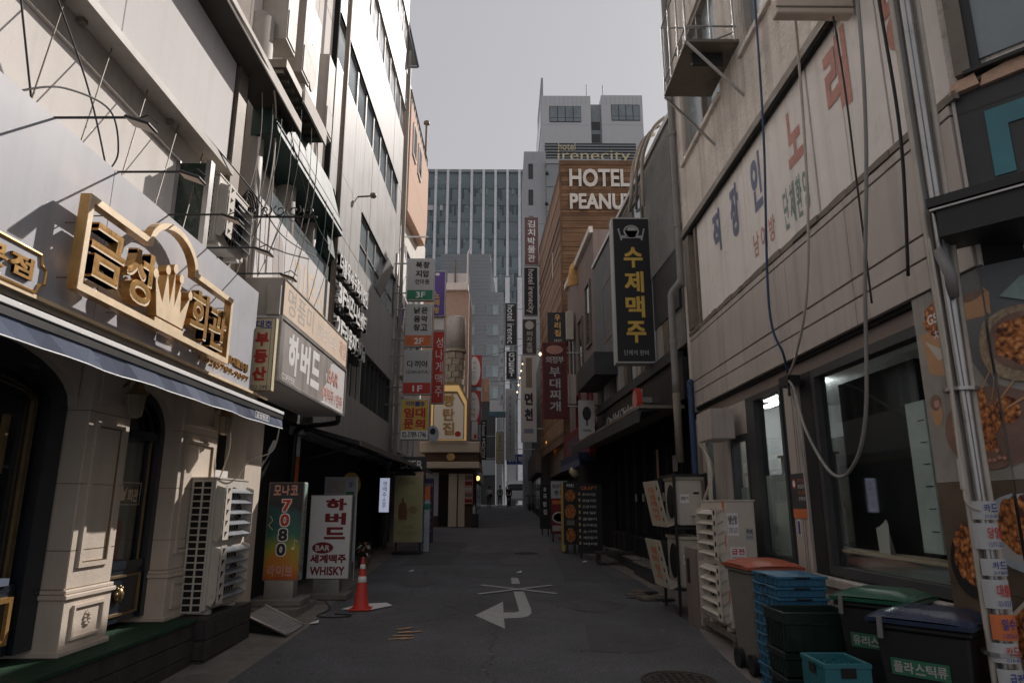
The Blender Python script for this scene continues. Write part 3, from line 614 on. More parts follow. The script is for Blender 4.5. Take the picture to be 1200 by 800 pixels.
# ground floor
B('shopfront', ob, m_dark, -4.28, 8.0, 0.2, -3.7, 11.76, 3.0); B('shop_pillar', ob, m_cream, -3.7, 9.15, .2, -3.42, 9.75, 3.0); B('shop_pillar', ob, m_brown, -3.7, 7.98, .2, -3.45, 8.3, 3.0)
B('stone_panel', ob, m_creamw, -3.7, 8.32, .2, -3.5, 8.8, 2.1); B('shop_header', ob, m_char, -4.28, 7.97, 3.0, -3.46, 11.77, 4.18); B('shop_step', ob, m_conc, -4.2, 8.45, .2, -3.45, 11.7, .34)
B('corner_strip', ob, m_dark, -3.44, 11.74, 2.9, -3.31, 11.8, 15)
# faded white board
wb_ = T('faded_salon_board', 'faded white salon board with pale orange letters above the bar sign', 'sign', (-3.2, 10, 5))
ff = Face((-3.22, 0, 0), (0, 1, 0)); ff.rect('board', wb_, m_white, 8.15, 4.35, 12.35 - .6, 5.55, 0, .06); B('board_bracket', wb_, m_steel, -3.41, 8.6, 4.6, -3.22, 8.66, 4.66); B('board_bracket', wb_, m_steel, -3.41, 11.2, 4.6, -3.22, 11.26, 4.66)
ff.chars('faded_lettering', wb_, m_peach, '미용실', 9.7, 4.55, 11.6, 5.35, .062, .02); ff.rect('glass_screen', wb_, m_glassb, 8.5, 5.552, 11.7, 5.85, .02, .03)
ff.poly('painted_figure', wb_, m_greyf, ell(9.0, 4.95, .22, .4, 14), .061, .063)
# bracketed condenser above the fascia
cu, fr_, sd2 = ac_unit('dusty wall condenser with large slanted louvres above the restaurant fascia', -3.28, -2.98, 6.55, 7.35, 4.3, 5.05, 1, 'slats', name='wall_condenser')
t = T('green_shutter_box', 'dark green glazed box with a perforated steel edge behind the arm lamps', 'shutter box', (-3.1, 6.2, 4.6))
B('dark_panel', t, mat('bottle_green_panel', (.02, .035, .025), .3, dirt=(.3, .3, .28), dirtamt=.3), -3.29, 6.28, 4.15, -3.0, 6.30, 5.02); B('steel_edge', t, m_steel, -3.0, 6.27, 4.12, -2.95, 6.36, 5.05); B('steel_edge', t, m_steel, -3.298, 6.27, 4.12, -3.26, 6.3, 5.05)
# curly bracket
t = T('scroll_bracket', 'curly wrought iron sign bracket reaching out over the arm lamps', 'bracket', (-3.3, 7.5, 4.95))
M().tube([(-3.4, 7.5, 4.98), (-2.22, 7.5, 4.98)], .014, 6).build('bar', t, m_black)
for k in range(5):
    cx = -3.0 + k * .17; pts = [(cx + (.02 + .0045 * j) * math.cos(j * .55) * (1 if k % 2 else -1), 7.5, 5.06 + (.02 + .0045 * j) * math.sin(j * .55)) for j in range(14)]
    M().tube(pts, .008, 5).build('scroll', t, m_black)
# ---- bar sign box
bs = T('bar_sign_box', 'long weathered bar sign box with grey curtain print, peach board on top', 'sign', (-2.9, 9.8, 3.7))
B('box', bs, m_white, -3.40, 8.02, 3.12, -2.73, 11.5, 3.93, .01); B('upper_box', bs, m_taupe, -3.40, 8.05, 3.935, -2.74, 11.5, 4.42, .01)
fb = Face((-2.73, 0, 0), (0, 1, 0))
fb.frame('rim', bs, m_steel, 8.02, 3.12, 11.5, 3.93, .035, .001, .02)
fb.rect('curtain_print', bs, mat('grey_curtain_print', (.30, .27, .25), .5, var=.1, streak=.9), 8.06, 3.16, 9.95, 3.89, .001, .006)
fb.poly('curtain_print', bs, bpy.data.materials['grey_curtain_print'], [(9.951, 3.89), (9.951, 3.16), (10.15, 3.2), (10.1, 3.35), (10.3, 3.5), (10.22, 3.62), (10.45, 3.7), (10.5, 3.84), (10.8, 3.89)][::1], .001, .006)
fb.chars('lettering', bs, m_whitep, '하버드', 8.35, 3.3, 9.9, 3.82, .008, .045, gap=.14)
fb.chars('lettering', bs, m_whitep, 'COFFEE', 8.2, 3.19, 8.75, 3.26, .008, .01)
fb.text('lettering', bs, m_redf, 'BAR', 10.35, 3.52, 11.0, 3.74, .008, .02); fb.text('lettering', bs, m_redf, '세계맥주 / 양주', 10.0, 3.22, 11.35, 3.43, .008, .02)
fu = Face((-2.74, 0, 0), (0, 1, 0)); fu.rect('peach_board', bs, m_peach, 8.07, 3.96, 11.48, 4.41, .001, .012); fu.frame('board_edge', bs, m_brown, 8.05, 3.94, 11.5, 4.42, .018, .012, .022)
fu.text('faded_lettering', bs, m_greyf, '명품미', 8.25, 4.02, 9.4, 4.36, .014, .0); fu.text('faded_lettering', bs, m_offw, '실내포장 노래방', 9.6, 4.05, 10.8, 4.3, .014, .0); fu.text('faded_lettering', bs, m_redf, '제일', 10.95, 4.05, 11.4, 4.34, .014, .01)
fn = Face((-2.995, 8.0, 0), (1, 0, 0))
es_ = T('estate_office_sign', 'narrow yellow sign with red letters facing the camera at the bar sign end', 'sign', (-2.9, 8.0, 3.5))
fn.rect('box', es_, m_cream2, 0, 2.98, .26, 3.86, 0, .1, .006); fn.rect('upper_board', es_, m_taupe, .1, 3.93, .255, 4.3, -.03, .02)
f2 = Face((-2.995, 7.899, 0), (1, 0, 0))
f2.frame('rim', es_, m_brown, 0, 2.98, .26, 3.86, .01, .0, .004)
f2.chars('lettering', es_, m_blueink, '대호', .02, 3.73, .22, 3.83, .003, .02); f2.chars('lettering', es_, m_red, '부동산', .03, 3.08, .19, 3.7, .003, .05, vertical=True, gap=.2)
f2.text('lettering', es_, m_blk, '752-2991', .0 + .015, 3.0, .23, 3.045, .003, .005); B('seam', es_, m_brown, -2.79, 7.896, 2.98, -2.785, 7.899, 3.86)
tag(M().tube(bez([(-2.78, 11.35, 3.13), (-2.79, 11.38, 3.03), (-2.9, 11.42, 3.0), (-3.4, 11.6, 2.97), (-3.55, 11.68, 2.9), (-3.58, 11.7, 2.7)]) + [Vector((-3.58, 11.7, .35))], .045, 8).build('black_drain_pipe', None, m_black, smooth=True), 'black drain pipe bending down from the far end of the bar sign', 'pipe')
t = T('striped_pole', 'white and orange pole behind the music bar sign', 'pole', (-3.64, 12.1, .35)); M().lathe((-3.64, 12.1, .35), [(.05, 0), (.05, 2.15)], 10).build('orange_sleeve', t, m_sorange, smooth=True); M().lathe((-3.64, 12.1, 2.502), [(.05, 0), (.05, .35)], 10).build('white_sleeve', t, m_whitep, smooth=True)

# ================================================================ LEFT: GREY CLADDING BUILDING
m_mirror = mat('sun_bounce_glazing', (.9, .9, .9), .11, 1.0, var=.02)  # upper panes made mirrors to throw sun onto the right wall
gb = T('grey_clad_building', 'tall pale grey metal clad building with ribbon windows on the left', 'building', (-3.6, 16, 0))
GY0, GY1 = 11.82, 20.25
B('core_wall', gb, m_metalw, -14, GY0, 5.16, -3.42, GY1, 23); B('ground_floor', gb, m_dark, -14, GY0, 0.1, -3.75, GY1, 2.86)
fgr = Face((-3.42, 0, 0), (0, 1, 0)); cuts = [11.82 + 0.936 * i for i in range(10)]
B('ribbon_back', gb, m_dark, -14, GY0, 3.95, -3.7, GY1, 5.158); B('band_wall', gb, m_metalw, -14, GY0, 2.861, -3.42, GY1, 3.949)
def inwin(y, z0, z1):
    for (a0, a1, b0, b1) in WIN:
        if y + .1 < a1 and y + .8 > a0 and z0 < b1 and z1 > b0: return True
WIN = [(14.63, 20.2, 7.0, 8.2), (11.82, 19.31, 10.25, 11.25), (11.82, 20.2, 13.3, 14.3), (11.82, 20.2, 16.4, 17.4), (11.82, 20.2, 19.5, 21.2)]  # topmost row is out of view, added to bounce sun across the street
rows = [2.9, 3.94, None, 5.17, 6.98, 8.22, 10.23, 11.27, 13.28, 14.32, 16.38, 17.42, 19.5, 21.2, 23]
for i in range(len(rows) - 1):
    z0, z1 = rows[i], rows[i + 1]
    if z0 is None or z1 is None: continue
    for k in range(9):
        y0, y1 = cuts[k] + .006, cuts[k + 1] - .006
        if inwin(y0, z0 + .05, z1 - .05): continue
        fgr.rect('cladding_panel', gb, m_metalw, y0, z0 + .006, y1, z1 - .006, .001, .10 + random.uniform(-.003, .003))
for (a0, a1, b0, b1) in WIN:
    n = round((a1 - a0) / .936)
    for k in range(n):
        y0 = a0 + (a1 - a0) * k / n; y1 = a0 + (a1 - a0) * (k + 1) / n
        wn = fgr.frame('window', gb, m_steel if b0 < 12 else m_metalw, y0 + .01, b0, y1 - .01, b1, .035, .005, .085)
        fgr.rect('pane', wn, m_glassb, y0 + .045, b0 + .035, y1 - .045, b1 - .035, .03, .045) if b0 < 12 else Face((-3.365, y0, b0), (random.uniform(-.012, .012), 1, 0), (random.uniform(-.02, .02) , 0, 1)).rect('pane', wn, m_mirror, .045, .035, y1 - y0 - .045, b1 - b0 - .035, .0, .012)
        if b0 < 8: fgr.rect('rail', wn, m_steel, y0 + .045, b0 + .5, y1 - .045, b0 + .54, .046, .075)
    fgr.rect('window_head', gb, m_black if b0 < 12 else m_metalw, a0, b1 + .001, a1, b1 + .018, .0, .13)
# one tilted open sash
o = M(); f_ = Face((-3.33, 16.6, 7.05), (.0, 1, 0), (.35, 0, .94)); f_.rect('open_sash', gb, m_metalw, 0, 0, .8, .85, 0, .03)
for y in [12.4 + .55 * i for i in range(14)]: fgr.rect('ribbon_mullion', gb, m_metalw if y < 16 else m_char, y, 3.96, y + .1, 5.15, -.05, .03)
fgr.rect('ribbon_pane', gb, m_glassd, 11.9, 3.96, 20.2, 5.15, -.2, -.18)
B('far_downpipe', gb, m_taupe, -3.3, GY1 - .02, .5, -3.2, GY1 + .08, 16.6)
# cap of the corner: glazed gable seen edge on
t = T('glass_gable', 'dark triangular glazed gable at the top far corner of the grey building', 'roof gable', (-3.3, 20.3, 16)); fq = Face((-3.42, 20.3, 16.0), (1, 0, 0))
fq.poly('pane', t, mat('olive_glass', (.16, .16, .13), .2), [(.03, .06), (.42, .06), (.03, 1.7)], 0, .03); q = M()
for a, b in (((0, 0), (.46, 0)), ((.46, 0), (0, 2.05)), ((0, 2.05), (0, 0))): q.tube([fq.P(*a, .02), fq.P(*b, .02)], .035, 5)
q.build('frame', t, mat('petrol_frame', (.05, .08, .11), .4)); B('gable_body', t, m_metalw, -3.6, 20.34, 15.9, -3.35, 22, 16.02)
# stacked letter signs
def letter_row(body, z0, z1, y0, y1, label, y_box):
    t = T('letter_sign', label, 'sign', (-3.2, (y0 + y1) / 2, z0)); f = Face((-3.3, 0, 0), (0, 1, 0))
    f.rect('backing_box', t, m_black, y0, z0 - .06, y_box, z1 + .05, .0, .17); f.rect('shadow_strip', t, m_black, y_box + .003, z0 - .06, y1, z0 + .24, .0, .12)  # long black strip behind the letters stands in for their cast shadow
    q = M(); 
    f.chars('letter', t, m_whitep, body, y0 + .12, z0, y1, z1, .172, .028, .07, split=True, gap=.1)
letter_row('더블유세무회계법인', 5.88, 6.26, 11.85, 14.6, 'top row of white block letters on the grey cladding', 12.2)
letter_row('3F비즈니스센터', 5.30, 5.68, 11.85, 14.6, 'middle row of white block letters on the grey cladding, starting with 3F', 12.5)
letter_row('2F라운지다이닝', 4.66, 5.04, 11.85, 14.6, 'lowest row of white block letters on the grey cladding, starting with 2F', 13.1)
t = T('security_camera', 'small dome camera sticking out of the grey cladding above the windows', 'camera', (-3.3, 14.2, 8.35)); M().tube([(-3.33, 14.2, 8.4), (-3.0, 14.2, 8.42)], .02, 6).build('arm', t, m_brown); M().lathe((-2.98, 14.2, 8.38), [(.05, 0), (.08, .04), (.07, .09), (.02, .12)], 10).build('head', t, m_brown)
# dark canopy
cn = T('dark_shop_canopy', 'black sloping canopy over the dark shops under the grey building', 'canopy', (-2.9, 16, 2.8))
M().hexa([(-3.42, 11.6, 2.92), (-2.45, 11.6, 2.66), (-2.45, 20.2, 2.66), (-3.42, 20.2, 2.92), (-3.42, 11.6, 3.0), (-2.45, 11.6, 2.73), (-2.45, 20.2, 2.73), (-3.42, 20.2, 3.0)]).build('cover', cn, m_black); B('front_rail', cn, m_brown, -2.449, 11.6, 2.65, -2.42, 20.2, 2.74)
for y in (12, 14, 16, 18, 20): M().tube([(-3.42, y, 2.45), (-2.6, y, 2.68)], .018, 5).build('strut', cn, m_black)
M().hexa([(-3.42, 17.9, 2.93), (-2.3, 17.9, 2.6), (-2.3, 22, 2.6), (-3.42, 22, 3.1), (-3.42, 17.9, 3.02), (-2.3, 17.9, 2.66), (-2.3, 22, 2.66), (-3.42, 22, 3.2)]).build('awning_cloth', cn, m_char)
t = T('beer_sign', 'small dark box sign lettered BEER under the canopy end', 'sign', (-2.6, 19.0, 2.75)); f = Face((-3.1, 19.0, 0), (1, 0, 0)); f.rect('box', t, m_char, 0, 2.55, .95, 2.95, 0, .1); f.text('lettering', t, m_whitep, 'BEER', .25, 2.63, .85, 2.85, .104, .02)

# ================================================================ LEFT: PEACH BRICK BUILDING
pb = T('peach_brick_building', 'narrow peach brick building with an overhanging upper storey beyond the grey cladding', 'building', (-3.6, 24, 0))
B('core_wall', pb, m_creamw, -12, 20.36, 2.9, -3.5, 28, 12.5); B('ground_floor', pb, m_dark, -12, 20.36, .4, -3.6, 28, 2.88)
B('brick_storey', pb, m_brick, -12, 20.7, 12.6, -3.2, 25.9, 15.0)
M().hexa([(-4, 20.36, 11.0), (-3.2, 20.7, 11.0), (-3.2, 25.4, 11.6), (-4, 25.6, 11.6), (-4, 20.36, 12.59), (-3.2, 20.7, 12.59), (-3.2, 25.9, 12.59), (-4, 25.9, 12.59)]).build('brick_bay', pb, m_brick)
fp = Face((-3.5, 0, 0), (0, 1, 0)); fp2 = Face((-3.2, 0, 0), (0, 1, 0))
for a in (21.2, 22.6): fp2.rect('window', pb, m_creamw, a, 13.3, a + .8, 14.5, .001, .05); fp2.rect('dark_pane', pb, m_glassd, a + .1, 13.4, a + .7, 14.4, .051, .06)
for b in (3.3, 5.8, 8.4):
    for a in (20.6, 22.1, 23.6, 25.1):
        wn = fp.frame('window', pb, m_white, a, b, a + 1.2, b + 1.9, .09, .001, .1); fp.rect('pane', wn, m_glassb, a + .09, b + .09, a + 1.11, b + 1.81, .02, .04)
for z in (10.4, 7.9): M().tube([(-3.5, 21.5, z), (-2.6, 21.5, z)], .03, 5).build('flag_arm', pb, m_whitep); 
q = M()
for k in range(12): q.tube([(-3.25, 20.8 + k * .45, 15.0), (-3.25, 20.8 + k * .45, 15.5)], .02, 4)
q.tube([(-3.25, 20.8, 15.5), (-3.25, 25.8, 15.5)], .025, 4); q.build('roof_rail', pb, m_brown)
t = T('roof_mast', 'slim grey mast with a round head standing on the peach brick roof', 'mast', (-3.3, 25.6, 15.0)); M().lathe((-3.3, 25.6, 15.0), [(.05, 0), (.05, 2.0)], 8).build('pole', t, m_brown); M().lathe((-3.3, 25.6, 17.0), [(.05, 0), (.13, .06), (.13, .16), (.05, .22)], 10).build('head', t, m_brown)

# ---- stack of floor signs
def blade(name, label, x0, x1, y, z0, z1, base, parts, dep=.18, rim=m_steel, group=None, post=None):
    t = T(name, label, 'sign', ((x0 + x1) / 2, y, z0), group); f = Face((x0, y, z0), (1, 0, 0)); W, H = x1 - x0, z1 - z0
    f.rect('box', t, rim, 0, 0, W, H, -dep, 0, .005); f.rect('face_panel', t, base, .03, .03, W - .03, H - .03, .001, .006)
    for p in parts:
        if p[0] == 'r': f.rect('colour_band', t, p[1], W * p[2], H * p[3], W * p[4], H * p[5], .007, .011)
        elif p[0] == 'e': f.poly('medallion', t, p[1], ell(W * p[2], H * p[3], W * p[4], H * p[5], 18), .007, .011)
        elif p[0] == 't': f.chars('lettering', t, p[1], p[2], W * p[3], H * p[4], W * p[5], H * p[6], .0125, p[7] if len(p) > 7 else .02)
        elif p[0] == 'x': f.text('lettering', t, p[1], p[2], W * p[3], H * p[4], W * p[5], H * p[6], .0125, p[7] if len(p) > 7 else .02)
        elif p[0] == 'v': f.chars('lettering', t, p[1], p[2], W * p[3], H * p[4], W * p[5], H * p[6], .0125, p[7] if len(p) > 7 else .02, vertical=True, gap=.15)
        elif p[0] == 'R':   # turned lettering, reads downwards
            g = Face(f.P(W * p[3], H * p[6], 0), -f.u, f.r); g.text('lettering', t, p[1], p[2], 0, 0, H * (p[6] - p[4]), W * (p[5] - p[3]), .0125, p[7] if len(p) > 7 else .01)
    if post is not None:
        for z in (z0 + H * .15, z0 + H * .85): M().tube([(post, y - dep / 2, z), ((x0 if post < x0 else x1), y - dep / 2, z)], .025, 5).build('bracket', t, m_steel)
    return t
G_ = 'floor signs stacked on the pole past the grey building'
blade('floor_sign', 'grey sign with a green 3F band, topmost of the floor sign stack', -2.95, -2.16, 19.5, 7.58, 8.9, m_gret, [('r', m_sgreen, .02, .02, .98, .24), ('x', m_whitep, '3F', .35, .06, .7, .2, .02), ('t', m_blk, '북창', .3, .76, .85, .92, .03), ('t', m_blk, '지압', .3, .55, .85, .71, .03), ('t', m_blk, '안마원', .3, .38, .85, .5, .02)], group=G_, post=-3.4)
blade('floor_sign', 'grey sign with an orange 2F band, below the green 3F sign', -2.96, -2.17, 19.5, 6.17, 7.47, m_gret, [('r', m_sorange, .02, .02, .98, .26), ('x', m_whitep, '2F', .35, .06, .7, .2, .02), ('t', m_blk, '낡은', .3, .77, .85, .92, .03), ('t', m_blk, '음악', .3, .57, .85, .72, .03), ('t', m_blk, '창고', .3, .37, .85, .52, .03)], group=G_, post=-3.4)
blade('floor_sign', 'white izakaya sign with a red 1F band', -2.97, -2.15, 19.5, 4.76, 6.07, m_gret, [('r', m_red, .02, .02, .98, .26), ('x', m_whitep, '1F', .35, .06, .7, .2, .02), ('t', m_blk, '다끼야', .12, .6, .88, .76, .02), ('x', m_blk, 'IZAKAYA', .12, .47, .88, .54, .01)], group=G_, post=-3.4)
blade('rental_sign', 'yellow rental notice sign with large red letters under the izakaya sign', -2.97, -2.16, 19.3, 3.44, 4.6, m_syellow, [('t', m_blueink, '지하1층', .15, .82, .85, .94), ('t', m_red, '임대', .1, .54, .9, .78, .04), ('t', m_red, '문의', .1, .27, .9, .51, .04), ('r', m_whitep, .04, .03, .96, .23), ('x', m_blk, '02-3789-1746', .08, .06, .92, .2)], group=None, post=-3.4)
tag(M().lathe((-3.32, 19.6, .48), [(.07, 0), (.07, 8.6)], 10).build('sign_pole', None, m_pipe, smooth=True), 'grey steel pole carrying the stacked floor signs', 'pole')
blade('purple_sign', 'purple vertical sign with yellow letters behind the green 3F sign', -2.42, -2.02, 22, 7.78, 9.38, m_purple, [('v', m_syellow, '노래방', .1, .05, .5, .55, .03), ('e', m_whitep, .3, .92, .2, .03)], post=-3.4)
blade('red_beer_sign', 'red vertical sign with white letters behind the izakaya sign', -2.42, -2.0, 22, 4.85, 7.28, m_red, [('v', m_whitep, '성나게맥주', .3, .08, .85, .92, .01)], post=-3.4)
blade('pale_sign', 'plain pale pink sign panel between purple and red signs', -2.42, -2.03, 22.1, 7.32, 7.76, m_offw, [], post=-3.4)
t = T('purple_banner', 'white and lilac banner on the facade left of the 3F sign', 'banner', (-3.3, 20.9, 7)); Face((-3.38, 0, 0), (0, 1, 0)).poly('cloth', t, m_offw, [(20.4, 7.4), (22, 7.2), (22, 9.6), (20.4, 10.2)], 0, .01); Face((-3.38, 0, 0), (0, 1, 0)).poly('lilac_stripe', t, m_purple, [(20.6, 7.5), (21.6, 7.3), (21.9, 8.0), (20.8, 8.2)], .011, .014)

m_tanp = mat('tan_print', (.3, .16, .07), .6)
# ================================================================ STREET THINGS ON THE LEFT
def pylon(name, label, x0, x1, y, zb, z0, z1, dep, rz=0.0):
    t = T(name, label, 'sign', ((x0 + x1) / 2, y, zb)); t['_w'] = 0
    cx = (x0 + x1) / 2; B('base_slab', t, m_conc, cx - .36, y - .22, zb, cx + .36, y + .28, zb + .09, .012); B('stem', t, m_steel, cx - .2, y - .05, zb + .09, cx + .2, y + .15, z0)
    B('box', t, m_steel, x0, y, z0, x1, y + dep, z1, .008); f = Face((x0, y, z0), (1, 0, 0)); return t, f
t, f = pylon('harvard_bar_sign', 'white standing sign with red letters and BAR oval beside the traffic cone', -3.1, -2.43, 11.2, gz(11.2), .56, 1.84, .16)
W, H = .67, 1.28
f.rect('face_panel', t, m_whitep, .015, .015, W - .015, H - .015, .001, .006)
f.chars('lettering', t, m_redd, '하버드', .25, .58, .58, 1.24, .008, .05, vertical=True, gap=.16)
f.poly('bar_oval', t, m_redd, ell(.24, .47, .165, .085, 24), .007, .010); f.text('lettering', t, m_whitep, 'BAR', .13, .425, .35, .51, .011, .02)
f.chars('lettering', t, m_redd, '세계맥주', .05, .24, .62, .37, .008, .04, gap=.08); f.text('lettering', t, m_redd, 'WHISKY', .06, .06, .6, .19, .008, .03)
t, f = pylon('music_bar_sign', 'colourful standing sign with 7080 digits behind the plank box', -3.38, -2.88, 10.05, .345, .66, 2.0, .17)
mg = bpy.data.materials.new('sunset_print'); mg.use_nodes = True; n_ = mg.node_tree; bb = n_.nodes['Principled BSDF']; bb.inputs['Roughness'].default_value = .5
tc = n_.nodes.new('ShaderNodeTexCoord'); sx = n_.nodes.new('ShaderNodeSeparateXYZ'); rp = n_.nodes.new('ShaderNodeValToRGB'); nz_ = n_.nodes.new('ShaderNodeTexNoise'); nz_.inputs['Scale'].default_value = 2.2
ad = n_.nodes.new('ShaderNodeMath'); ad.operation = 'MULTIPLY_ADD'; ad.inputs[1].default_value = .5
n_.links.new(tc.outputs['Generated'], sx.inputs[0]); n_.links.new(tc.outputs['Object'], nz_.inputs[0]); n_.links.new(nz_.outputs['Fac'], ad.inputs[0]); n_.links.new(sx.outputs['Z'], ad.inputs[2]); n_.links.new(ad.outputs[0], rp.inputs[0]); n_.links.new(rp.outputs[0], bb.inputs['Base Color'])
el = rp.color_ramp.elements; el[0].position = .2; el[0].color = (.35, .02, .015, 1); el[1].position = 1.2; el[1].color = (.01, .015, .02, 1)
for p_, c_ in ((.4, (.5, .2, .02, 1)), (.55, (.28, .3, .03, 1)), (.72, (.02, .13, .1, 1)), (.95, (.01, .06, .07, 1))): e_ = rp.color_ramp.elements.new(p_); e_.color = c_
W, H = .5, 1.34; SX, SZ = .5 / .61, 1.34 / 1.54
f.rect('print', t, mg, .01, .01, W - .01, H - .01, .001, .005)
f.chars('lettering', t, m_redf, '모나코', .06, 1.16, .42, 1.3, .007, .035)
for i, (ch, cl) in enumerate((('7', m_red), ('0', m_red), ('8', m_blk), ('0', m_blk))):
    b = .92 - i * .2; a = .19 - i * .012
    qq = M(); f._g(qq, ch, a, b, a + .15, b + .19, .007, .08, 0); qq.build('digit_outline', t, m_whitep); qq = M(); f._g(qq, ch, a + .012, b + .012, a + .138, b + .178, .0085, .035, 0); qq.build('digit', t, cl)
f.chars('lettering', t, m_redf, '라이브', .05, .06, .42, .21, .007, .035); f.frame('rim', t, m_brown, 0, 0, W, H, .01, .006, .012)
q = M(); q.tube([f.P(.06 + .03 * math.cos(j * .6) * (1 - j * .03), .68 + .013 * j, .008) for j in range(16)], .005, 4); q.build('music_note', t, m_goldf); q = M(); q.tube([f.P(.41, .43, .008), f.P(.41, .55, .008), f.P(.46, .52, .008)], .005, 4); q.prism(f.o, f.r, f.u, ell(.395, .43, .025, .018, 10), .006, .009); q.build('music_note', t, m_goldf)
sds = Face((-2.88, 10.05, .66), (0, 1, 0)); sds.rect('side_print', t, m_greenf, .01, .01, .16, H - .01, .001, .004); sds.chars('lettering', t, m_redd, '모나코라이브카페', .04, .08, .13, H - .2, .005, .02, vertical=True)
kind(M().box(-3.75, 9.6, .2, -2.75, 10.6, .343).build('shop_step', None, m_conc))
t = T('traffic_cone', 'orange traffic cone with two white bands', 'traffic cone', (-2.02, 10.2, .255))
m_cone = mat('cone_orange', (.60, .045, .025), .5, var=.1, dirt=(.3, .05, .03), dirtamt=.3); C0 = (-2.02, 10.2, .255)
M().box(-2.17, 10.05, .257, -1.87, 10.35, .285).build('foot', t, m_cone, .01)
def cz(z): return .108 - .09 * z / .66
M().lathe((C0[0], C0[1], .285), [(.13, 0), (.12, .012), (cz(.02), .03), (cz(.66), .66), (.012, .68)], 20).build('body', t, m_cone, smooth=True)
for z0, z1 in ((.34, .42), (.52, .58)): M().lathe((C0[0], C0[1], .285), [(cz(z0) + .002, z0), (cz(z0) + .004, z0 + .002), (cz(z1) + .004, z1 - .002), (cz(z1) + .002, z1)], 20).build('reflective_band', t, m_whitep, smooth=True)
t = T('steel_ramp', 'grey tread plate ramp leaning on the plinth end', 'ramp', (-2.8, 8.8, .22))
a_, b_, c_, d_ = Vector((-3.06, 8.62, .40)), Vector((-2.5, 8.4, .225)), Vector((-2.48, 9.0, .235)), Vector((-3.06, 9.3, .42))
M().hexa([a_, b_, c_, d_] + [v + Vector((0, 0, .015)) for v in (a_, b_, c_, d_)]).build('plate', t, m_pipe)
M().tube([a_ + Vector((0, 0, .02)), b_ + Vector((0, 0, .02))], .018, 6).build('edge_bar', t, m_steel); M().tube([d_ + Vector((0, 0, .02)), c_ + Vector((0, 0, .02))], .018, 6).build('edge_bar', t, m_steel)
q = M(); 
for i in range(14):
    for j in range(9):
        u_, v_ = (i + .5) / 14, (j + .5) / 9; p = a_.lerp(b_, u_).lerp(d_.lerp(c_, u_), v_) + Vector((0, 0, .016)); s_ = .014
        q.hexa([p + Vector((-s_, 0, 0)), p + Vector((0, -.006, 0)), p + Vector((s_, 0, 0)), p + Vector((0, .006, 0))] + [p + Vector((-s_ * .6, 0, .005)), p + Vector((0, -.003, .005)), p + Vector((s_ * .6, 0, .005)), p + Vector((0, .003, .005))])
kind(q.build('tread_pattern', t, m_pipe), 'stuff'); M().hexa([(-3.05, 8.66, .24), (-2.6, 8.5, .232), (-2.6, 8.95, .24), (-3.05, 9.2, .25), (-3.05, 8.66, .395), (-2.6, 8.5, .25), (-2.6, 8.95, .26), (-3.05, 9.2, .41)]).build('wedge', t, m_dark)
cable('thin black cord snaking from the white standing sign across the gutter', [(-2.7, 10.9, .28), (-2.45, 10.2, .262), (-2.5, 9.7, .252), (-2.2, 9.6, .25), (-2.05, 9.75, .253), (-2.3, 9.85, .255)], .008)
# white fabric menu stand
t = T('menu_banner_stand', 'white printed menu banner leaning behind the white bar sign', 'banner', (-3.1, 13.3, .33)); f = Face((-3.42, 13.3, .66), (1, -.06, 0), (-.03, .1, 1))
f.rect('cloth', t, mat('banner_white', (.45, .47, .52), .7, var=.05), 0, 0, .62, 1.55, 0, .012); f.rect('green_patch', t, m_sgreen, .42, 1.1, .58, 1.27, .013, .015); f.rect('grey_block', t, m_greyf, .05, 1.25, .4, 1.48, .013, .015)
f.chars('lettering', t, m_blueink, '3F', .46, 1.35, .56, 1.45, .014, .01); f.chars('lettering', t, m_blueink, '회식 단체석 예약', .49, .55, .54, 1.05, .014, .01, vertical=True); f.chars('lettering', t, m_greyf, '맥주안주', .05, 1.05, .38, 1.2, .014, .02)
for a in (0.0, .62): M().tube([f.P(a, -.35, -.01), f.P(a, 1.56, -.01)], .012, 6).build('pole', t, m_steel)
t = T('yellow_disc_sign', 'round yellow disc sign glowing dully in the dark shopfront', 'sign', (-3.3, 15, 2.2)); M().prism((-3.3, 15, 2.1), (1, 0, 0), (0, 0, 1), ell(0, 0, .2, .26, 18), 0, .08).build('disc', t, m_syellow); M().tube([(-3.6, 15, 2.1), (-3.3, 15, 2.1)], .02, 5).build('arm', t, m_black)
t = T('lit_menu_box', 'small lit white menu box hanging in the dark shopfront', 'light box', (-3.0, 17.3, 1.9)); f = Face((-3.1, 17.3, 1.5), (1, 0, 0)); f.rect('casing', t, m_black, -.02, -.02, .26, .84, -.1, 0); f.rect('lit_face', t, mat('lit_panel', (.6, .62, .75), .5, emit=(.6, .65, .85), es=.28), 0, 0, .24, .82, .001, .01); f.chars('lettering', t, m_blk, '생맥주소주', .07, .08, .17, .75, .012, 0, vertical=True)
t = T('beer_poster_stand', 'tall yellow green poster stand with a brown bottle print', 'sign', (-2.45, 18.2, .46)); f = Face((-2.85, 18.1, .75), (1, 0, 0)); m_yg = mat('yellow_green_print', (.38, .36, .17), .5, var=.25, scale=1.5)
f.rect('box', t, m_steel, 0, 0, .72, 1.66, -.3, 0); f.rect('print', t, m_yg, .015, .015, .705, 1.645, .001, .004); f.poly('bottle_print', t, mat('bottle_brown', (.18, .08, .03), .4), [(.12, .55), (.32, .55), (.34, .75), (.3, .95), (.24, 1.0), (.24, 1.1), (.19, 1.1), (.19, 1.0), (.12, .93), (.1, .75)], .005, .008)
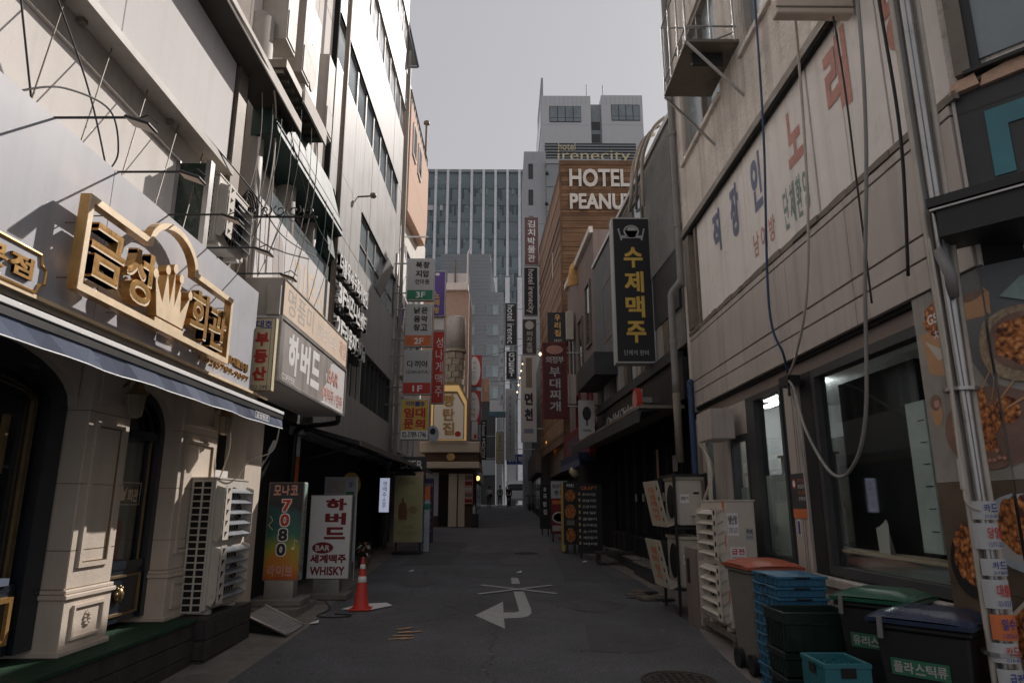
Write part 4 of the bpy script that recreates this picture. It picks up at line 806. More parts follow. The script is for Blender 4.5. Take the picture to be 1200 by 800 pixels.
f.text('lettering', t, m_brown, 'Class', .1, 1.45, .5, 1.58, .006, .01); f.chars('lettering', t, m_brown, '진하고 부드럽게', .1, .18, .6, .28, .006, .01); f.chars('lettering', t, m_brown, '오리지널', .2, .33, .5, .42, .006, .01); f.poly('leaf_print', t, m_goldd, ell(.48, .8, .12, .1, 10), .005, .007)
B('stand_base', t, m_black, -2.85, 17.95, .46, -2.13, 18.4, .52); 
for x in (-2.8, -2.2): B('leg', t, m_black, x, 18.1, .52, x + .05, 18.15, .75)
t = T('slim_side_board', 'slim pink and white board standing beside the yellow poster stand', 'sign', (-2.05, 18.6, .46)); f = Face((-2.12, 18.5, .5), (1, 0, 0)); f.rect('board', t, mat('pale_blue_board', (.4, .45, .48), .6), 0, 0, .14, 1.3, -.04, 0); f.rect('red_top', t, m_sorange, 0, 1.301, .14, 1.66, -.04, 0); f.rect('green_patch', t, m_sgreen, 0, 1.05, .14, 1.2, .001, .003)
t = T('open_menu_board', 'purple menu board with small white writing left of the white kiosk', 'sign', (-1.8, 19.5, .48)); f = Face((-2.68, 20.5, .6), (1, .02, 0), (-.02, .12, 1)); f.rect('board', t, mat('dusty_purple', (.05, .035, .11), .7), 0, 0, .6, 1.85, -.04, 0); f.text('lettering', t, m_greyf, 'OPEN', .3, 1.6, .56, 1.7, .003, .01)
for k in range(5): f.chars('lettering', t, m_greyf, ('생맥주 오백', '골뱅이소면', '치킨 모둠', '과일안주', '노가리구이')[k], .24, 1.1 - k * .2, .54, 1.16 - k * .2, .003, .0)
f.poly('food_print', t, m_tanp, ell(.4, 1.32, .11, .07, 12), .001, .003)
for (x, y, l) in ((-3.0, 15.2, 'pink and white potted flowers by the menu banner'),):
    t = T('flower_pot', l, 'flowers', (x, y, gz(y))); M().lathe((x, y, gz(y)), [(.1, 0), (.14, .2), (.15, .22)], 12).build('pot', t, m_brown); q = M()
    for k in range(90):
        a, r_, h_ = random.uniform(0, 6.28), random.uniform(0, .2), random.uniform(.24, .52); c = Vector((x + r_ * math.cos(a), y + r_ * math.sin(a), gz(y) + h_)); d1 = Vector((random.uniform(-1, 1), random.uniform(-1, 1), random.uniform(-1, 1))).normalized() * .03; d2 = d1.orthogonal().normalized() * .025
        q.add([c - d1 - d2, c + d1 - d2, c + d1 + d2, c - d1 + d2], [(0, 1, 2, 3)], random.choice([m_redf, m_whitep, m_turf, m_turf]))
    kind(q.build('blossom', t), 'stuff')
# kiosk
kk = T('corner_kiosk', 'white corner food kiosk with gold framed sign and posters', 'building', (-2.3, 30, .75)); m_kw = mat('kiosk_cream', (.62, .52, .40), .6, var=.05); m_kd = mat('kiosk_dark_band', (.08, .04, .02), .6)
B('body', kk, m_kd, -3.5, 29.9, .75, -1.35, 33, 3.1); B('canopy_lower', kk, m_kw, -3.45, 29.1, 3.15, -1.08, 33, 3.42, .02); B('dark_band', kk, m_kd, -3.4, 29.25, 3.42, -1.12, 33, 3.8); B('canopy_upper', kk, m_kw, -3.6, 29.1, 3.8, -1.08, 33, 4.26, .03)
fk = Face((0, 29.9, 0), (1, 0, 0)); fk.rect('white_post', kk, m_kw, -2.4, .76, -2.05, 2.95, .001, .25); fk.rect('white_post', kk, m_kw, -2.0, .76, -1.72, 2.95, .001, .15); fk.rect('poster', kk, m_gret, -3.4, 1.2, -2.85, 3.0, .001, .04); fk.rect('poster', kk, m_redf, -1.72, 1.7, -1.38, 2.95, .16, .2); fk.rect('shop_door', kk, m_dark, -2.83, .8, -2.42, 2.9, .001, .03)
for k in range(5): fk.rect('menu_strip', kk, [m_redd, m_brown, m_gret][k % 3], -1.71, 1.75 + k * .24, -1.4, 1.9 + k * .24, .201, .205)
t2 = T('kiosk_sign', 'gold framed octagonal topped sign with gold letters above the kiosk', 'sign', (-2.4, 29.1, 4.3)); fk = Face((-2.4, 29.08, 4.28), (1, 0, 0), (0, 0, 1)); KS = 1.09
def octo(s, m, d0, d1, nm): fk.poly(nm, t2, m, [(a, b * KS) for a, b in [(-.8 * s, .0 + (1 - s) * .25), (.8 * s, .0 + (1 - s) * .25), (.8 * s, 1.62 * s + (1 - s) * .3), (.42 * s, 2.3 * s + (1 - s) * .1), (-.42 * s, 2.3 * s + (1 - s) * .1), (-.8 * s, 1.62 * s + (1 - s) * .3)]], d0, d1)
octo(1, m_goldd, 0, .1, 'outer_frame'); octo(.94, mat('lit_gold_frame', (.8, .55, .25), .4, emit=(1, .62, .22), es=.14), .1, .13, 'frame_face'); octo(.83, m_goldd, .131, .15, 'inner_rim'); octo(.78, mat('kiosk_sign_face', (.6, .55, .48), .5, emit=(1, .8, .6), es=.05), .151, .17, 'face_panel')
fk.chars('letter', t2, m_gold, '빵탄집', -.24, .2, .24, 2.0, .172, .03, .04, vertical=True, split=True); fk.poly('red_apple', t2, m_red, ell(.4, .28, .13, .12, 12), .172, .2)
tag(M().prism((-2.3, 29.2, 3.62), (1, 0, 0), (0, 0, 1), ell(0, 0, .18, .16, 14), 0, .06).build('gold_medallion', None, m_gold), 'small gold medallion on the dark band of the kiosk', 'emblem')
t = T('light_bulb_sign', 'round pale bottle cap sign at the lower left of the kiosk sign', 'sign', (-3.1, 28.9, 4.5)); M().prism((-3.05, 28.9, 4.55), (1, 0, 0), (0, 0, 1), ell(0, 0, .26, .36, 16), 0, .08).build('plate', t, mat('pale_blue_plate', (.35, .42, .5), .5)); M().prism((-3.05, 28.9, 4.66), (1, 0, 0), (0, 0, 1), ell(0, 0, .12, .14, 12), .082, .09).build('cap_print', t, m_blk)
# stone turret and pinkish block behind
tw = T('stone_turret', 'round stone turret with a steel drum on top behind the kiosk sign', 'tower', (-1.9, 31.6, 3.4))
M().lathe((-2.42, 31.9, 3.4), [(.44, 0), (.44, 5.3)], 20).build('core', tw, mat('mortar', (.12, .11, .1), .9)); m_st = mat('tan_stone', (.34, .29, .23), .85, var=.3, scale=5, bump=.5)
for r_ in range(17):
    n = 9
    for k in range(n):
        a0 = 2 * math.pi * (k + (r_ % 2) * .5) / n + .02; a1 = a0 + 2 * math.pi / n - .07 + random.uniform(-.04, .04)
        if not (math.sin((a0 + a1) / 2) < .35): continue
        z0 = 3.42 + r_ * .31; R0, R1 = .44, .48 + random.uniform(0, .03)
        M().hexa([(-2.42 + R0 * math.cos(a0), 31.9 + R0 * math.sin(a0), z0), (-2.42 + R1 * math.cos(a0), 31.9 + R1 * math.sin(a0), z0), (-2.42 + R1 * math.cos(a1), 31.9 + R1 * math.sin(a1), z0), (-2.42 + R0 * math.cos(a1), 31.9 + R0 * math.sin(a1), z0), (-2.42 + R0 * math.cos(a0), 31.9 + R0 * math.sin(a0), z0 + .29), (-2.42 + R1 * math.cos(a0), 31.9 + R1 * math.sin(a0), z0 + .29), (-2.42 + R1 * math.cos(a1), 31.9 + R1 * math.sin(a1), z0 + .29), (-2.42 + R0 * math.cos(a1), 31.9 + R0 * math.sin(a1), z0 + .29)]).build('stone', tw, m_st)
M().lathe((-2.42, 31.9, 8.71), [(.54, 0), (.54, .12), (.5, .13), (.4, .14)], 24).build('cornice', tw, m_st); M().lathe((-2.40, 31.9, 8.85), [(.46, 0), (.46, 1.55), (.42, 1.6)], 28).build('steel_drum', tw, mat('drum_steel', (.42, .40, .37), .55, .2, streak=.4), smooth=True)
pk = T('pink_render_building', 'pinkish rendered building with white rooftop units behind the turret', 'building', (-3, 34, 3)); m_pk = mat('pink_render', (.44, .31, .25), .85, var=.08)
B('wall', pk, m_pk, -9, 33.2, .8, -1.86, 37, 12.2, .02); B('cornice', pk, m_creamw, -9, 33.0, 12.21, -1.9, 37, 12.6, .03); B('roof_unit', pk, m_white, -3.0, 33.6, 12.61, -1.9, 34.6, 13.3, .02); M().tube([(-2.6, 33.5, 12.6), (-2.6, 33.5, 14)], .05, 6).build('roof_pipe', pk, m_brown); M().tube([(-1.95, 33.3, 12.6), (-1.95, 33.3, 14.3), (-1.8, 33.3, 14.6)], .05, 6).build('roof_pipe', pk, m_whitep)
dl = T('dark_bar_building', 'dark low buildings behind the kiosk on the left of the alley', 'building', (-4, 45, 1)); B('wall', dl, m_char, -12, 37.2, .9, -2.0, 58, 9.5); B('shop_band', dl, m_black, -2.0, 38, 3.2, -1.8, 57, 4.2); 
for k in range(6): B('shop_window', dl, m_glassd, -2.0, 38.5 + k * 3, 1.2, -1.95, 41 + k * 3, 3.0)
blade('cafe_sign', 'upper white octagonal cafe sign with red border', -2.3, -1.42, 40, 8.45, 10.35, m_red, [('e', m_whitep, .5, .5, .42, .46), ('v', m_brown, '커피한잔', .38, .2, .62, .82, 0)], rim=m_redd, post=-3.0)
blade('cafe_sign', 'lower white octagonal cafe sign with red border', -2.35, -1.45, 40, 6.2, 8.2, m_red, [('e', m_whitep, .5, .5, .42, .46), ('v', m_brown, '시간여행', .38, .2, .62, .82, 0)], rim=m_redd, post=-3.0)
blade('arched_pink_sign', 'pale orange arched sign frame beside the octagonal cafe signs', -1.4, -.95, 40.4, 7.6, 9.0, m_brick, [], rim=m_brick, post=-2.0)
blade('moon_sign', 'black vertical sign with white MOON letters reading downwards', -1.5, -1.15, 42, 4.3, 6.7, m_blk, [('R', m_whitep, 'Hotel MOON', .2, .05, .8, .95, .02)], rim=m_black, post=-2.0)
blade('white_arch_sign', 'small white lit sign with a red mark on the dark wall above the kiosk roof', -1.9, -1.5, 38, 5.1, 6.2, m_whitep, [('e', m_red, .6, .2, .2, .12)], rim=m_black, post=-2.0)
blade('cream_twin_sign', 'cream vertical sign with grey letters in the far alley', -.62, -.12, 46, 4.3, 6.4, m_cream2, [('v', m_brown, '일품향', .3, .45, .7, .95, 0), ('r', m_brown, .05, .4, .95, .42), ('v', m_redf, '중식', .3, .05, .7, .36, 0)], rim=m_brown, post=-2.0)
blade('long_grey_sign', 'long pale grey vertical sign with small dark letters in the far alley', 0.0, .62, 44, 4.4, 9.0, m_gret, [('v', m_blk, '이비스명동비즈니스', .4, .1, .6, .9, 0)], rim=m_steel, post=2.0)
tag(M().lathe((-1.45, 37.0, 3.0), [(.04, -.1), (.1, -.02), (.1, .08), (.04, .14)], 10).build('wall_lantern', None, mat('lit_lantern', (.9, .5, .2), .5, emit=(1, .42, .12), es=2.0), smooth=True), 'small lit orange lantern at the right edge of the kiosk', 'lantern')
# ================================================================ RIGHT: CLADDING FRONTED BUILDING
r1 = T('taupe_shop_building', 'taupe clad shop building with peeling white letter boards and rough beige wall above', 'building', (3.4, 7.5, 0))
FR = Face((2.95, 0, 0), (0, -1, 0))      # a = -Y
def rr(name, m, y0, y1, z0, z1, d0, d1, par=None, bev=0.0): return FR.rect(name, par or r1, m, -y1, z0, -y0, z1, d0, d1, bev)
B('core_wall', r1, m_beige, 2.96, 4.3, 9.3, 12, 10.75, 15)
rr('rough_wall', m_beige, 4.0, 10.75, 6.03, 7.2, -.3, 0); rr('rough_wall', m_beige, 10.32, 10.75, 7.2, 9.3, -.3, 0); rr('rough_wall', m_beige, 7.45, 8.35, 7.2, 9.3, -.3, 0); rr('rough_wall', m_beige, 4.0, 5.0, 7.2, 9.3, -.3, 0); rr('rough_wall', m_beige, 4.0, 10.75, 9.301, 15, -.3, 0); rr('rough_wall', m_beige, 10.5, 10.75, 3.1, 6.03, -.3, 0)
for (y0, y1) in ((5.0, 7.45), (8.35, 10.32)):
    wn = FR.frame('window', r1, m_taupe, -y1 + .0, 7.2, -y0, 9.3, .07, -.16, -.04); FR.rect('pane', wn, m_glassb, -y1 + .07, 7.27, -y0 - .07, 9.23, -.15, -.13)
    rr('mullion', m_brown, (y0 + y1) / 2 - .03, (y0 + y1) / 2 + .03, 7.27, 9.23, -.129, -.05, wn); rr('window_sill', m_beige, y0 - .04, y1 + .04, 7.13, 7.199, .001, .05)
# letter boards
rr('board_back', m_dark, 4.0, 10.5, 4.3, 6.03, -.3, -.13)
bd = [(9.9, 7.83), (7.81, 5.97), (5.94, 5.36), (5.34, 4.72), (4.70, 4.02)]
for i, (b, a) in enumerate(bd): rr('letter_board', m_offw, a, b, 4.36, 5.93, -.12, -.02 + .004 * (i % 2), bev=.004)
rr('board_hood', m_brown, 4.0, 10.5, 5.93, 6.028, -.12, .07); rr('hood_edge', m_dark, 4.0, 10.5, 5.90, 5.929, -.0, .05)
rr('board_jamb', m_brown, 10.25, 10.5, 4.36, 5.9, -.1, .03); rr('board_jamb', m_brown, 9.92, 10.0, 4.36, 5.9, -.1, .01); rr('board_strip', m_offw, 10.01, 10.24, 4.36, 5.9, -.12, -.06)
for ch, (ya, za, yb, zb), mm in (('직', (9.13, 5.1, 8.77, 5.72), m_bluef), ('장', (8.36, 5.05, 8.02, 5.75), m_bluef), ('인', (7.58, 5.05, 7.22, 5.75), m_bluef), ('노', (6.52, 5.08, 6.12, 5.7), m_redf), ('래', (5.62, 5.05, 5.14, 5.82), m_redf), ('방', (4.66, 5.05, 4.2, 5.8), m_redf)):
    FR.chars('lettering', r1, mm, ch, -ya, za, -yb, zb, -.013, .04)
FR.chars('lettering', r1, m_redf, '남여방', -7.68, 4.53, -6.95, 4.83, -.013, .02, gap=.3); FR.chars('lettering', r1, m_greenf, '단체환영', -6.75, 4.5, -6.1, 4.95, -.013, .02, gap=.25)
# broken ledge
q = M()
y = 10.5
while y > 4.0:
    w_ = random.uniform(.12, .4); h_ = random.uniform(.05, .075); d_ = random.uniform(.01, .03)
    q.prism(FR.o, FR.r, FR.u, [(-y, 4.27), (-y + w_ * .99, 4.265), (-y + w_ * .99, 4.27 + h_ * .95), (-y + w_ * .5, 4.27 + h_), (-y + .004, 4.27 + h_ * .9)], .0, d_ + .02); y -= w_
rr('ledge_core', m_taupe, 4.0, 10.5, 4.2, 4.36, -.3, .0); q.build('broken_ledge_stone', r1, m_brown)
# cladding courses
seams = [10.5, 9.3, 7.95, 6.75, 5.45, 4.0]
for (z0, z1) in ((4.19, 4.26), (3.54, 4.175), (3.37, 3.525), (3.14, 3.355)):
    for i in range(5): rr('cladding_panel', m_mauve, seams[i + 1] + .004, seams[i] - .004, z0, z1, -.02, .03 + random.uniform(-.002, .002), bev=.003)
rr('cladding_back', m_dark, 4.0, 10.5, 3.10, 4.199, -.3, -.022)
rr('shop_header', m_mauved, 4.0, 10.5, 2.98, 3.10, -.3, -.06); 
# openings: pillars
for (y0, y1, m_) in ((6.86, 7.22, m_mauve), (9.15, 9.85, m_mauve), (10.25, 10.75, m_mauve)):
    rr('shop_pillar', m_, y0, y1, .2, 2.975, -.3, -.03)
    for k in (.3, .45): rr('pillar_groove', m_mauved, y0 + (y1 - y0) * k, y0 + (y1 - y0) * k + .012, .25, 2.97, -.029, -.0275)
rr('dado', m_mauve, 4.72, 6.85, .15, 1.0, -.3, -.02); rr('dado', m_mauve, 7.23, 9.14, .15, 1.08, -.3, -.05); rr('dado', m_mauve, 9.86, 10.24, .15, 1.08, -.3, -.05)
for (z0, z1, d) in ((.98, 1.06, .06), (.8, .9, .03)): rr('sill_band', m_mauve, 4.72, 6.85, z0, z1, -.02, d, bev=.006)
def shopwin(y0, y1, z0, z1, fr=.07, pane=m_glass):
    wn = FR.frame('window', r1, m_char, -y1, z0, -y0, z1, fr, -.16, -.05); FR.rect('pane', wn, pane, -y1 + fr, z0 + fr, -y0 - fr, z1 - fr, -.12, -.112); return wn
shopwin(4.73, 6.6, 1.07, 2.975, .08); rr('dark_jamb', m_black, 6.6, 6.85, 1.06, 2.975, -.2, -.045); rr('dark_jamb', m_char, 7.225, 7.36, 1.08, 2.975, -.2, -.07)
shopwin(7.36, 8.25, 1.09, 2.975, .06); rr('dark_jamb', m_char, 8.25, 8.5, .2, 2.975, -.2, -.06); shopwin(8.5, 9.14, 1.09, 2.55, .06); rr('panel', m_mauve, 8.5, 9.14, 2.56, 2.975, -.2, -.06); shopwin(9.86, 10.24, 1.09, 2.975, .05)
B('soffit_box', r1, m_mauve, 2.6, 8.62, 2.5, 2.9, 9.25, 2.88, .006)
# room behind
B('room_floor', r1, m_conc, 3.25, 4.3, .14, 7, 10.75, .2); B('room_back', r1, mat('shop_wall', (.5, .52, .5), .8), 6.9, 4.3, .2, 7.0, 10.75, 3.3); B('room_ceiling', r1, m_gret, 3.25, 4.3, 3.2, 7, 10.75, 3.3); B('room_wall', r1, m_gret, 3.25, 10.6, .2, 7, 10.75, 3.2); B('room_wall', r1, m_gret, 3.25, 4.25, .2, 7, 4.32, 3.2); B('slab', r1, m_beige, 3.25, 4.32, 3.31, 12, 10.75, 9.29); B('side_wall', r1, m_beige, 7.01, 4.3, 0, 12, 10.75, 3.3)
for y in (8.3, 9.3): tag(B('fluorescent_tube', None, mat('tube_light', (.9, .9, .9), .5, emit=(.95, 1, 1), es=26.0) if 'tube_light' not in bpy.data.materials else bpy.data.materials['tube_light'], 3.9, y, 3.1, 3.96, y + .9, 3.14), 'lit white fluorescent tube seen through the shop glass' + (', nearer one' if y < 9 else ', farther one'), 'ceiling lamp')
m_frost = mat('frosted_film', (.55, .60, .57), .4, var=.1, scale=.8); m_wh2 = mat('pale_cabinet', (.66, .72, .69), .4)
tag(B('frosted_film', None, m_frost, 3.09, 7.43, 1.16, 3.08, 8.18, 2.02), 'pale green frosted film on the lower half of the middle window', 'window film'); tag(B('frosted_film', None, m_frost, 3.075, 8.57, 1.16, 3.08, 9.07, 1.9), 'pale frosted film on the narrow far window', 'window film')
t = T('pale_curtain', 'pale hanging cloth at the far end of the big shop window', 'curtain', (3.3, 6.3, 1.3)); q = M(); vs = []
for i in range(17): vs += [(3.25 + .03 * math.sin(i * 1.3), 6.72 + .45 * i / 16, 1.33), (3.25 + .02 * math.sin(i * 1.3 + .5), 6.82 + .35 * i / 16, 2.2)]
q.add(vs, [(2 * i, 2 * i + 1, 2 * i + 3, 2 * i + 2) for i in range(16)]); q.build('cloth', t, m_frost)
B('partition_board', None, mat('board_black', (.025, .025, .027), .35), 3.32, 5.4, 1.22, 3.38, 6.7, 2.85); tag(bpy.data.objects['partition_board'], 'large black partition board standing inside the big shop window', 'partition')
t = T('height_chart_panel', 'pale green panel with short black ticks at the near end of the shop window', 'panel', (3.2, 4.83, 1.3)); B('panel', t, m_wh2, 3.1, 5.0, 1.35, 3.12, 5.24, 2.45)
for k in range(6): B('tick', t, m_black, 3.096, 5.02, 1.5 + k * .16, 3.099, 5.1, 1.507 + k * .16)
t = T('window_shelf', 'thin wooden shelf across the inside of the big shop window', 'shelf', (3.2, 5.6, 1.3)); B('board', t, m_peach, 3.1, 4.8, 1.27, 3.3, 7.3, 1.295); B('low_panel', t, m_wh2, 3.27, 4.8, 1.08, 3.29, 7.3, 1.268)
t = T('paper_menus', 'bunch of white paper menus standing on the window shelf', 'papers', (3.2, 5.95, 1.3))
for k in range(6): M().hexa([(3.15 + k * .02, 5.8 + k * .02, 1.297), (3.152 + k * .02, 5.8 + k * .02, 1.297), (3.20 + k * .01, 6.05, 1.297), (3.198 + k * .01, 6.05, 1.297), (3.13 + k * .02, 5.74 + k * .045, 1.53 + .02 * (k % 3)), (3.132 + k * .02, 5.74 + k * .045, 1.53 + .02 * (k % 3)), (3.2 + k * .01, 6.07, 1.5), (3.198 + k * .01, 6.07, 1.5)]).build('sheet', t, m_whitep)
t = T('white_shelf_unit', 'white shelf unit with wooden top inside the middle shop window', 'shelf', (3.5, 8.0, .2)); B('side', t, m_white, 3.4, 7.9, .2, 3.8, 7.95, 2.25); B('side', t, m_white, 3.4, 8.45, .2, 3.8, 8.5, 2.25); B('top', t, m_brick, 3.38, 7.85, 2.251, 3.82, 8.55, 2.28); B('fridge', t, m_char, 4.1, 7.5, .2, 4.7, 8.6, 2.5)
t = T('notice_sign', 'dark no entry notice with orange foot on the near shop pillar', 'sign', (2.9, 7.05, 1.8)); f = Face((2.98 - .001, 7.21, 1.56), (0, -1, 0)); f.rect('board', t, m_char, 0, 0, .34, .44, .001, .008); f.rect('orange_foot', t, m_sorange, 0, 0, .34, .09, .0085, .011); q = M(); q.prism(f.o, f.r, f.u, ell(.07, .34, .045, .05, 16), .0085, .010); q.build('red_ring', t, m_red); f.poly('white_disc', t, m_whitep, ell(.07, .34, .03, .035, 16), .0102, .0112)
for k in range(4): f.chars('lettering', t, m_whitep if k % 2 else m_sorange, ('화장실', '출입금지', '외부인 사용금지', '관계자외')[k], .15, .35 - k * .06, .31, .39 - k * .06, .009, 0)
t = T('small_sticker', 'small black and white sticker under the notice on the shop pillar', 'sticker', (2.9, 7.1, 1.45)); f.rect('sheet', t, m_whitep, .06, -.17, .12, -.01, .001, .004); f.rect('dark_print', t, m_blueink, .068, -.16, .112, -.03, .0045, .006)

# chamfered corner, poster
cd = Vector((.66, -.751, 0)).normalized(); FC = Face((2.95, 4.0, 0), cd)
FC.rect('chamfer_wall', r1, m_beige, -.0, 4.37, 3.0, 6.2, -.3, -.005); FC.rect('chamfer_wall', r1, m_beige, 0, 6.201, 3.0, 15, -.3, -.004); FC.rect('dark_fascia', r1, m_char, .02, 3.3, 3.0, 4.32, -.3, .01); FC.rect('corner_cladding', r1, m_mauve, 0, 3.14, .019, 4.3, -.05, .025)
FC.poly('teal_emblem', r1, mat('teal_print', (.05, .19, .23), .5), [(.165, 3.68), (.275, 3.68), (.275, 4.0), (1.0, 4.0), (1.0, 4.13), (.165, 4.13)], .011, .02); FC.rect('fascia_groove', r1, m_black, 0.02, 4.16, 3, 4.175, .0102, .0107)
q = M(); a = 0
while a < 2.8: w_ = random.uniform(.1, .3); q.prism(FC.o, FC.r, FC.u, [(a, 4.30), (a + w_, 4.31), (a + w_ * .9, 4.39 + random.uniform(0, .03)), (a + .02, 4.37)], -.1, random.uniform(.02, .07)); a += w_
q.build('broken_ledge_stone', r1, m_brick)
FC.rect('upper_window_frame', r1, m_brown, .05, 4.42, .14, 9, .0, .06); FC.rect('upper_window_frame', r1, m_black, .14, 4.42, .19, 9, .0, .04); FC.rect('upper_window_pane', r1, m_glassb, .19, 4.5, 2.8, 9, .001, .02); FC.rect('window_ledge', r1, m_black, .1, 4.395, 2.8, 4.419, .0, .09)
cp = T('black_entrance_canopy', 'black entrance canopy with a steel lip over the fried chicken poster', 'canopy', (2.9, 3.7, 3.4)); 
M().prism(FC.P(-.1, 0, 0), FC.r, FC.u, [(0, 3.27), (3, 3.27), (3, 3.46), (0, 3.46)], .03, .34).build('box', cp, m_black); M().prism(FC.P(-.14, 0, 0), FC.r, FC.u, [(0, 3.462), (3.05, 3.462), (3.05, 3.52), (0, 3.52)], .03, .37).build('lip', cp, m_black); M().prism(FC.P(-.0, 0, 0), FC.r, FC.u, [(0, 3.522), (3.05, 3.522), (3.05, 3.57), (0, 3.57)], .03, .12).build('steel_flashing', cp, m_steel); M().prism(FC.P(-.13, 0, 0), FC.r, FC.u, [(0, 3.44), (3, 3.44), (3, 3.452), (0, 3.452)], .3405, .36).build('bright_edge', cp, m_steel)
ps = T('food_poster', 'large fried chicken poster wrapping the corner beside the shop window', 'poster', (3.0, 4.3, 1.6))
m_ptop = mat('poster_slate', (.12, .13, .14), .6, var=.3, scale=1.5); m_pwood = mat('poster_grey_wood', (.30, .28, .25), .6, var=.25, scale=3, streak=.5); m_ptab = mat('poster_brown_table', (.11, .075, .05), .6, var=.3, scale=4, streak=.4)
def chicken(n):
    m = bpy.data.materials.new(n); m.use_nodes = True; t_ = m.node_tree; b_ = t_.nodes['Principled BSDF']; b_.inputs['Roughness'].default_value = .6
    c_ = t_.nodes.new('ShaderNodeTexCoord'); v = t_.nodes.new('ShaderNodeTexVoronoi'); v.inputs['Scale'].default_value = 28; z_ = t_.nodes.new('ShaderNodeTexNoise'); z_.inputs['Scale'].default_value = 45; z_.inputs['Detail'].default_value = 6
    r_ = t_.nodes.new('ShaderNodeValToRGB'); a_ = t_.nodes.new('ShaderNodeMath'); a_.operation = 'MULTIPLY_ADD'; a_.inputs[1].default_value = .55
    t_.links.new(c_.outputs['Object'], v.inputs[0]); t_.links.new(c_.outputs['Object'], z_.inputs[0]); t_.links.new(v.outputs['Distance'], a_.inputs[0]); t_.links.new(z_.outputs['Fac'], a_.inputs[2]); t_.links.new(a_.outputs[0], r_.inputs[0]); t_.links.new(r_.outputs[0], b_.inputs[0])
    e = r_.color_ramp.elements; e[0].position = .46; e[0].color = (.70, .36, .14, 1); e[1].position = .98; e[1].color = (.07, .015, .005, 1); k = e.new(.68); k.color = (.52, .17, .035, 1); return m
m_ch = chicken('fried_chicken_print')
D = [0.0125]
def both(nm, m, pts):          # an unrolled outline, s < 0 on the long wall and s > 0 round the corner
    D[0] += .0004
    for F_, o_, lo, hi in ((FR, -4.0, -.715, -.0), (FC, 0, .001, 2.6)):
        p = [(min(max(a, lo), hi) + o_, b) for a, b in pts]
        if max(a for a, b in p) - min(a for a, b in p) > .004: F_.poly(nm, ps, m, p, D[0], D[0] + .0003)
def be(nm, m, cx, cy, rx, ry, wob=0.0, n=28): both(nm, m, [(cx + rx * (1 + random.uniform(-wob, wob)) * math.cos(2 * math.pi * i / n), cy + ry * (1 + random.uniform(-wob, wob)) * math.sin(2 * math.pi * i / n)) for i in range(n)])
for (F_, a0, a1) in ((FR, -4.715, -4.0), (FC, 0.001, 2.6)):
    F_.rect('print_wood', ps, m_pwood, a0, 1.84, a1, 3.13, .001, .012); F_.rect('print_table', ps, m_ptab, a0, .25, a1, 1.838, .001, .012)
m_tan = mat('print_tan_cup', (.50, .28, .14), .6, var=.1); m_rat = mat('print_wicker', (.34, .25, .16), .7, var=.5, scale=34); m_board = mat('print_round_board', (.20, .115, .085), .6, var=.25, scale=6); m_plate = mat('print_plate', (.40, .46, .52), .4); m_pap = mat('print_paper', (.55, .50, .43), .6, var=.15, scale=9)
both('slate_print', m_ptop, [(-.30, 2.45), (-.2, 2.6), (2.6, 2.3), (2.6, 3.13), (-.5, 3.13), (-.36, 2.9)])
both('cup_print', m_tan, [(-.66, 2.86), (-.26, 2.82), (-.34, 2.5), (-.62, 2.57)]); be('chicken_print', m_ch, -.44, 2.93, .17, .12, .1); both('paper_print', m_pap, [(-.62, 2.8), (-.4, 2.68), (-.2, 2.86), (-.3, 2.7), (-.5, 2.64)])
FR.text('poster_lettering', ps, m_whitep, 'GS25', -4.56, 2.9, -4.36, 2.97, D[0] + .001, .02); FR.chars('poster_lettering', ps, m_whitep, '치킨', -4.52, 2.78, -4.36, 2.85, D[0] + .001, .0)
both('lid_print', m_tan, [(-.2, 2.84), (.02, 2.82), (.03, 2.96), (-.08, 3.0), (-.2, 2.98)]); be('lid_print', m_board, -.09, 2.97, .10, .03)
be('small_cup_print', m_tan, -.6, 2.31, .06, .1); be('small_cup_print', m_board, -.6, 2.37, .058, .055); be('sauce_print', m_redf, -.59, 2.36, .03, .025, .2)
be('board_print', m_board, -.14, 2.15, .40, .25)
for (cx, cy, rx, ry) in ((-.37, 2.2, .09, .12), (-.32, 2.3, .08, .08), (-.19, 2.33, .09, .08), (-.1, 2.2, .1, .09), (-.25, 2.1, .1, .08), (-.13, 2.07, .07, .06), (.02, 2.24, .07, .08)): be('chicken_print', m_ch, cx, cy, rx, ry, .12)
for k in range(9): x, z_ = -.3 + random.uniform(0, .3), 1.95 + random.uniform(0, .06); be('chilli_print', m_redf, x, z_, .018, .012, .2, 8)
for (p0, p1) in (((-.12, 2.38), (.02, 2.5)), ((-.05, 2.3), (.1, 2.42)), ((.02, 2.24), (.2, 2.34))): both('skewer_print', m_tan, [p0, p1, (p1[0], p1[1] + .014), (p0[0], p0[1] + .014)])
be('basket_print', m_rat, .16, 2.62, .24, .23); be('basket_hollow', m_board, .17, 2.63, .19, .18); be('chicken_print', m_ch, .18, 2.63, .17, .15, .12); both('cloth_print', m_greenf, [(.08, 2.92), (.2, 3.02), (.5, 3.04), (.5, 2.88), (.2, 2.87)])
be('pan_print', m_black, -.46, 1.33, .2, .2); be('pan_print', m_ptab, -.43, 1.37, .17, .17); be('chicken_print', m_ch, -.50, 1.40, .11, .16, .14); be('chicken_print', m_ch, -.44, 1.28, .09, .08, .14)
be('plate_print', m_plate, .05, 1.54, .36, .22); be('plate_print', m_gret, .05, 1.54, .31, .18); be('chicken_print', m_ch, .07, 1.58, .24, .18, .1); be('plate_print', m_plate, -.03, 1.36, .07, .015)
both('paper_print', m_pap, [(-.25, 1.02), (.0, 1.2), (.5, 1.22), (.9, 1.1), (.9, .6), (-.2, .62)]); be('chicken_print', m_ch, .05, .95, .25, .2, .1); be('chicken_print', m_ch, .0, .68, .2, .12, .12)
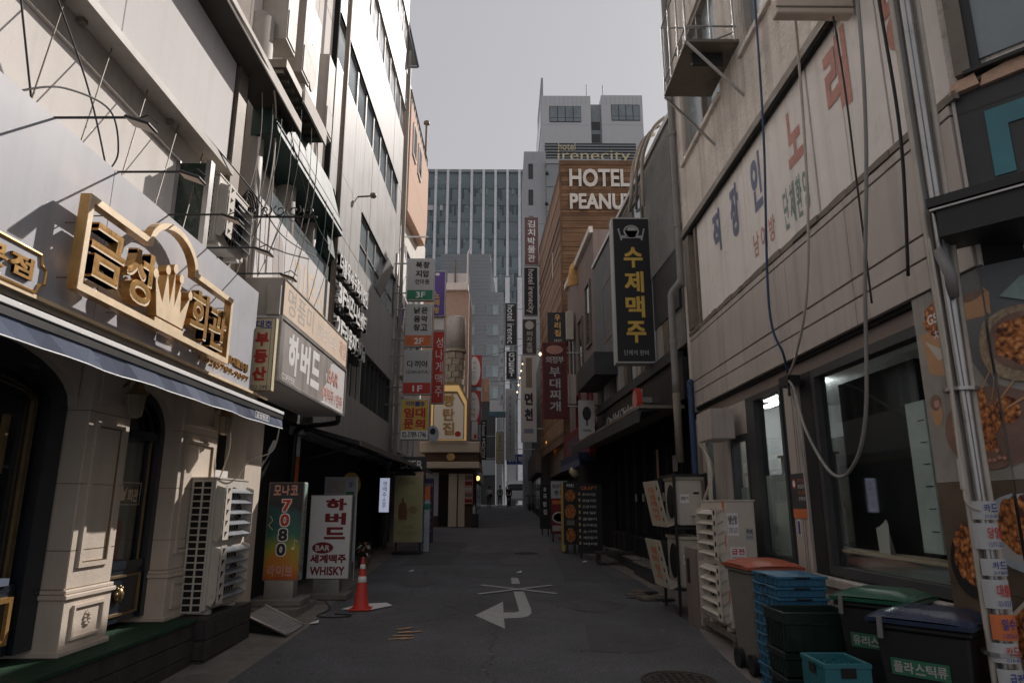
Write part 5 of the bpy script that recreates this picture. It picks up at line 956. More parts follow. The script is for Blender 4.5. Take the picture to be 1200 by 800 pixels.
for k in range(4): both('fork_print', m_gret, [(-.42 + .02 * k, 1.02), (-.414 + .02 * k, 1.02), (-.404 + .02 * k, 1.12), (-.41 + .02 * k, 1.12)])
both('fork_print', m_gret, [(-.43, 1.0), (-.35, 1.0), (-.38, .93), (-.4, .85), (-.41, .93)])
both('plank_seam_print', m_black, [(-.715, 1.2), (2, 1.18), (2, 1.184), (-.715, 1.204)])

# ------------------------------------------------ pipes and cables on the right
cb = T('conduit_bundle', 'bundle of vertical steel conduits with pasted flyers near the corner poster', 'conduit bundle', (2.7, 4.0, .15))
for (dx, dy, r_, m_) in ((-.055, .0, .016, m_cablew), (-.02, .02, .03, m_pipe), (.035, -.01, .036, m_steel), (.085, .02, .02, m_brown), (.12, .0, .02, m_cablew), (-.01, -.045, .018, m_steel)):
    M().tube(bez([(2.70 + dx, 4.0 + dy, 7.5), (2.70 + dx, 4.0 + dy, 4.2), (2.70 + dx * .8 + .01 * math.sin(dx * 50), 4.0 + dy, 3.0), (2.70 + dx * .7, 4.0 + dy, 1.9), (2.70 + dx * .85, 4.0 + dy, .15)], 4), r_, 10).build('conduit', cb, m_, smooth=True)
M().tube(bez([(2.62, 3.94, 3.3), (2.62, 3.93, 2.6), (2.6, 3.93, 1.95)], 4), .009, 6).build('thin_conduit', cb, m_cablew); M().lathe((2.6, 3.93, 1.78), [(.018, 0), (.018, .17)], 8).build('coupling', cb, m_cablew); M().tube(bez([(2.6, 3.93, 1.78), (2.605, 3.93, 1.70), (2.68, 3.93, 1.66)], 4), .009, 6).build('thin_conduit', cb, m_cablew)
for z in (5.2, 2.35, .9): M().lathe((2.715, 4.0, z), [(.09, 0), (.095, .0), (.095, .02), (.09, .02)], 14).build('strap', cb, m_steel)
M().tube([(2.66, 3.93, 3.22), (2.7, 3.91, 3.05), (2.72, 3.95, 2.92)], .035, 10).build('pipe_elbow', cb, m_pipe, smooth=True)
z = .22; fl_m = [m_whitep, m_sorange, m_whitep, m_whitep]; wd = ['카드', '대출', '카드', '급전', '카드', '일수', '대출', '카드', '당일', '카드']
for k in range(10):
    h_ = (.15, .12, .16, .12, .1, .13, .15, .09, .14, .1)[k]; a = (-.25, .05, -.1, .1, -.2, .15, -.05, .1, -.15, .0)[k]; mm = m_sorange if k == 5 else m_gret
    q = M(); vs = []
    for j in range(9):
        an = R(200 + 100 * j / 8) + a; vs += [(2.72 + .082 * math.cos(an), 3.99 + .082 * math.sin(an), z), (2.72 + .082 * math.cos(an), 3.99 + .082 * math.sin(an), z + h_)]
    q.add(vs, [(2 * j, 2 * j + 2, 2 * j + 3, 2 * j + 1) for j in range(8)]); fl = q.build('flyer', cb, mm)
    fz = Face((2.70, 3.99, z), (1, -.0, 0)); fz = Face((2.675, 3.903, z), (1, -.0, 0)); fz.chars('lettering', fl, m_red if k % 2 == 0 else m_blueink, wd[k], .0, h_ * .42, .08, h_ * .85, .002, .02); fz.text('lettering', fl, m_blueink, ('1-2070-41', '02-0333', '3789', '1577-20', '010-82')[k % 5], .0, h_ * .1, .08, h_ * .28, .002, .0)
    z += h_ + (.02, .04, .01, .03, .015, .03, .02, .05, .02, .02)[k]
cable('white cable falling down the right wall to the pillar top', [(2.6, 5.2, 8.2), (2.6, 5.27, 6.13), (2.6, 5.38, 4.5), (2.6, 5.6, 3.5), (2.62, 6.0, 3.0), (2.85, 6.75, 2.95)], .012, m_cablew)
cable('white cord running down the dark jamb from the knot', [(2.85, 6.75, 2.95), (2.88, 6.72, 2.5), (2.9, 6.7, 1.8), (2.9, 6.72, 1.0)], .010, m_cablew)
cable('blue cable dropping down the right wall to the same pillar', [(2.6, 6.0, 8.6), (2.6, 6.1, 6.82), (2.6, 6.2, 5.3), (2.6, 6.45, 3.6), (2.7, 6.45, 3.1), (2.88, 6.8, 2.9)], .012, m_cableb)
cable('dark cable hanging in a long loop in front of the big shop window', [(2.5, 4.1, 6.6), (2.5, 4.14, 5.19), (2.5, 4.26, 4.18), (2.5, 4.5, 3.2), (2.5, 4.7, 2.3), (2.5, 4.98, 1.95), (2.5, 5.3, 1.93), (2.56, 5.8, 2.3), (2.75, 6.4, 2.75), (2.86, 6.78, 2.92)], .013, m_pipe)
cable('short dark cable ending loose against the taupe cladding', [(2.8, 4.38, 6.8), (2.8, 4.37, 5.38), (2.8, 4.35, 4.24), (2.82, 4.52, 3.25)], .012, m_cable); cable('thin black cable crossing the letter boards beside the red letters', [(2.78, 5.05, 6.6), (2.78, 4.95, 5.2), (2.8, 4.98, 4.2), (2.82, 5.02, 3.2)], .008, m_cable)
t = T('cable_knot_box', 'small black box where the cables meet on the near pillar', 'junction box', (2.85, 6.8, 2.9)); B('box', t, m_black, 2.83, 6.72, 2.86, 2.96, 6.95, 2.96); M().tube([(2.85, 6.75, 2.86), (2.84, 6.74, 2.75)], .015, 6).build('cable_gland', t, m_black)
tb = T('cream_box_overhang', 'cream boxed sign underside sticking out at the top of the right wall', 'sign box', (2.6, 5.2, 5.9)); B('box', tb, m_cream, 2.28, 4.93, 5.72, 2.94, 5.04, 6.5, .01); B('trim', tb, m_brown, 2.275, 4.925, 5.77, 2.94, 4.929, 5.785)
bl = T('steel_shelf_balcony', 'small steel shelf with railings and struts high on the rough right wall', 'balcony', (2.6, 8.1, 7.4)); B('floor_plate', bl, m_brown, 2.27, 7.5, 7.38, 2.95, 8.7, 7.42)
for (y, z) in ((7.5, 6.62), (8.7, 6.62)): M().tube([(2.28, y, 7.37), (2.95, y, z)], .022, 6).build('strut', bl, m_steel); 
for (x, y) in ((2.28, 7.52), (2.28, 7.9), (2.28, 8.3), (2.28, 8.68), (2.6, 7.52), (2.6, 8.68), (2.9, 7.52)): M().tube([(x, y, 7.42), (x, y, 8.5)], .014, 6).build('rail_post', bl, m_steel)
for z in (7.62, 8.5): M().tube([(2.93, 7.52, z), (2.28, 7.52, z), (2.28, 8.68, z), (2.93, 8.68, z)], .014, 6).build('rail', bl, m_steel)
M().tube([(2.93, 7.62, 7.62), (2.3, 8.1, 7.62)], .02, 6).build('cross_bar', bl, m_steel); B('tray', bl, m_black, 2.4, 7.7, 7.2, 2.8, 7.75, 7.37)
dp = T('drain_pipe', 'grey drain pipe down the far corner of the rough wall', 'drain pipe', (2.85, 10.66, .2)); M().tube(bez([(2.88, 10.66, 13), (2.88, 10.66, 9), (2.88, 10.66, 5.5), (2.86, 10.66, 5.25), (2.72, 10.66, 5.05), (2.70, 10.66, 4.8), (2.70, 10.66, 3.4)], 5), .055, 12).build('pipe', dp, m_pipe, smooth=True); M().tube([(2.70, 10.66, 3.4), (2.70, 10.66, 2.32)], .06, 12).build('rusty_pipe', dp, m_brown, smooth=True)
for z in (7.9, 6.2, 4.2): M().lathe((2.88 if z > 5.5 else 2.70, 10.66, z), [(.055, 0), (.066, .0), (.066, .07), (.055, .07)], 12).build('collar', dp, m_pipe)
M().tube(bez([(2.9, 10.5, 3.55), (2.87, 10.45, 3.5), (2.87, 10.45, 3.2), (2.87, 10.45, .3)], 4), .05, 10).build('blue_pipe', dp, m_cableb, smooth=True)
cable('white insulated hoses curling down to the small stacked air conditioners', [(2.85, 9.9, 2.72), (2.8, 9.7, 2.6), (2.82, 9.6, 2.3), (2.72, 9.2, 2.2), (2.7, 9.15, 2.0), (2.7, 9.2, 1.5)], .028, m_cablew); cable('second white hose beside the stacked air conditioners', [(2.85, 9.8, 2.75), (2.75, 9.7, 2.55), (2.8, 9.62, 2.4), (2.78, 9.3, 2.1), (2.66, 9.6, 1.6), (2.55, 9.65, 1.55)], .022, m_cablew)
# ================================================================ RIGHT: THINGS ALONG THE WALL
t_, fr_, sd_ = ac_unit('tall double fan air conditioner plastered with stickers beside the grey bin', 2.43, 2.76, 7.76, 8.7, .36, 1.74, -1, 'slats', stickers=1)
for (a, b, w_, h_, m_, tx, mt) in ((.02, 1.0, .12, .24, m_whitep, '냉난방', m_blk), (.03, .55, .17, .16, m_whitep, '카드대출', m_blueink), (.03, .72, .17, .16, m_whitep, '급전', m_red), (.03, .36, .17, .16, m_whitep, '카드', m_red), (.21, .95, .09, .13, m_gret, '주의', m_blk), (.22, .62, .08, .12, m_gret, '가스', m_blk)):
    s_ = sd_.rect('sticker', t_, m_, a, b, a + w_, b + h_, .0005, .003); sd_.chars('lettering', s_, mt, tx, a + .01, b + h_ * .5, a + w_ - .01, b + h_ * .9, .0035, .03); sd_.text('lettering', s_, m_blueink, '3789-2070', a + .01, b + h_ * .12, a + w_ - .01, b + h_ * .35, .0035, .01)
for k, z in enumerate((1.25, 1.05, .88, .6, .3, .12)): fr_.rect('orange_sticker', t_, m_sorange if k % 2 == 0 else m_whitep, .85, z, .93, z + .13, .001, .004)
sk = T('iron_skid', 'rusty angle iron skid under the stickered air conditioner', 'stand', (2.6, 8.2, .2)); 
for x in (2.4, 2.76): B('rail', sk, m_brown, x, 7.6, .3, x + .04, 8.8, .358)
for (x, y) in ((2.4, 7.65), (2.4, 8.7), (2.76, 7.65), (2.76, 8.7)): B('leg', sk, m_brown, x + .002, y, gz(y) + .002, x + .038, y + .04, .299)
mb = T('meter_cabinet', 'brown metal meter cabinet behind the stickered air conditioner', 'cabinet', (2.55, 9.1, .22)); B('body', mb, m_mauved, 2.36, 8.85, .22, 2.85, 9.35, 1.16, .008); Face((2.36, 8.85, .22), (1, 0, 0)).rect('door', mb, m_mauve, .03, .04, .46, .9, .001, .012); Face((2.36, 9.35, .22), (0, -1, 0)).rect('dark_window', mb, m_black, .1, .5, .22, .8, .001, .006)
# rack with two small units
rk = T('steel_rack', 'black steel rack holding two small cream air conditioners', 'rack', (2.55, 10.0, .25))
for (x, y) in ((2.33, 9.66), (2.33, 10.5), (2.78, 9.66), (2.78, 10.5)): B('post', rk, m_black, x, y, gz(y) + .003, x + .035, y + .035, 2.12)
for z in (.56, 1.36, 2.07): q = M(); q.box(2.366, 9.661, z, 2.779, 9.69, z + .035); q.box(2.366, 10.501, z, 2.779, 10.53, z + .035); q.box(2.331, 9.696, z, 2.361, 10.499, z + .035); q.box(2.781, 9.696, z, 2.811, 10.499, z + .035); q.build('rack_frame', rk, m_black)
m_cr = mat('cream_plastic', (.50, .46, .37), .5, var=.08, dirt=(.3, .25, .2), dirtamt=.3)
def small_ac(z, label, txt):
    t = T('small_air_conditioner', label, 'air conditioner', (2.55, 10.0, z)); B('casing', t, m_ac, 2.40, 9.72, z, 2.74, 10.48, z + .62, .01); B('top_cover', t, m_cr, 2.38, 9.70, z + .622, 2.76, 10.5, z + .66)
    F_ = Face((2.40, 10.48, z), (0, -1, 0)); F_.poly('fan_opening', t, m_dark, ell(.36, .32, .24, .24, 18), .001, .004)
    g = Face((2.12, 10.42, z + .02), (.13, -.74, .0), (-.14 + .28, .0, .62) if False else (.16, 0, .60)); g = Face((2.2, 10.46, z - .02), (.05, -.8, 0), (-.12, .0, .62)); W_, H_ = .76, .64
    g.rect('deflector_plate', t, m_cr, 0, 0, W_, H_, 0, .012)
    for k in range(4): g.poly('plate_hole', t, m_dark, ell(W_ - .1, .1 + k * .145, .03, .03, 12), .0125, .0135)
    g.chars('plate_lettering', t, m_sorange, txt, .2, .08, .5, .56, .0125, .03, vertical=True); M().hexa([tuple(g.P(0, 0, -.002)), tuple(g.P(W_, 0, -.002)), (2.4, 9.74, z + .02), (2.4, 10.46, z + .02)] + [tuple(v) for v in (g.P(0, .02, -.002), g.P(W_, .02, -.002), Vector((2.4, 9.74, z + .04)), Vector((2.4, 10.46, z + .04)))]).build('deflector_floor', t, m_cr)
    N_ = Face((2.40, 9.72, z), (1, 0, 0)); N_.rect('sticker', t, m_whitep, .03, .3, .16, .42, .001, .003); N_.chars('lettering', t, m_blk, '냉방기', .04, .34, .15, .39, .0035, .02); N_.rect('grip', t, m_dark, .22, .42, .3, .45, .001, .003)
small_ac(1.41, 'upper cream air conditioner on the black rack with orange printed baffle', '대성에어컨'); small_ac(.6, 'lower cream air conditioner on the black rack with orange printed baffle', '설비상사')
# grey wheelie bin with orange lid
def bin_(name, label, cx, cy, rz, w_, d_, h_, mbody, mlid, z, txt=None, mlab=None, cat='bin', wheels=True, closed=True):
    t = T(name, label, cat, (cx, cy, z)); t['_o'] = (0, 0, 0)
    q = M(); a, b = w_ / 2, d_ / 2; q.hexa([(-a * .82, -b * .8, .03), (a * .82, -b * .8, .03), (a * .82, b * .8, .03), (-a * .82, b * .8, .03), (-a, -b, h_ - .08), (a, -b, h_ - .08), (a, b, h_ - .08), (-a, b, h_ - .08)]); q.build('body', t, mbody, .015)
    for k, (e, zz) in enumerate(((.02, .08), (.032, .05))): B('rim', t, mbody, -a - e, -b - e, h_ - zz, a + e, b + e, h_ - zz + .026, .006)
    l = M(); n = 14; vs = []
    for i in range(n + 1):
        u_ = -1 + 2 * i / n
        for j in range(n + 1):
            v_ = -1 + 2 * j / n; hh = .042 * (1 - (abs(u_) ** 6 + abs(v_) ** 6) / 2) + (.014 if max(abs(u_), abs(v_)) < .7 else 0) - .012 * max(abs(u_), abs(v_)) ** 10; vs.append((u_ * (a + .035), v_ * (b + .035), h_ - .022 + hh))
    vs2 = [(x, y, h_ - .024) for x, y, _ in vs]; k_ = n + 1
    l.add(vs, [(i * k_ + j, (i + 1) * k_ + j, (i + 1) * k_ + j + 1, i * k_ + j + 1) for i in range(n) for j in range(n)]); l.add([(-a - .035, -b - .035, h_ - .045), (a + .035, -b - .035, h_ - .045), (a + .035, b + .035, h_ - .045), (-a - .035, b + .035, h_ - .045), (-a - .035, -b - .035, h_ - .021), (a + .035, -b - .035, h_ - .021), (a + .035, b + .035, h_ - .021), (-a - .035, b + .035, h_ - .021)], [(3, 2, 1, 0), (0, 1, 5, 4), (1, 2, 6, 5), (2, 3, 7, 6), (3, 0, 4, 7)])
    lo = l.build('lid', t, mlid, smooth=False); [setattr(p, 'use_smooth', True) for p in list(lo.data.polygons)[:n * n]]
    M().tube([(-a * .6, b + .05, h_ - .03), (a * .6, b + .05, h_ - .03)], .014, 8).build('handle', t, mbody)
    f = Face((-a - .001, b, 0), (0, -1, 0)); f = Face((-a * .93 - .004, b * .9, h_ * .55), (0, -1, 0), (-a * .18 / (h_ - .11), 0, 1))
    if txt: lb = f.rect('label_plate', t, mlab, .05, .1, .36, .19, .003, .006); f.chars('lettering', lb, m_greyf, txt, .06, .115, .35, .175, .007, .02)
    if closed and txt:
        M().hexa([(-a - .06, b * .72, h_ - .13), (-a - .045, b * .72, h_ - .13), (-a - .045, b * .72 + .03, h_ - .13), (-a - .06, b * .72 + .03, h_ - .13), (-a - .052, b * .72, h_ - .01), (-a - .037, b * .72, h_ - .01), (-a - .037, b * .72 + .03, h_ - .01), (-a - .052, b * .72 + .03, h_ - .01)]).build('latch', t, m_steel)
    if wheels:
        for s in (-1, 1):
            for e in (-1,):
                wq = M(); n = 14; wq.prism((-a * .95 + .0, -.03 + s * b * .55, .09), (0, -1, 0), (0, 0, 1), ell(0, 0, .09, .09, 16), -.02, .03); wq.build('wheel', t, m_black)
    t.rotation_euler = (0, 0, rz); return t
m_gbin = mat('grey_bin_plastic', (.17, .155, .135), .55, var=.12, dirt=(.08, .07, .06), dirtamt=.5); m_olid = mat('orange_lid', (.38, .085, .04), .5, var=.12); m_glid = mat('green_lid', (.014, .085, .05), .3, var=.15, dirt=(.1, .13, .12), dirtamt=.4); m_blid = mat('blue_lid', (.022, .034, .07), .28, var=.15, dirt=(.1, .11, .13), dirtamt=.4); m_bbin = mat('black_bin_plastic', (.013, .014, .014), .45, var=.2)
m_lab = mat('green_label', (.03, .14, .08), .5)
t = bin_('wheelie_bin', 'grey wheelie bin with orange lid between the air conditioner and blue crates', 2.5, 6.95, .05, .48, .6, .97, m_gbin, m_olid, .175)
bin_('wheelie_bin', 'black recycling bin with green lid', 2.62, 4.98, R(40), .42, .46, .97, m_bbin, m_glid, .13, '유리스티로', m_lab, wheels=False)
bin_('wheelie_bin', 'black recycling bin with dark blue lid', 2.56, 4.34, R(40), .44, .5, .95, m_bbin, m_blid, .11, '플라스틱류', m_lab, wheels=False)
# crates
def crate(name, label, x0, x1, y0, y1, z0, h, m, group=None, slots=True, open_top=False, jitter=0.0, txt=None):
    jx, jy = random.uniform(-jitter, jitter), random.uniform(-jitter, jitter); x0 += jx; x1 += jx; y0 += jy; y1 += jy
    t = T(name, label, 'crate', ((x0 + x1) / 2, (y0 + y1) / 2, z0), group); e = .018
    if open_top: q = M(); q.box(x0 + .01, y0 + .01, z0, x1 - .01, y1 - .01, z0 + .02); q.box(x0, y0, z0, x0 + .02, y1, z0 + h - .02); q.box(x1 - .02, y0, z0, x1, y1, z0 + h - .02); q.box(x0 + .021, y0, z0, x1 - .021, y0 + .02, z0 + h - .02); q.box(x0 + .021, y1 - .02, z0, x1 - .021, y1, z0 + h - .02); q.build('body', t, m)
    else: B('body', t, m, x0 + e / 2, y0 + e / 2, z0, x1 - e / 2, y1 - e / 2, z0 + h * .68, .004)
    q = M(); zt = z0 + h * (.7 if not open_top else .9)
    for (a, b, c, d) in ((x0, y0, x1, y0 + e), (x0, y1 - e, x1, y1), (x0, y0 + e, x0 + e, y1 - e), (x1 - e, y0 + e, x1, y1 - e)): q.box(a - .006 * (a == x0), b - .006 * (b == y0), zt, c + .006 * (c == x1), d + .006 * (d == y1), z0 + h - .003)
    q.build('rim', t, m, .003)
    if slots:
        cx = (x0 + x1) / 2; w_ = (x1 - x0) * .16
        Face((cx, y0 - .0065, z0), (1, 0, 0)).rect('handle_slot', t, m_dark, -w_, h * .74, w_, h * .92, 0.0005, .002)
        cy = (y0 + y1) / 2; Face((x0 - .0065, cy, z0), (0, -1, 0)).rect('handle_slot', t, m_dark, -w_, h * .74, w_, h * .92, 0.0005, .002)
    for k in range(5):
        y = y0 + .05 + (y1 - y0 - .1) * k / 4; 
    q = M()
    for k in range(6): q.box(x0 - .002, y0 + .03 + (y1 - y0 - .07) * k / 5, z0 + .006, x0 + .004, y0 + .04 + (y1 - y0 - .07) * k / 5, z0 + h * .66); q.box(x0 + .03 + (x1 - x0 - .07) * k / 5, y0 - .002, z0 + .006, x0 + .04 + (x1 - x0 - .07) * k / 5, y0 + .004, z0 + h * .66)
    kind(q.build('ribbing', t, m), 'stuff'); return t
m_bcr = mat('blue_crate_plastic', (.035, .14, .24), .5, var=.2, dirt=(.12, .17, .2), dirtamt=.4); m_gcr = mat('dark_green_crate_plastic', (.008, .022, .018), .45, var=.2, dirt=(.05, .055, .05), dirtamt=.4); m_tcr = mat('teal_crate_plastic', (.02, .14, .17), .45, var=.15)
ordn = ['topmost', 'second from the top', 'third from the top', 'fourth from the top', 'fifth from the top', 'sixth from the top', 'seventh from the top', 'eighth from the top', 'ninth from the top', 'tenth from the top', 'eleventh from the top', 'bottom one']
for k in range(12): crate('blue_crate', 'shallow blue crate, ' + ordn[11 - k] + ' of the blue stack', 2.17, 2.57, 5.72, 6.28, .165 + k * .081, .08, m_bcr, 'stacked shallow blue crates', jitter=.008)
M().box(2.2, 5.75, 1.125, 2.54, 6.25, 1.13).build('crate_tray', None, m_bcr); tag(bpy.data.objects['crate_tray'], 'flat blue tray closing the top of the blue crate stack', 'tray')
for k, (h, l) in enumerate(((.17, 'bottom dark green crate of the stack beside the bins'), (.17, 'second dark green crate from the ground'), (.17, 'third dark green crate from the ground'))): crate('dark_green_crate', l, 2.02, 2.52, 5.28, 5.62, .14 + k * .175, h, m_gcr, 'dark green crates by the bins', jitter=.01)
crate('dark_green_crate', 'tall topmost dark green crate beside the bins', 2.02, 2.55, 5.25, 5.64, .14 + 3 * .175, .27, m_gcr, 'dark green crates by the bins', slots=False)
crate('bottle_crate', 'lower teal bottle crate under the one with the visible bottle cells', 1.92, 2.2, 4.42, 4.75, .125, .32, m_tcr, open_top=True)
t = crate('bottle_crate', 'upper teal bottle crate with round bottle cells at the bottom edge', 1.92, 2.2, 4.42, 4.75, .447, .32, m_tcr, open_top=True)
q = M()
for i in range(3):
    for j in range(4): q.lathe((1.98 + i * .08, 4.47 + j * .078, .66), [(.036, 0), (.036, .08), (.031, .08), (.031, 0)], 10)
kind(q.build('bottle_cell', t, m_tcr), 'stuff'); Face((1.92 - .002, 4.7, .55), (0, -1, 0)).text('lettering', t, m_greyf, 'BEER', .06, 0, .2, .05, .003, .01)

# ================================================================ RIGHT: DARK BEER HALL (turned a little into the street)
b2 = T('beer_hall_building', 'low dark beer hall building with mesh covered upper floor and black sign band', 'building', (3.4, 14.5, .3))
G2 = Face((2.95, 10.8, 0), (.044, -1, 0))     # a = -(distance beyond the near corner)
def g2(nm, m, s0, s1, z0, z1, d0, d1, par=None, bev=0.0): return G2.rect(nm, par or b2, m, -s1, z0, -s0, z1, d0, d1, bev)
m_stuc = mat('old_grey_stucco', (.20, .19, .175), .9, var=.3, scale=2, bump=.8, bscale=25, streak=.5); m_net = mat('grey_net', (.42, .42, .41), .8, var=.2)
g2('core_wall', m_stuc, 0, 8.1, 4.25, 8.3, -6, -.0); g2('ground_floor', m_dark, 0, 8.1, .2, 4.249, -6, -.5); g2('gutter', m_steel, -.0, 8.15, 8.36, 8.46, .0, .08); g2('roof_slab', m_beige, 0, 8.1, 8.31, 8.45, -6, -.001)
for (s0, s1, z0, z1, m_) in ((2.3, 3.2, 7.0, 8.1, m_glassb), (3.6, 4.6, 5.7, 7.0, m_glassb), (5.6, 6.8, 5.8, 7.4, m_glassd)):
    wn = G2.frame('window', b2, m_brown, -s1, z0, -s0, z1, .08, .001, .05); G2.rect('pane', wn, m_, -s1 + .08, z0 + .08, -s0 - .08, z1 - .08, .002, .02)
g2('stone_cladding', mat('grey_stone_cladding', (.15, .16, .17), .7, var=.2, scale=3), 4.9, 8.1, 4.9, 8.3, .001, .04); g2('dark_hood', m_char, 5.2, 8.0, 4.7, 5.25, .041, .6)
for k in range(16): g2('curtain_strip', [m_brown, m_taupe, m_gret, m_char][k % 4], .9 + k * .42, 1.22 + k * .42, 4.25, 5.15, -.0 + .001, .03)
g2('glazing_rail', m_char, .5, 8.0, 4.05, 4.24, -.1, .12); g2('sign_band', m_black, .1, 8.0, 3.35, 4.04, -.4, .06)
g2('mesh_back', m_char, .1, 1.9, 4.9, 8.1, .001, .05)
# mesh net: crossing wires
q = M()
for i in range(34):
    s = .15 + i * .05
    a0, z0, a1, z1 = -s, 5.9, -s + 0.0, 8.5
    q.prism(G2.o, G2.r, G2.u, [(-.1 - i * .055, 5.9), (-.09 - i * .055, 5.9), (-.09 - i * .055, 8.25), (-.1 - i * .055, 8.25)], .07, .075)
for k in range(43): q.prism(G2.o, G2.r, G2.u, [(-1.95, 5.9 + k * .055), (-.1, 5.95 + k * .055), (-.1, 5.962 + k * .055), (-1.95, 5.912 + k * .055)], .076, .08)
ne = kind(q.build('net', b2, m_net), 'stuff')
for (s, r_) in ((.45, .035), (.85, .028), (1.25, .04)): M().tube(bez([G2.P(-s - 1.3 - s * .4, 7.3 + s * .5, .1), G2.P(-s - 1.2, 7.9, .14 + s * .06), G2.P(-s - .95, 8.25 + s * .2, .2), G2.P(-s - .4, 8.5 + s * .25, .12), G2.P(-s + .0, 8.55 + s * .15, .0)], 6), r_, 8).build('lagged_pipe', b2, m_cablew if r_ > .034 else m_pipe, smooth=True)
G2.text('sign_lettering', b2, m_gret, 'City Hof Chicken', -6.6, 3.5, -3.55, 3.82, .062, .01, .02); G2.chars('sign_lettering', b2, m_gret, '수제', -3.45, 3.5, -2.75, 3.95, .062, .03, .02)
g2('awning_rail', m_brown, .3, 8.1, 3.22, 3.27, .0, .75); M().prism(G2.P(-8.1, 0, 0), G2.n, G2.u, [(0, 3.34), (.76, 3.2), (.76, 3.0), (.74, 3.0), (.7, 3.17), (0, 3.26)][::-1], -7.7, 0).build('awning', b2, m_char)
for s in [1.0 + .95 * i for i in range(8)]: g2('shopfront_post', m_black, s, s + .08, .3, 3.2, -.49, -.4)
for i, s in enumerate((2.0, 2.6, 3.2, 4.1, 4.9, 5.6)): g2('door_notice', m_gret, s, s + .17, 1.75, 1.92, -.395, -.385)
g2('round_notice', m_gret, 2.2, 2.5, 2.3, 2.6, -.395, -.385); g2('door_handle', m_brick, 3.55, 3.6, 2.2, 2.8, -.395, -.36)
for (s0, s1, w_, h_) in ((1.9, 3.4, .55, .25), (3.5, 5.0, .45, .22), (5.1, 7.2, .4, .2)): 
    pt = T('terrace_step', {1.9: 'dark stone terrace block nearest the air conditioner rack', 3.5: 'second dark stone terrace block', 5.1: 'long dark terrace block beside the menu boards'}[s0], 'step', tuple(G2.P(-s0, gz(10.8 + s0), .1))); G2.rect('block', pt, m_char, -s1, gz(10.8 + s0) - .05, -s0, gz(10.8 + s0) + h_, -.4, w_ - .3, .01); G2.rect('capping', pt, m_conc, -s1, gz(10.8 + s0) + h_ + .001, -s0, gz(10.8 + s0) + h_ + .03, -.4, w_ - .28)
    for k in range(3): G2.rect('planter_box', pt, m_black, -s1 + .1 + k * .5, gz(10.8 + s0) + h_ + .031, -s1 + .45 + k * .5, gz(10.8 + s0) + h_ + .45, -.35, -.1, .01)
t = T('round_red_sign', 'oval red rimmed sign on an arm above the beer hall awning', 'sign', (2.5, 12.6, 3.9)); G2.poly('rim', t, m_red, ell(-2.17, 3.62, .21, .24, 22), .28, .38); G2.poly('face_panel', t, m_redf, ell(-2.17, 3.62, .16, .19, 22), .381, .385); G2.rect('arm', t, m_steel, -2.2, 3.58, -2.1, 3.68, .061, .279)
t = blade('craft_beer_sign', 'tall black sign with gold letters and a crest, lit letters reading downwards', 2.075, 2.84, 12.5, 4.26, 7.18, m_blk, [('v', m_syellow, '수제맥주', .28, .12, .76, .8, .028), ('x', m_gret, '단체석 완비', .2, .05, .8, .085, .0), ('e', m_gret, .5, .9, .2, .045), ('e', m_blk, .5, .9, .16, .036), ('r', m_gret, .24, .85, .76, .87)], dep=.3, rim=m_gret)
f = Face((2.055, 12.5, 4.0), (1, 0, 0)); q = M()
for s in (-1, 1):
    for k in range(5): q.prism(f.o, f.r, f.u, ell(.40 + s * (.2 + .012 * k), 2.72 + k * .05, .018, .026, 8), .012, .014)
q.build('crest_wheat', t, m_gret); f.poly('crest_cap', t, m_gret, ell(.41, 2.9, .1, .08, 12, 0, 180), .012, .015); f.text('lettering', t, m_blk, 'City Hof Chicken', .24, 2.735, .56, 2.77, .0125, 0)

# pinkish building
b3 = T('mauve_render_building', 'mauve rendered three storey building behind the tall black beer sign', 'building', (3, 21.6, .5)); m_mr = mat('mauve_render', (.27, .215, .20), .85, var=.12, streak=.25, bump=.2)
def g3(nm, m, s0, s1, z0, z1, d0, d1, par=None): return G2.rect(nm, par or b3, m, -s1, z0, -s0, z1, d0, d1)
g3('wall', m_mr, 8.2, 13.9, 3.4, 9.65, -6, 0); g3('cornice', m_creamw, 8.2, 13.9, 9.55, 9.75, .001, .12); g3('ground_floor', m_dark, 8.2, 15.1, .5, 3.39, -6, -.4)
for (s0, z0, z1) in ((8.8, 6.3, 8.3), (10.4, 5.9, 7.6), (12.2, 5.9, 7.7), (8.9, 4.1, 5.3), (11.2, 3.9, 5.2)): wn = G2.frame('window', b3, m_redd if z0 < 5.5 else m_brown, -s0 - .9, z0, -s0, z1, .08, .001, .06); G2.rect('pane', wn, m_glassd, -s0 - .82, z0 + .08, -s0 - .08, z1 - .08, .002, .02)
g3('sign_board', m_redd, 8.3, 13.5, 3.0, 4.0, .061, .25); G2.text('lettering', b3, m_bluef, '가야밀면 본점', -12.9, 3.2, -9.0, 3.8, .255, .02)
t = T('gold_crest_ornament', 'gilt ornament fixed at the top corner of the mauve building', 'ornament', tuple(G2.P(-11.5, 9.2, .2))); M().prism(G2.P(-11.5, 9.3, .15), (1, 0, 0), (0, 0, 1), [(-.2, -.4), (.2, -.3), (.25, .2), (.05, .5), (-.1, .3)], 0, .12).build('plate', t, m_gold)
g3('blue_awning', mat('navy_awning', (.03, .05, .12), .7), 8.4, 12.4, 2.9, 3.1, -.0, .55); g3('blue_awning_front', mat('awning_blue_pale', (.12, .15, .24), .7), 8.4, 12.4, 2.72, 2.899, .5, .55)
blade('white_tree_sign', 'small white sign with a black tree and a short caption', 1.98, 2.40, 18.3, 3.36, 4.42, m_gret, [('e', m_blk, .5, .66, .28, .18), ('r', m_blk, .45, .35, .55, .55), ('x', m_blk, 'namu', .25, .2, .75, .26, 0)], rim=m_gret, post=2.75)
m_stw = mat('stew_sign_red', (.10, .014, .018), .6)
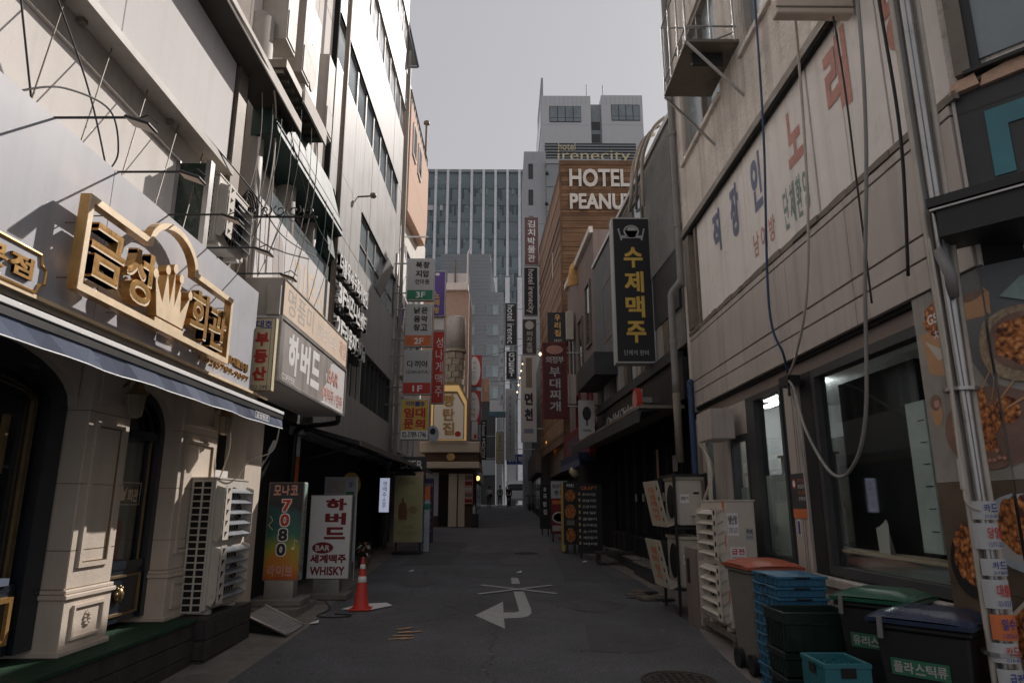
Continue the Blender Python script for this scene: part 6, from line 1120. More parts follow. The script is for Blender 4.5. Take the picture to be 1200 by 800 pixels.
blade('stew_sign', 'dark red vertical sign with white Korean letters reading downwards', 1.22, 2.02, 22, 4.38, 6.9, m_stw, [('v', m_gret, '부대찌개', .28, .08, .72, .68, .02), ('t', m_whitep, '의정부', .12, .72, .88, .81, .01), ('e', m_redf, .5, .9, .35, .06)], rim=m_redd, post=2.6)
blade('black_gold_sign', 'small black sign with gold brush letters above the red stew sign', 1.50, 2.2, 23.5, 7.15, 8.35, m_char, [('v', m_gold, '우리집', .35, .25, .65, .95, .02), ('x', m_whitep, '숯불갈비', .3, .1, .7, .18, 0)], rim=m_black, post=2.6)
for (z, y, l) in ((4.9, 22.4, 'white wall box beside the red stew sign'), (7.2, 22.8, 'slim white wall box above the red stew sign')): tag(B('wall_box', None, m_ac, 2.1, y, z, 2.35, y + .3, z + 1.0, .01), l, 'wall box')

# wooden hotel
b4 = T('wooden_hotel', 'tall brown timber clad hotel block with large raised white letters', 'building', (4, 30, .6))
m_tb = mat('cedar_cladding', (.225, .125, .065), .7, var=.3, scale=1.2); m_tb2 = mat('cedar_cladding_pale', (.27, .155, .085), .7, var=.3, scale=1.4); m_tb3 = mat('cedar_cladding_dark', (.165, .09, .05), .75, var=.3, scale=1.4)
G4o = G2.P(-15.2, 0, 0); B('core_wall', b4, m_brown, G4o.x + .06, G4o.y + .06, 3.0, 9.5, 36.2, 15.5); B('ground_floor', b4, m_dark, G4o.x + .5, G4o.y + .06, .5, 9.5, 36, 2.99)
f4 = Face((G4o.x, G4o.y, 0), (1, 0, 0)); g4 = Face((G4o.x, G4o.y, 0), (.044, -1, 0))
z = 4.0; k = 0
while z < 15.4:
    h = random.choice((.14, .18, .22)); m_ = random.choice((m_tb, m_tb, m_tb2, m_tb3)); 
    f4.rect('plank', b4, m_, .0, z, 5.6, z + h - .015, -.05, .0 + random.uniform(0, .03)); g4.rect('plank', b4, random.choice((m_tb, m_tb3, m_tb2)), -9.6, z, -.0, z + h - .015, -.05, .0 + random.uniform(0, .03)); z += h
q = M(); q.prism(f4.o, f4.r, f4.u, [(-.06, 15.42), (5.7, 15.42), (5.7, 15.62), (-.06, 15.62)], -.3, .06); q.build('cap_board', b4, m_tb3); f4.rect('corner_trim', b4, m_tb3, -.07, 3.0, -.001, 15.41, -.05, .05)
f4.text('letter_row', b4, m_creamw, 'HOTEL', 2.62 - G4o.x, 14.4, 5.1 - G4o.x, 15.2, .06, .025, .08); f4.text('letter_row', b4, m_creamw, 'PEANUTS', 2.62 - G4o.x, 13.4, 5.6 - G4o.x, 14.1, .06, .03, .08)
for (s, zz) in ((3, 11.5), (5, 9), (6.5, 6.5)): g4.rect('slit_window', b4, m_offw, -s - .12, zz, -s, zz + 1.2, .035, .05)
# grey blocks further up
b5 = T('grey_render_block', 'slim grey block with a column of small windows behind the timber hotel', 'building', (3, 52, 1.4)); m_lg = mat('light_grey_render', (.40, .41, .43), .8, var=.05, streak=.08); m_lg2 = mat('grey_panels', (.30, .32, .33), .7, var=.06)
B('wall', b5, m_lg, 1.45, 50, 1.2, 3.2, 58, 29.3); B('rear_wall', b5, m_lg2, 3.21, 49.6, 1.2, 9, 58, 28.0); B('roof_edge', b5, m_lg, 3.15, 49.5, 28.01, 9, 58, 28.4)
for k in range(9): wn = Face((1.8, 50, 0), (1, 0, 0)).frame('window', b5, m_char, 0, 26.9 - k * 2.25, .36, 28.2 - k * 2.25, .05, .001, .04); Face((1.8, 50, 0), (1, 0, 0)).rect('pane', wn, m_glassd, .05, 26.95 - k * 2.25, .31, 28.15 - k * 2.25, .002, .02)
for k in range(8): Face((3.2, 49.6, 0), (1, 0, 0)).rect('panel_joint', b5, m_char, .02, 26.0 - k * 2.1, 5.5, 26.05 - k * 2.1, .001, .01)
q = M()
for k in range(7): q.lathe((3.25 - .06 * k, 49.5, 27 - k * 2.6), [(.03, 0), (.14, .05), (.1, .25)], 8)
kind(q.build('wall_lamp', b5, m_black), 'stuff')
b6 = T('white_hotel_tower', 'white panelled hotel tower with blue windows and a dark louvre sign band', 'building', (9, 62, 1.6)); m_wt = mat('white_tower_panels', (.56, .56, .57), .6, var=.04)
B('left_wing', b6, m_wt, 3.55, 62, 1.6, 8.6, 72, 42.2); B('right_wing', b6, m_wt, 9.7, 62, 1.6, 13.9, 72, 42.3); B('stair_slot', b6, m_lg2, 8.61, 62.6, 1.6, 9.69, 72, 41.6)
f6 = Face((0, 62, 0), (1, 0, 0))
for (a0, a1, z0, z1, n) in ((4.4, 7.6, 39.2, 41.0, 4), (10.7, 13.6, 39.4, 41.2, 4)):
    wn = f6.rect('window', b6, m_char, a0, z0, a1, z1, .001, .05)
    for k in range(n): f6.rect('pane', wn, m_glassb, a0 + .05 + (a1 - a0) * k / n, z0 + .5, a0 + (a1 - a0) * (k + 1) / n - .03, z1 - .06, .051, .07); f6.rect('pane', wn, m_glassb, a0 + .05 + (a1 - a0) * k / n, z0 + .06, a0 + (a1 - a0) * (k + 1) / n - .03, z0 + .45, .051, .07)
Face((3.55, 72, 0), (0, -1, 0)).rect('window', b6, m_glassb, 2, 38.6, 10, 40.8, .001, .05)
for k in range(4): Face((8.62, 62.6, 0), (1, 0, 0)).rect('slot_window', b6, m_glassd, .1, 34.5 + k * 1.4, .95, 35.4 + k * 1.4, .001, .05)
q = M()
for a in [3.6 + .45 * i for i in range(12)] + [9.75 + .45 * i for i in range(10)]: q.prism(f6.o, f6.r, f6.u, [(a, 41.1), (a + .03, 41.1), (a + .03, 42.1), (a, 42.1)], .001, .01)
for zz in (38.9, 36.5): q.prism(f6.o, f6.r, f6.u, [(3.6, zz), (8.5, zz), (8.5, zz + .03), (3.6, zz + .03)], .001, .01); q.prism(f6.o, f6.r, f6.u, [(9.8, zz), (13.8, zz), (13.8, zz + .03), (9.8, zz + .03)], .001, .01)
kind(q.build('panel_joint', b6, m_lg), 'stuff'); B('roof_box', b6, m_lg, 6.5, 63, 42.21, 8.0, 65, 42.7); B('roof_box', b6, m_lg, 11, 63, 42.31, 12.3, 65, 42.8); B('roof_screen', b6, m_lg, 3.6, 62.2, 42.21, 3.8, 70, 44.4)
for x in (8.3, 10.0): M().tube([(x, 62.5, 42.2), (x, 62.5, 43.8)], .05, 5).build('antenna', b6, m_char)
f7 = Face((3.6, 58, 0), (1, -.0, 0)); f7.rect('louvre_band', b6, m_char, 0.05, 31.5, 8.6, 34.6, -.4, 0)
for k in range(10): f7.rect('louvre', b6, m_lg2, .05, 31.6 + k * .3, 8.6, 31.7 + k * .3, .001, .06)
f7.text('letter_row', b6, m_cream2, 'hotel', 1.3, 33.85, 2.9, 34.55, .07, .0, .05); f7.text('letter_row', b6, m_cream2, 'irenecity', 1.2, 32.45, 8.0, 33.8, .07, .008, .05)
M().box(3.8, 58.1, 1.6, 12, 61.9, 31.4).build('podium', b6, m_lg2)
# glass tower and grey mid block
b7 = T('glass_office_tower', 'wide blue grey glass office tower with white vertical fins closing the street', 'building', (-6, 135, 1.6)); m_gt = mat('tower_glass', (.21, .275, .30), .25, var=.25, scale=.12, spec=.6); m_fin = mat('white_fin', (.74, .73, .75), .6)
B('core', b7, m_gt, -20, 131, 1.6, 12, 160, 69.2); fT = Face((0, 130.9, 0), (1, 0, 0))
n = 0; x = -17.2
for i in range(9):
    xx = -17.2 + i * 2.47
    fT.rect('fin', b7, m_fin, xx, 46, xx + .5, 69.3, .0, .9); fT.rect('fin', b7, m_fin, xx - .18, 1.6, xx + .72, 45.7, .0, 1.1)
    for k in range(18):
        if xx > 4: continue
        z0 = 2.2 + k * 3.72; fT.rect('floor_band', b7, mat('tower_spandrel', (.15, .205, .225), .35, var=.1, spec=.6) if 'tower_spandrel' not in bpy.data.materials else bpy.data.materials['tower_spandrel'], xx + .73, z0, xx + 2.28, z0 + .8, .0, .12)
q = M()
for i in range(8):
    for k in range(1, 4): x = -16.5 + i * 2.47 + k * .43; q.prism(fT.o, fT.r, fT.u, [(x, 2), (x + .05, 2), (x + .05, 69), (x, 69)], .121, .16)
kind(q.build('mullion', b7, m_lg2), 'stuff'); q = M(); m_bl1 = mat('pale_blind', (.30, .34, .35), .5); m_bl2 = mat('dark_glass_bay', (.07, .10, .12), .2)
for i in range(8):
    for k in range(17):
        for j in range(4):
            if random.random() < .3:
                x = -16.5 + i * 2.47 + j * .43 + .04; z0 = 3.1 + k * 3.72; h = random.uniform(.6, 2.7); q.prism(fT.o, fT.r, fT.u, [(x, z0 + 2.8 - h), (x + .37, z0 + 2.8 - h), (x + .37, z0 + 2.8), (x, z0 + 2.8)], .0, .06, random.choice((m_bl1, m_bl2, m_bl2)))
kind(q.build('window_blind', b7), 'stuff'); fT.rect('roof_band', b7, m_lg2, -20, 69.0, 12, 69.6, .0, .4)
for (a0, a1) in ((-16.4, -14.9), (-13.6, -13.0)): fT.rect('lit_blind', b7, m_white, a0, 60.5, a1, 61.6, .17, .2)
b8 = T('grey_siding_block', 'stepped grey clad block with small square windows in front of the glass tower', 'building', (-3, 80, 1.6)); m_sd = mat('grey_siding', (.26, .27, .285), .75, var=.07)
B('tower_part', b8, m_sd, -8.2, 82, 1.6, -1.9, 95, 32.6); M().hexa([(-1.899, 82, 1.6), (-.2, 82, 1.6), (-.2, 95, 1.6), (-1.899, 95, 1.6), (-1.899, 82, 31.8), (-.9, 82, 25), (-.9, 95, 25), (-1.899, 95, 31.8)]).build('sloping_flank', b8, m_lg2); B('front_part', b8, m_sd, -5.0, 80, 1.6, -.3, 81.99, 26.9)
q = M()
for k in range(52): z = 2.4 + k * .47; q.prism((0, 80, 0), (1, 0, 0), (0, 0, 1), [(-5, z), (-.3, z), (-.3, z + .05), (-5, z + .05)], .001, .03)
for k in range(12): z = 27.0 + k * .47; q.prism((0, 82, 0), (1, 0, 0), (0, 0, 1), [(-8.2, z), (-1.9, z), (-1.9, z + .05), (-8.2, z + .05)], .001, .03)
kind(q.build('siding_line', b8, m_lg2), 'stuff'); f8 = Face((0, 80, 0), (1, 0, 0))
for k in range(8):
    for (a0, a1) in ((-4.6, -3.75), (-2.3, -.85)):
        z0 = 24.0 - k * 2.55; wn = f8.frame('window', b8, m_lg, a0, z0, a1, z0 + 1.35, .07, .03, .1); f8.rect('pane', wn, m_glassb, a0 + .07, z0 + .07, (a0 + a1) / 2, z0 + 1.28, .031, .05); f8.rect('curtained_pane', wn, mat('pale_curtain_pane', (.35, .42, .42), .4) if 'pale_curtain_pane' not in bpy.data.materials else bpy.data.materials['pale_curtain_pane'], (a0 + a1) / 2 + .02, z0 + .07, a1 - .07, z0 + 1.28, .031, .05)
b9 = T('far_dark_corner_building', 'dark buildings closing the left end of the alley', 'building', (-8, 66, 1.6)); B('wall', b9, m_char, -20, 70, 1.6, -1.0, 79, 12); B('teal_ledge', b9, mat('teal_ledge_paint', (.06, .12, .14), .6), -1.6, 64.5, 9.8, .2, 66, 10.2); B('pale_box', b9, m_white, -1.5, 64.8, 10.2, -.3, 66, 11.3); B('shop_band', b9, m_lg2, -8, 69.9, 4.5, -1.0, 69.99, 6)
b10 = T('far_right_shops', 'dark shop fronts receding on the right beyond the timber hotel', 'building', (3, 45, 1)); B('wall', b10, m_char, 1.9, 36.3, .9, 9, 49.4, 9.5); B('shop_band', b10, m_brown, 1.6, 36.5, 3.3, 1.89, 49, 4.6)
for k in range(4): B('shop_window', b10, m_glassd, 1.87, 37 + k * 3, 1.4, 1.899, 39.6 + k * 3, 3.1)
tag(M().box(.15, 66.0, 1.6, 1.0, 66.6, 5.8).build('white_post', None, m_white), 'white gate post at the far end of the alley', 'post')
blade('blue_shop_sign', 'blue and white sign across the far end of the alley', .1, 2.0, 60, 5.0, 5.9, m_blueink, [('x', m_whitep, '24시 약국', .1, .2, .9, .8, .02)], post=2.4)
# signs over the far right
blade('wine_red_sign', 'brownish red vertical sign with white characters, highest on the far right', 1.03, 1.86, 36, 14.6, 17.5, mat('wine_red', (.16, .085, .085), .6), [('v', m_whitep, '김치박물관', .25, .06, .75, .94, .02)], post=2.6)
blade('irenecity_blade_sign', 'black vertical sign reading hotel irenecity downwards', 1.0, 1.78, 36, 11.7, 14.5, m_blk, [('R', m_whitep, 'hotel irenecity', .2, .05, .75, .95, .0)], post=2.6)
blade('round_logo_sign', 'black vertical sign with a round white logo under the hotel sign', .88, 1.65, 35, 9.3, 11.25, m_char, [('e', m_gret, .5, .82, .3, .12), ('v', m_gret, '피자호텔', .3, .05, .7, .66, .02)], post=2.6)
t = blade('brush_letter_sign', 'long white vertical sign with black brush letters', .78, 1.56, 34, 4.66, 9.05, m_gret, [('r', m_brown, .32, .62, .72, .97), ('t', m_blk, '면', .2, .42, .8, .56, .05), ('t', m_blk, '천', .2, .24, .8, .38, .05), ('r', m_bluef, .2, .1, .8, .15)], post=2.6)
blade('second_hotel_sign', 'far black vertical hotel sign reading downwards above the guest sign', -.05, .85, 48, 12.8, 16.0, m_blk, [('R', m_whitep, 'hotel irenec', .2, .05, .75, .95, 0)], post=2.6)
blade('guest_sign', 'black sign reading GUEST downwards in the far alley', .04, .8, 46, 9.95, 11.95, m_blk, [('v', m_whitep, 'GUEST', .25, .1, .75, .95, .02)], post=2.6)
for k in range(4): blade('small_lit_sign', ('uppermost', 'second', 'third', 'lowest')[k] + ' of the small grey signs left of the black hotel blades', -.42, -.12, 50, 8.8 + k * 1.3 if False else 13.0 - k * 1.4, 14.0 - k * 1.4, m_gret, [('t', m_blk, '숙박', .2, .3, .8, .7, 0)], group='small grey signs in the far alley', post=.6)
m_bulb = mat('warm_bulb', (1, .8, .5), .5, emit=(1, .72, .4), es=1.6)
t = T('bulb_string', 'string of small warm bulbs slanting in front of the long white sign', 'light string', (.7, 33, 8)); M().tube([(.55, 33, 6.4), (.85, 33, 8.6)], .015, 4).build('wire', t, m_black)
for k in range(5): u_ = k / 4; M().lathe((.58 + .26 * u_, 33, 7.0 + 1.4 * u_), [(.01, -.045), (.045, 0), (.01, .045)], 8).build('bulb', t, m_bulb, smooth=True)
tag(M().lathe((1.72, 33, 8.9), [(.02, -.09), (.08, 0), (.02, .09)], 8).build('single_bulb', None, m_bulb, smooth=True), 'single warm bulb right of the long white sign', 'lamp')
tag(M().lathe((1.15, 40, 5.3), [(.02, -.08), (.09, 0), (.02, .08)], 8).build('single_bulb', None, m_bulb, smooth=True), 'single warm bulb low beside the long grey sign', 'lamp')
tag(M().prism((1.95, 33, 4.6), (1, 0, 0), (0, 0, 1), [(0, 0), (.1, -.5), (.16, -.5), (.12, .0), (.4, .25), (.36, .33)], 0, .06).build('neon_mark', None, mat('orange_neon', (1, .4, .1), .5, emit=(1, .35, .05), es=1.6)), 'orange neon stroke glowing on the dark right wall', 'neon sign')

# boards on the right pavement
def board(name, label, x0, x1, y, z0, z1, m, items, lean=.0):
    t = T(name, label, 'sign', ((x0 + x1) / 2, y, z0)); f = Face((x0, y, z0), (1, 0, 0), (0, lean, 1)); W, H = x1 - x0, z1 - z0; f.rect('panel', t, m, 0, 0, W, H, -.04, 0)
    f.frame('rim', t, m_black, -.01, -.01, W + .01, H + .01, .03, .001, .012)
    for p in items:
        if p[0] == 'r': f.rect('print', t, p[1], W * p[2], H * p[3], W * p[4], H * p[5], .001, .004)
        if p[0] == 'e': f.poly('food_print', t, p[1], ell(W * p[2], H * p[3], W * p[4], H * p[5], 14), .004, .006)
        if p[0] == 't': f.chars('lettering', t, p[1], p[2], W * p[3], H * p[4], W * p[5], H * p[6], .006, .02)
    for a in (.05, W - .1): f.rect('leg', t, m_black, a, -(z0 - gz(y)), a + .05, -.011, -.03, 0)
    return t
names = ['후라이드', '양념치킨', '간장치킨', '파닭', '골뱅이', '감자튀김', '소시지', '계란말이', '먹태']
board('chalk_menu_board', 'black menu board with rows of menu items, nearest on the right', 1.75, 2.33, 17.0, .56, 2.16, m_blk, [('t', m_sorange, 'CRAFT', .15, .92, .85, .97)] + [('r', m_syellow, .06, .84 - k * .09, .12, .88 - k * .09) for k in range(9)] + [('t', m_gret, names[k], .2, .83 - k * .09, .8, .87 - k * .09) for k in range(9)])
board('chicken_photo_board', 'narrow black board with orange chicken photos beside the menu board', 1.52, 1.86, 18.2, .7, 2.25, m_blk, [('e', m_ch, .5, .78, .4, .1), ('e', m_ch, .5, .52, .42, .12), ('e', m_ch, .5, .14, .36, .12), ('r', m_brown, .2, .3, .8, .38), ('t', m_whitep, '치킨', .2, .92, .8, .97)]); 
tag(B('yellow_strip_board', None, m_syellow, 1.50, 18.35, .5, 1.54, 18.9, 2.2), 'thin yellow board edge behind the chicken photo board', 'sign')
board('pizza_menu_board', 'white and red menu board with a round food photo', 1.42, 1.98, 22.0, .8, 2.42, m_redd, [('r', m_gret, .02, .66, .98, .99), ('t', m_blk, '점심특선', .1, .85, .9, .93), ('t', m_blk, '짬뽕', .2, .72, .8, .81), ('r', m_sorange, .1, .55, .9, .62), ('e', m_gret, .5, .3, .42, .11), ('e', m_redf, .5, .3, .34, .08), ('r', m_greyf, .1, .05, .9, .15)])
board('black_white_board', 'slim black board with white Korean letters, farthest of the right boards', 1.24, 1.6, 25.0, .85, 2.35, m_blk, [('t', m_whitep, '국', .3, .68, .7, .8), ('t', m_whitep, '밥', .3, .5, .7, .62), ('t', m_whitep, '집', .3, .32, .7, .44), ('e', m_gret, .5, .9, .14, .05)])
t = T('globe_lamp', 'pale round globe lamp over the white and red menu board', 'lamp', (2.1, 20.5, 2.5)); M().lathe((2.05, 20.5, 2.62), [(.03, -.16), (.12, -.11), (.17, 0), (.12, .11), (.03, .16)], 14).build('globe', t, m_cream2, smooth=True); M().tube([(2.05, 20.5, 2.78), (2.05, 20.5, 3.1), (2.6, 20.6, 3.1)], .015, 5).build('arm', t, m_black)
tag(B('red_mat', None, m_redd, 1.75, 23, .60, 2.3, 24.2, .62), 'dark red mat on the ground beside the right boards', 'mat')
t = T('wooden_bench', 'low dark bench at the foot of the chalk menu board', 'bench', (2.3, 16, .4)); B('seat', t, m_wood, 2.0, 15.6, .62, 2.9, 16.1, .67)
for x in (2.05, 2.8): B('leg', t, m_wood, x, 15.7, gz(15.7) + .005, x + .06, 16.0, .619)
t = T('broken_tile_pile', 'small dark rubbish heap by the foot of the rack', 'rubbish', (2.05, 11.2, .28)); 
for k in range(12): x, y = 2.1 + random.uniform(-.25, .3), 11.2 + random.uniform(-.4, .4); z0 = gz(y) + .006 + k * .003; M().hexa([(x, y, z0), (x + .2, y + .05, z0), (x + .17, y + .16, z0), (x - .02, y + .1, z0), (x, y, z0 + .03), (x + .2, y + .05, z0 + .02), (x + .17, y + .16, z0 + .03), (x - .02, y + .1, z0 + .03)]).build('shard', t, random.choice((m_mauved, m_brown, m_char)))
# ================================================================ CABLES ON THE LEFT BUILDINGS
spots = [(-3.05, 7.62, 6.7, 7.5), (-3.0, 7.85, 6.7, 7.68), (-2.95, 8.05, 6.7, 8.0), (-3.05, 8.2, 6.7, 7.98), (-2.92, 8.45, 6.7, 8.3), (-2.93, 8.8, 7.2, 8.5), (-2.93, 9.3, 7.2, 9.2), (-2.95, 9.7, 7.2, 9.35), (-2.93, 10.3, 6.5, 10.1), (-2.93, 10.8, 6.5, 10.55)]
for i, (x, y, z, yb) in enumerate(spots):
    mm = (m_cablew, m_pipe, m_cable)[i % 3]; zb = random.uniform(4.15, 4.9); n = 7; pts = []
    for k in range(n + 1):
        u_ = k / n; wv = math.sin(u_ * math.pi * 2 + i) * .03
        pts.append((x + (-3.2 - x) * u_ ** 2 + .05 * math.sin(u_ * math.pi), y + (yb - y) * u_ ** 1.4 + wv, z + (zb - z) * u_))
    q = M().tube(bez(pts, 4), (.005, .007, .005, .008)[i % 4], 5).build('hanging_cable', None, mm)
    tag(q, ('pale', 'grey', 'black')[i % 3] + ' slack cable on the cream office block, ' + ('nearest to', 'second from', 'third from', 'fourth from', 'fifth from', 'sixth from', 'seventh from', 'eighth from', 'ninth from', 'tenth from', 'eleventh from', 'twelfth from')[min(i, 11)] + ' the brown corner post' if i < 12 else ('long pale cable dropping past the round vent duct', 'long cable dropping beside the second vent duct')[i - 12], 'cable', 'slack cables on the cream office block')
cable('thick pale cable running slantwise under the eave beam', [(-2.86, 4.2, 6.78), (-2.84, 5.94, 6.76), (-2.84, 6.93, 6.77), (-2.9, 7.6, 6.74), (-3.05, 8.2, 6.3), (-3.1, 8.4, 4.6)], .013, m_cablew)
cable('black cable looping over the fascia top by the nearest arm lamp', [(-2.95, 3.7, 4.13), (-2.9, 4.0, 4.35), (-2.9, 4.5, 4.5), (-2.95, 4.75, 4.3), (-2.98, 4.7, 4.1)], .007)
cable('straight thin black wire crossing the cream wall near the picture corner', [(-3.06, 2.9, 6.72), (-3.03, 3.5, 5.2), (-3.0, 3.9, 4.12)], .007); cable('thin black wire slanting down behind the second hanging rod', [(-3.06, 3.6, 5.37), (-3.05, 4.4, 4.7), (-3.0, 4.75, 4.1)], .007)
cable('black power line along the top of the bracketed wall condenser', [(-3.16, 5.9, 5.45), (-3.0, 7.4, 5.3), (-3.0, 8.6, 5.2), (-3.1, 10.5, 5.6)], .008); cable('long dark line drooping from the green awning to the salon board', [(-2.95, 8.0, 7.0), (-2.95, 9.0, 6.3), (-3.0, 10.2, 6.0), (-3.1, 11.6, 6.1)], .008)
tg = T('cable_tangle', 'messy coil of black cables beside the curly bracket', 'cable coil', (-3.1, 7.6, 5.1))
for k in range(5): M().tube([(-3.1 + .02 * k, 7.55 + (.12 + .02 * k) * math.cos(j * .5), 5.15 + (.1 + .02 * k) * math.sin(j * .5)) for j in range(14)], .01, 5).build('coil', tg, m_cable)
tag(M().lathe((-3.08, 11.62, 3.2), [(.05, 0), (.05, 10.5)], 10).build('tall_pipe', None, m_brown, smooth=True), 'tall brown pipe at the near edge of the grey cladding', 'pipe')
tag(M().lathe((-3.22, 7.9, 4.15), [(.07, 0), (.07, .95)], 10).build('stub_post', None, m_brown, smooth=True), 'short brown post where the cables gather', 'post')
cable('white hose from the restaurant lantern down to the tall air conditioner', [(-3.2, 7.98, 2.6), (-3.2, 8.02, 2.3), (-3.28, 8.0, 1.95)], .008, m_cablew); cable('thin pale wire swinging from the awning end to the shop pillar', [(-2.6, 7.9, 2.55), (-2.75, 8.15, 2.3), (-3.1, 8.3, 2.15), (-3.35, 8.4, 1.6)], .007, m_cablew)
for (ya, za, yb, zb, l) in ((60, 14.5, 58, 16, 'overhead wire crossing the far alley high up'), (44, 9.8, 46, 10.5, 'overhead wire crossing the far alley lower down')): tag(M().tube(sag((-3.5, ya, za), (3.0, yb, zb), .5), .02, 4).build('overhead_wire', None, m_cable), l, 'wire')
# ================================================================ PEOPLE
def skin(name, parent, joints, bones, m, sub=1):
    me = bpy.data.meshes.new(name); me.from_pydata([j[:3] for j in joints], bones, []); me.materials.append(m); o = bpy.data.objects.new(name, me); COL.objects.link(o); o.parent = parent
    md = o.modifiers.new('skin', 'SKIN'); 
    if not me.skin_vertices: 
        bm = bmesh.new(); bm.from_mesh(me); bm.verts.layers.skin.verify(); bm.to_mesh(me); bm.free()
    for i, j in enumerate(joints):
        me.skin_vertices[0].data[i].radius = (j[3], j[4] if len(j) > 4 else j[3]); me.skin_vertices[0].data[i].use_root = (i == 0)
    o.modifiers.new('sub', 'SUBSURF').levels = sub; o.modifiers['sub'].render_levels = sub; return o
m_skin = mat('skin', (.42, .26, .19), .6, var=.05); m_hair = mat('dark_hair', (.02, .016, .014), .6)
def person(label, x, y, rz, h, top, trousers, shoes=m_black, stride=.18, bag=None):
    t = T('person', label, 'person', (x, y, gz(y) + .0)); s = h / 1.72; S_ = lambda L: [(a * s, b * s, c * s) + tuple(q * s for q in r) for (a, b, c, *r) in L]
    st = stride
    J = S_([(0, 0, .95, .13, .10), (0, 0, 1.15, .12, .09), (0, 0, 1.36, .155, .10), (0, 0, 1.47, .06, .06), (0, -.01, 1.56, .075, .085), (0, -.01, 1.68, .08, .095),
            (.17, 0, 1.39, .055), (.23, .05, 1.12, .042), (.22, -.03, .88, .032), (.22, -.06, .78, .028),
            (-.17, 0, 1.39, .055), (-.23, -.04, 1.12, .042), (-.22, -.10, .9, .032), (-.22, -.13, .8, .028),
            (.09, 0, .88, .085), (.1, -st * .4, .5, .058), (.1, -st * .1, .09, .04), (.1, -st * .1 - .13, .04, .035),
            (-.09, 0, .88, .085), (-.1, st * .3, .5, .058), (-.1, st, .11, .04), (-.1, st - .12, .04, .035)])
    Bn = [(0, 1), (1, 2), (2, 3), (3, 4), (4, 5), (2, 6), (6, 7), (7, 8), (8, 9), (2, 10), (10, 11), (11, 12), (12, 13), (0, 14), (14, 15), (15, 16), (16, 17), (0, 18), (18, 19), (19, 20), (20, 21)]
    skin('body', t, J, Bn, m_skin)
    JJ = S_([(0, 0, .93, .16, .12), (0, 0, 1.15, .14, .11), (0, 0, 1.38, .175, .12), (.18, 0, 1.40, .068), (.235, .05, 1.12, .055), (.22, -.02, .9, .045), (-.18, 0, 1.40, .068), (-.235, -.04, 1.12, .055), (-.22, -.09, .92, .045)])
    skin('jacket', t, JJ, [(0, 1), (1, 2), (2, 3), (3, 4), (4, 5), (2, 6), (6, 7), (7, 8)], top)
    JT = S_([(0, 0, .94, .14, .12), (.09, 0, .86, .098), (.1, -st * .4, .5, .075), (.1, -st * .1, .1, .058), (-.09, 0, .86, .098), (-.1, st * .3, .5, .075), (-.1, st, .12, .058)])
    skin('trousers', t, JT, [(0, 1), (1, 2), (2, 3), (0, 4), (4, 5), (5, 6)], trousers)
    q = M(); q.lathe((0, .01 * s, 1.60 * s), [(.06 * s, -.02), (.1 * s, .03), (.105 * s, .09 * s), (.08 * s, .16 * s), (.02 * s, .19 * s)], 12); q.v = [Vector((v.x * .9, v.y + .015, v.z)) for v in q.v]
    o = q.build('hair', None, m_hair, smooth=True); o.parent = t
    for sx, sy in ((.1, -st * .1), (-.1, st)): o = M().box(sx * s - .05, sy * s - .2, .0, sx * s + .05, sy * s + .07, .09).build('shoe', None, shoes, .02); o.parent = t
    if bag: o = M().box(-.24, .1, .82, .02, .24, 1.05).build('bag', None, bag, .03); o.parent = t
    t.rotation_euler = (0, 0, rz); return t
m_beigec = mat('beige_cloth', (.62, .60, .56), .85); m_darkc = mat('dark_cloth', (.02, .02, .024), .85); m_tealc = mat('dull_teal_cloth', (.07, .11, .11), .85); m_greyc = mat('grey_cloth', (.13, .13, .14), .85)
person('person in a pale top walking with a dark bag, leftmost in the far alley', -1.3, 57.2, math.pi, 1.66, m_beigec, m_greyc, bag=m_darkc)
person('person in a dull teal top walking away in the middle of the far alley', -.45, 60.5, math.pi, 1.7, m_tealc, m_darkc)
person('person in black standing in front of the white truck', .30, 57.2, 0.2, 1.72, m_darkc, m_darkc, stride=.05)
# white truck
tr = T('white_truck', 'white cab over truck facing the camera at the end of the alley', 'truck', (1.3, 63, 1.57)); m_tw = mat('truck_white', (.84, .85, .85), .35, var=.03, coat=.3); zb = gz(62)
M().hexa([(.15, 61.3, zb + .45), (1.85, 61.3, zb + .45), (1.85, 62.9, zb + .45), (.15, 62.9, zb + .45), (.2, 61.35, zb + 1.25), (1.8, 61.35, zb + 1.25), (1.8, 62.9, zb + 1.25), (.2, 62.9, zb + 1.25)]).build('cab_lower', tr, m_tw, .04)
M().hexa([(.2, 61.38, zb + 1.26), (1.8, 61.38, zb + 1.26), (1.8, 62.9, zb + 1.26), (.2, 62.9, zb + 1.26), (.32, 61.75, zb + 1.95), (1.68, 61.75, zb + 1.95), (1.7, 62.8, zb + 1.98), (.3, 62.8, zb + 1.98)]).build('cab_upper', tr, m_tw, .04)
M().hexa([(.27, 61.37, zb + 1.3), (1.73, 61.37, zb + 1.3), (1.73, 61.42, zb + 1.3), (.27, 61.42, zb + 1.3), (.38, 61.67, zb + 1.86), (1.62, 61.67, zb + 1.86), (1.62, 61.72, zb + 1.86), (.38, 61.72, zb + 1.86)]).build('windscreen', tr, m_glassd)
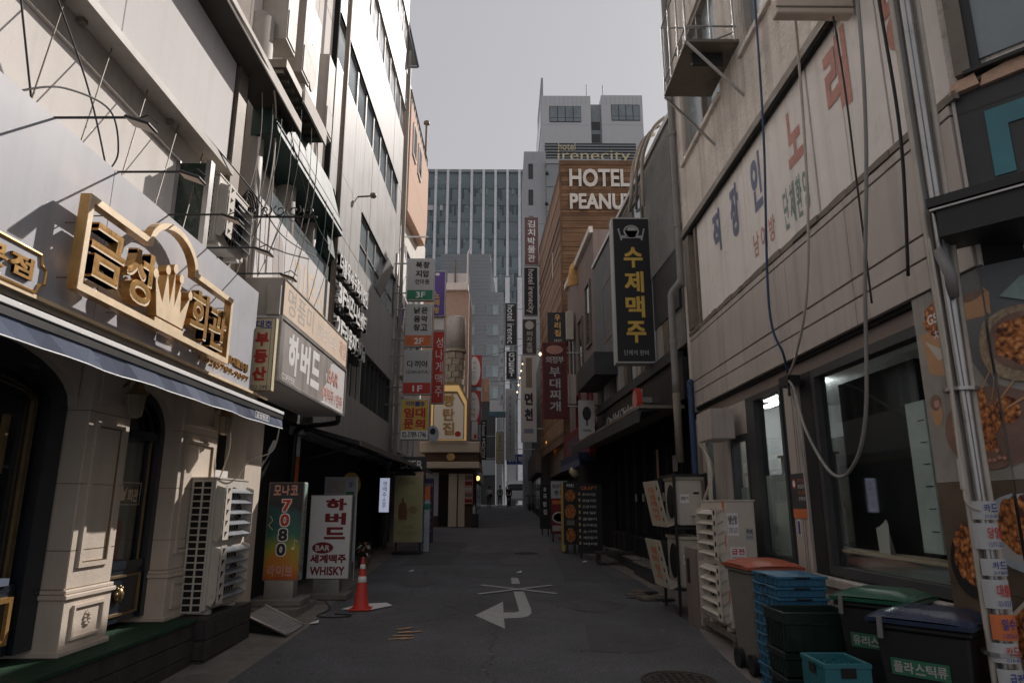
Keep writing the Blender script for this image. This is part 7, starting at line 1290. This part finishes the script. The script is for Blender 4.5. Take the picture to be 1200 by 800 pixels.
M().box(.2, 61.24, zb + .42, 1.8, 61.32, zb + .62).build('bumper', tr, m_gret, .02)
for x in (.24, 1.5): B('headlight', tr, m_steel, x, 61.27, zb + .75, x + .28, 61.31, zb + .9, .01)
for x in (.02, 1.88): B('wing_mirror', tr, m_black, x, 61.4, zb + 1.3, x + .1, 61.46, zb + 1.6, .01)
B('load_box', tr, m_tw, .1, 63.0, zb + .7, 1.9, 66, zb + 2.2, .02)
for x in (.25, 1.6):
    for y in (62.0, 65.0): M().prism((x, y, zb + .33), (0, -1, 0), (0, 0, 1), ell(0, 0, .32, .32, 18), -.2, .0).build('wheel', tr, m_black)
t = T('parked_scooter', 'dark parked scooter by the right shops in the far alley', 'scooter', (1.75, 50, 1.3)); zb = gz(50)
for y in (49.4, 50.6): M().prism((1.7, y, zb + .25), (0, -1, 0), (0, 0, 1), ell(0, 0, .25, .25, 16), -.05, .05).build('wheel', t, m_black)
M().hexa([(1.55, 49.7, zb + .3), (1.85, 49.7, zb + .3), (1.85, 50.7, zb + .35), (1.55, 50.7, zb + .35), (1.58, 50.0, zb + .5), (1.82, 50.0, zb + .5), (1.82, 50.8, zb + .8), (1.58, 50.8, zb + .8)]).build('body', t, m_char, .03); M().tube([(1.7, 49.45, zb + .3), (1.7, 49.7, zb + .95), (1.45, 49.75, zb + 1.02)], .03, 6).build('steering_column', t, m_black); M().tube([(1.95, 49.75, zb + 1.02), (1.45, 49.75, zb + 1.02)], .02, 6).build('handlebar', t, m_black); B('seat', t, m_black, 1.57, 50.1, zb + .8, 1.83, 50.75, zb + .88, .02)
t = T('drinks_stand', 'small dark stand with bottles at the foot of the kiosk posters', 'stand', (-1.2, 30, .8)); B('body', t, m_black, -1.42, 29.4, .77, -1.12, 29.85, 1.3, .01); M().lathe((-1.3, 29.55, 1.3), [(.06, 0), (.06, .25), (.02, .3), (.02, .38)], 10).build('bottle', t, m_gret)
bpy.data.objects.remove(_fc['o'])
for o in list(bpy.data.objects):
    for k in ('_o', '_w'):
        if k in o: del o[k]
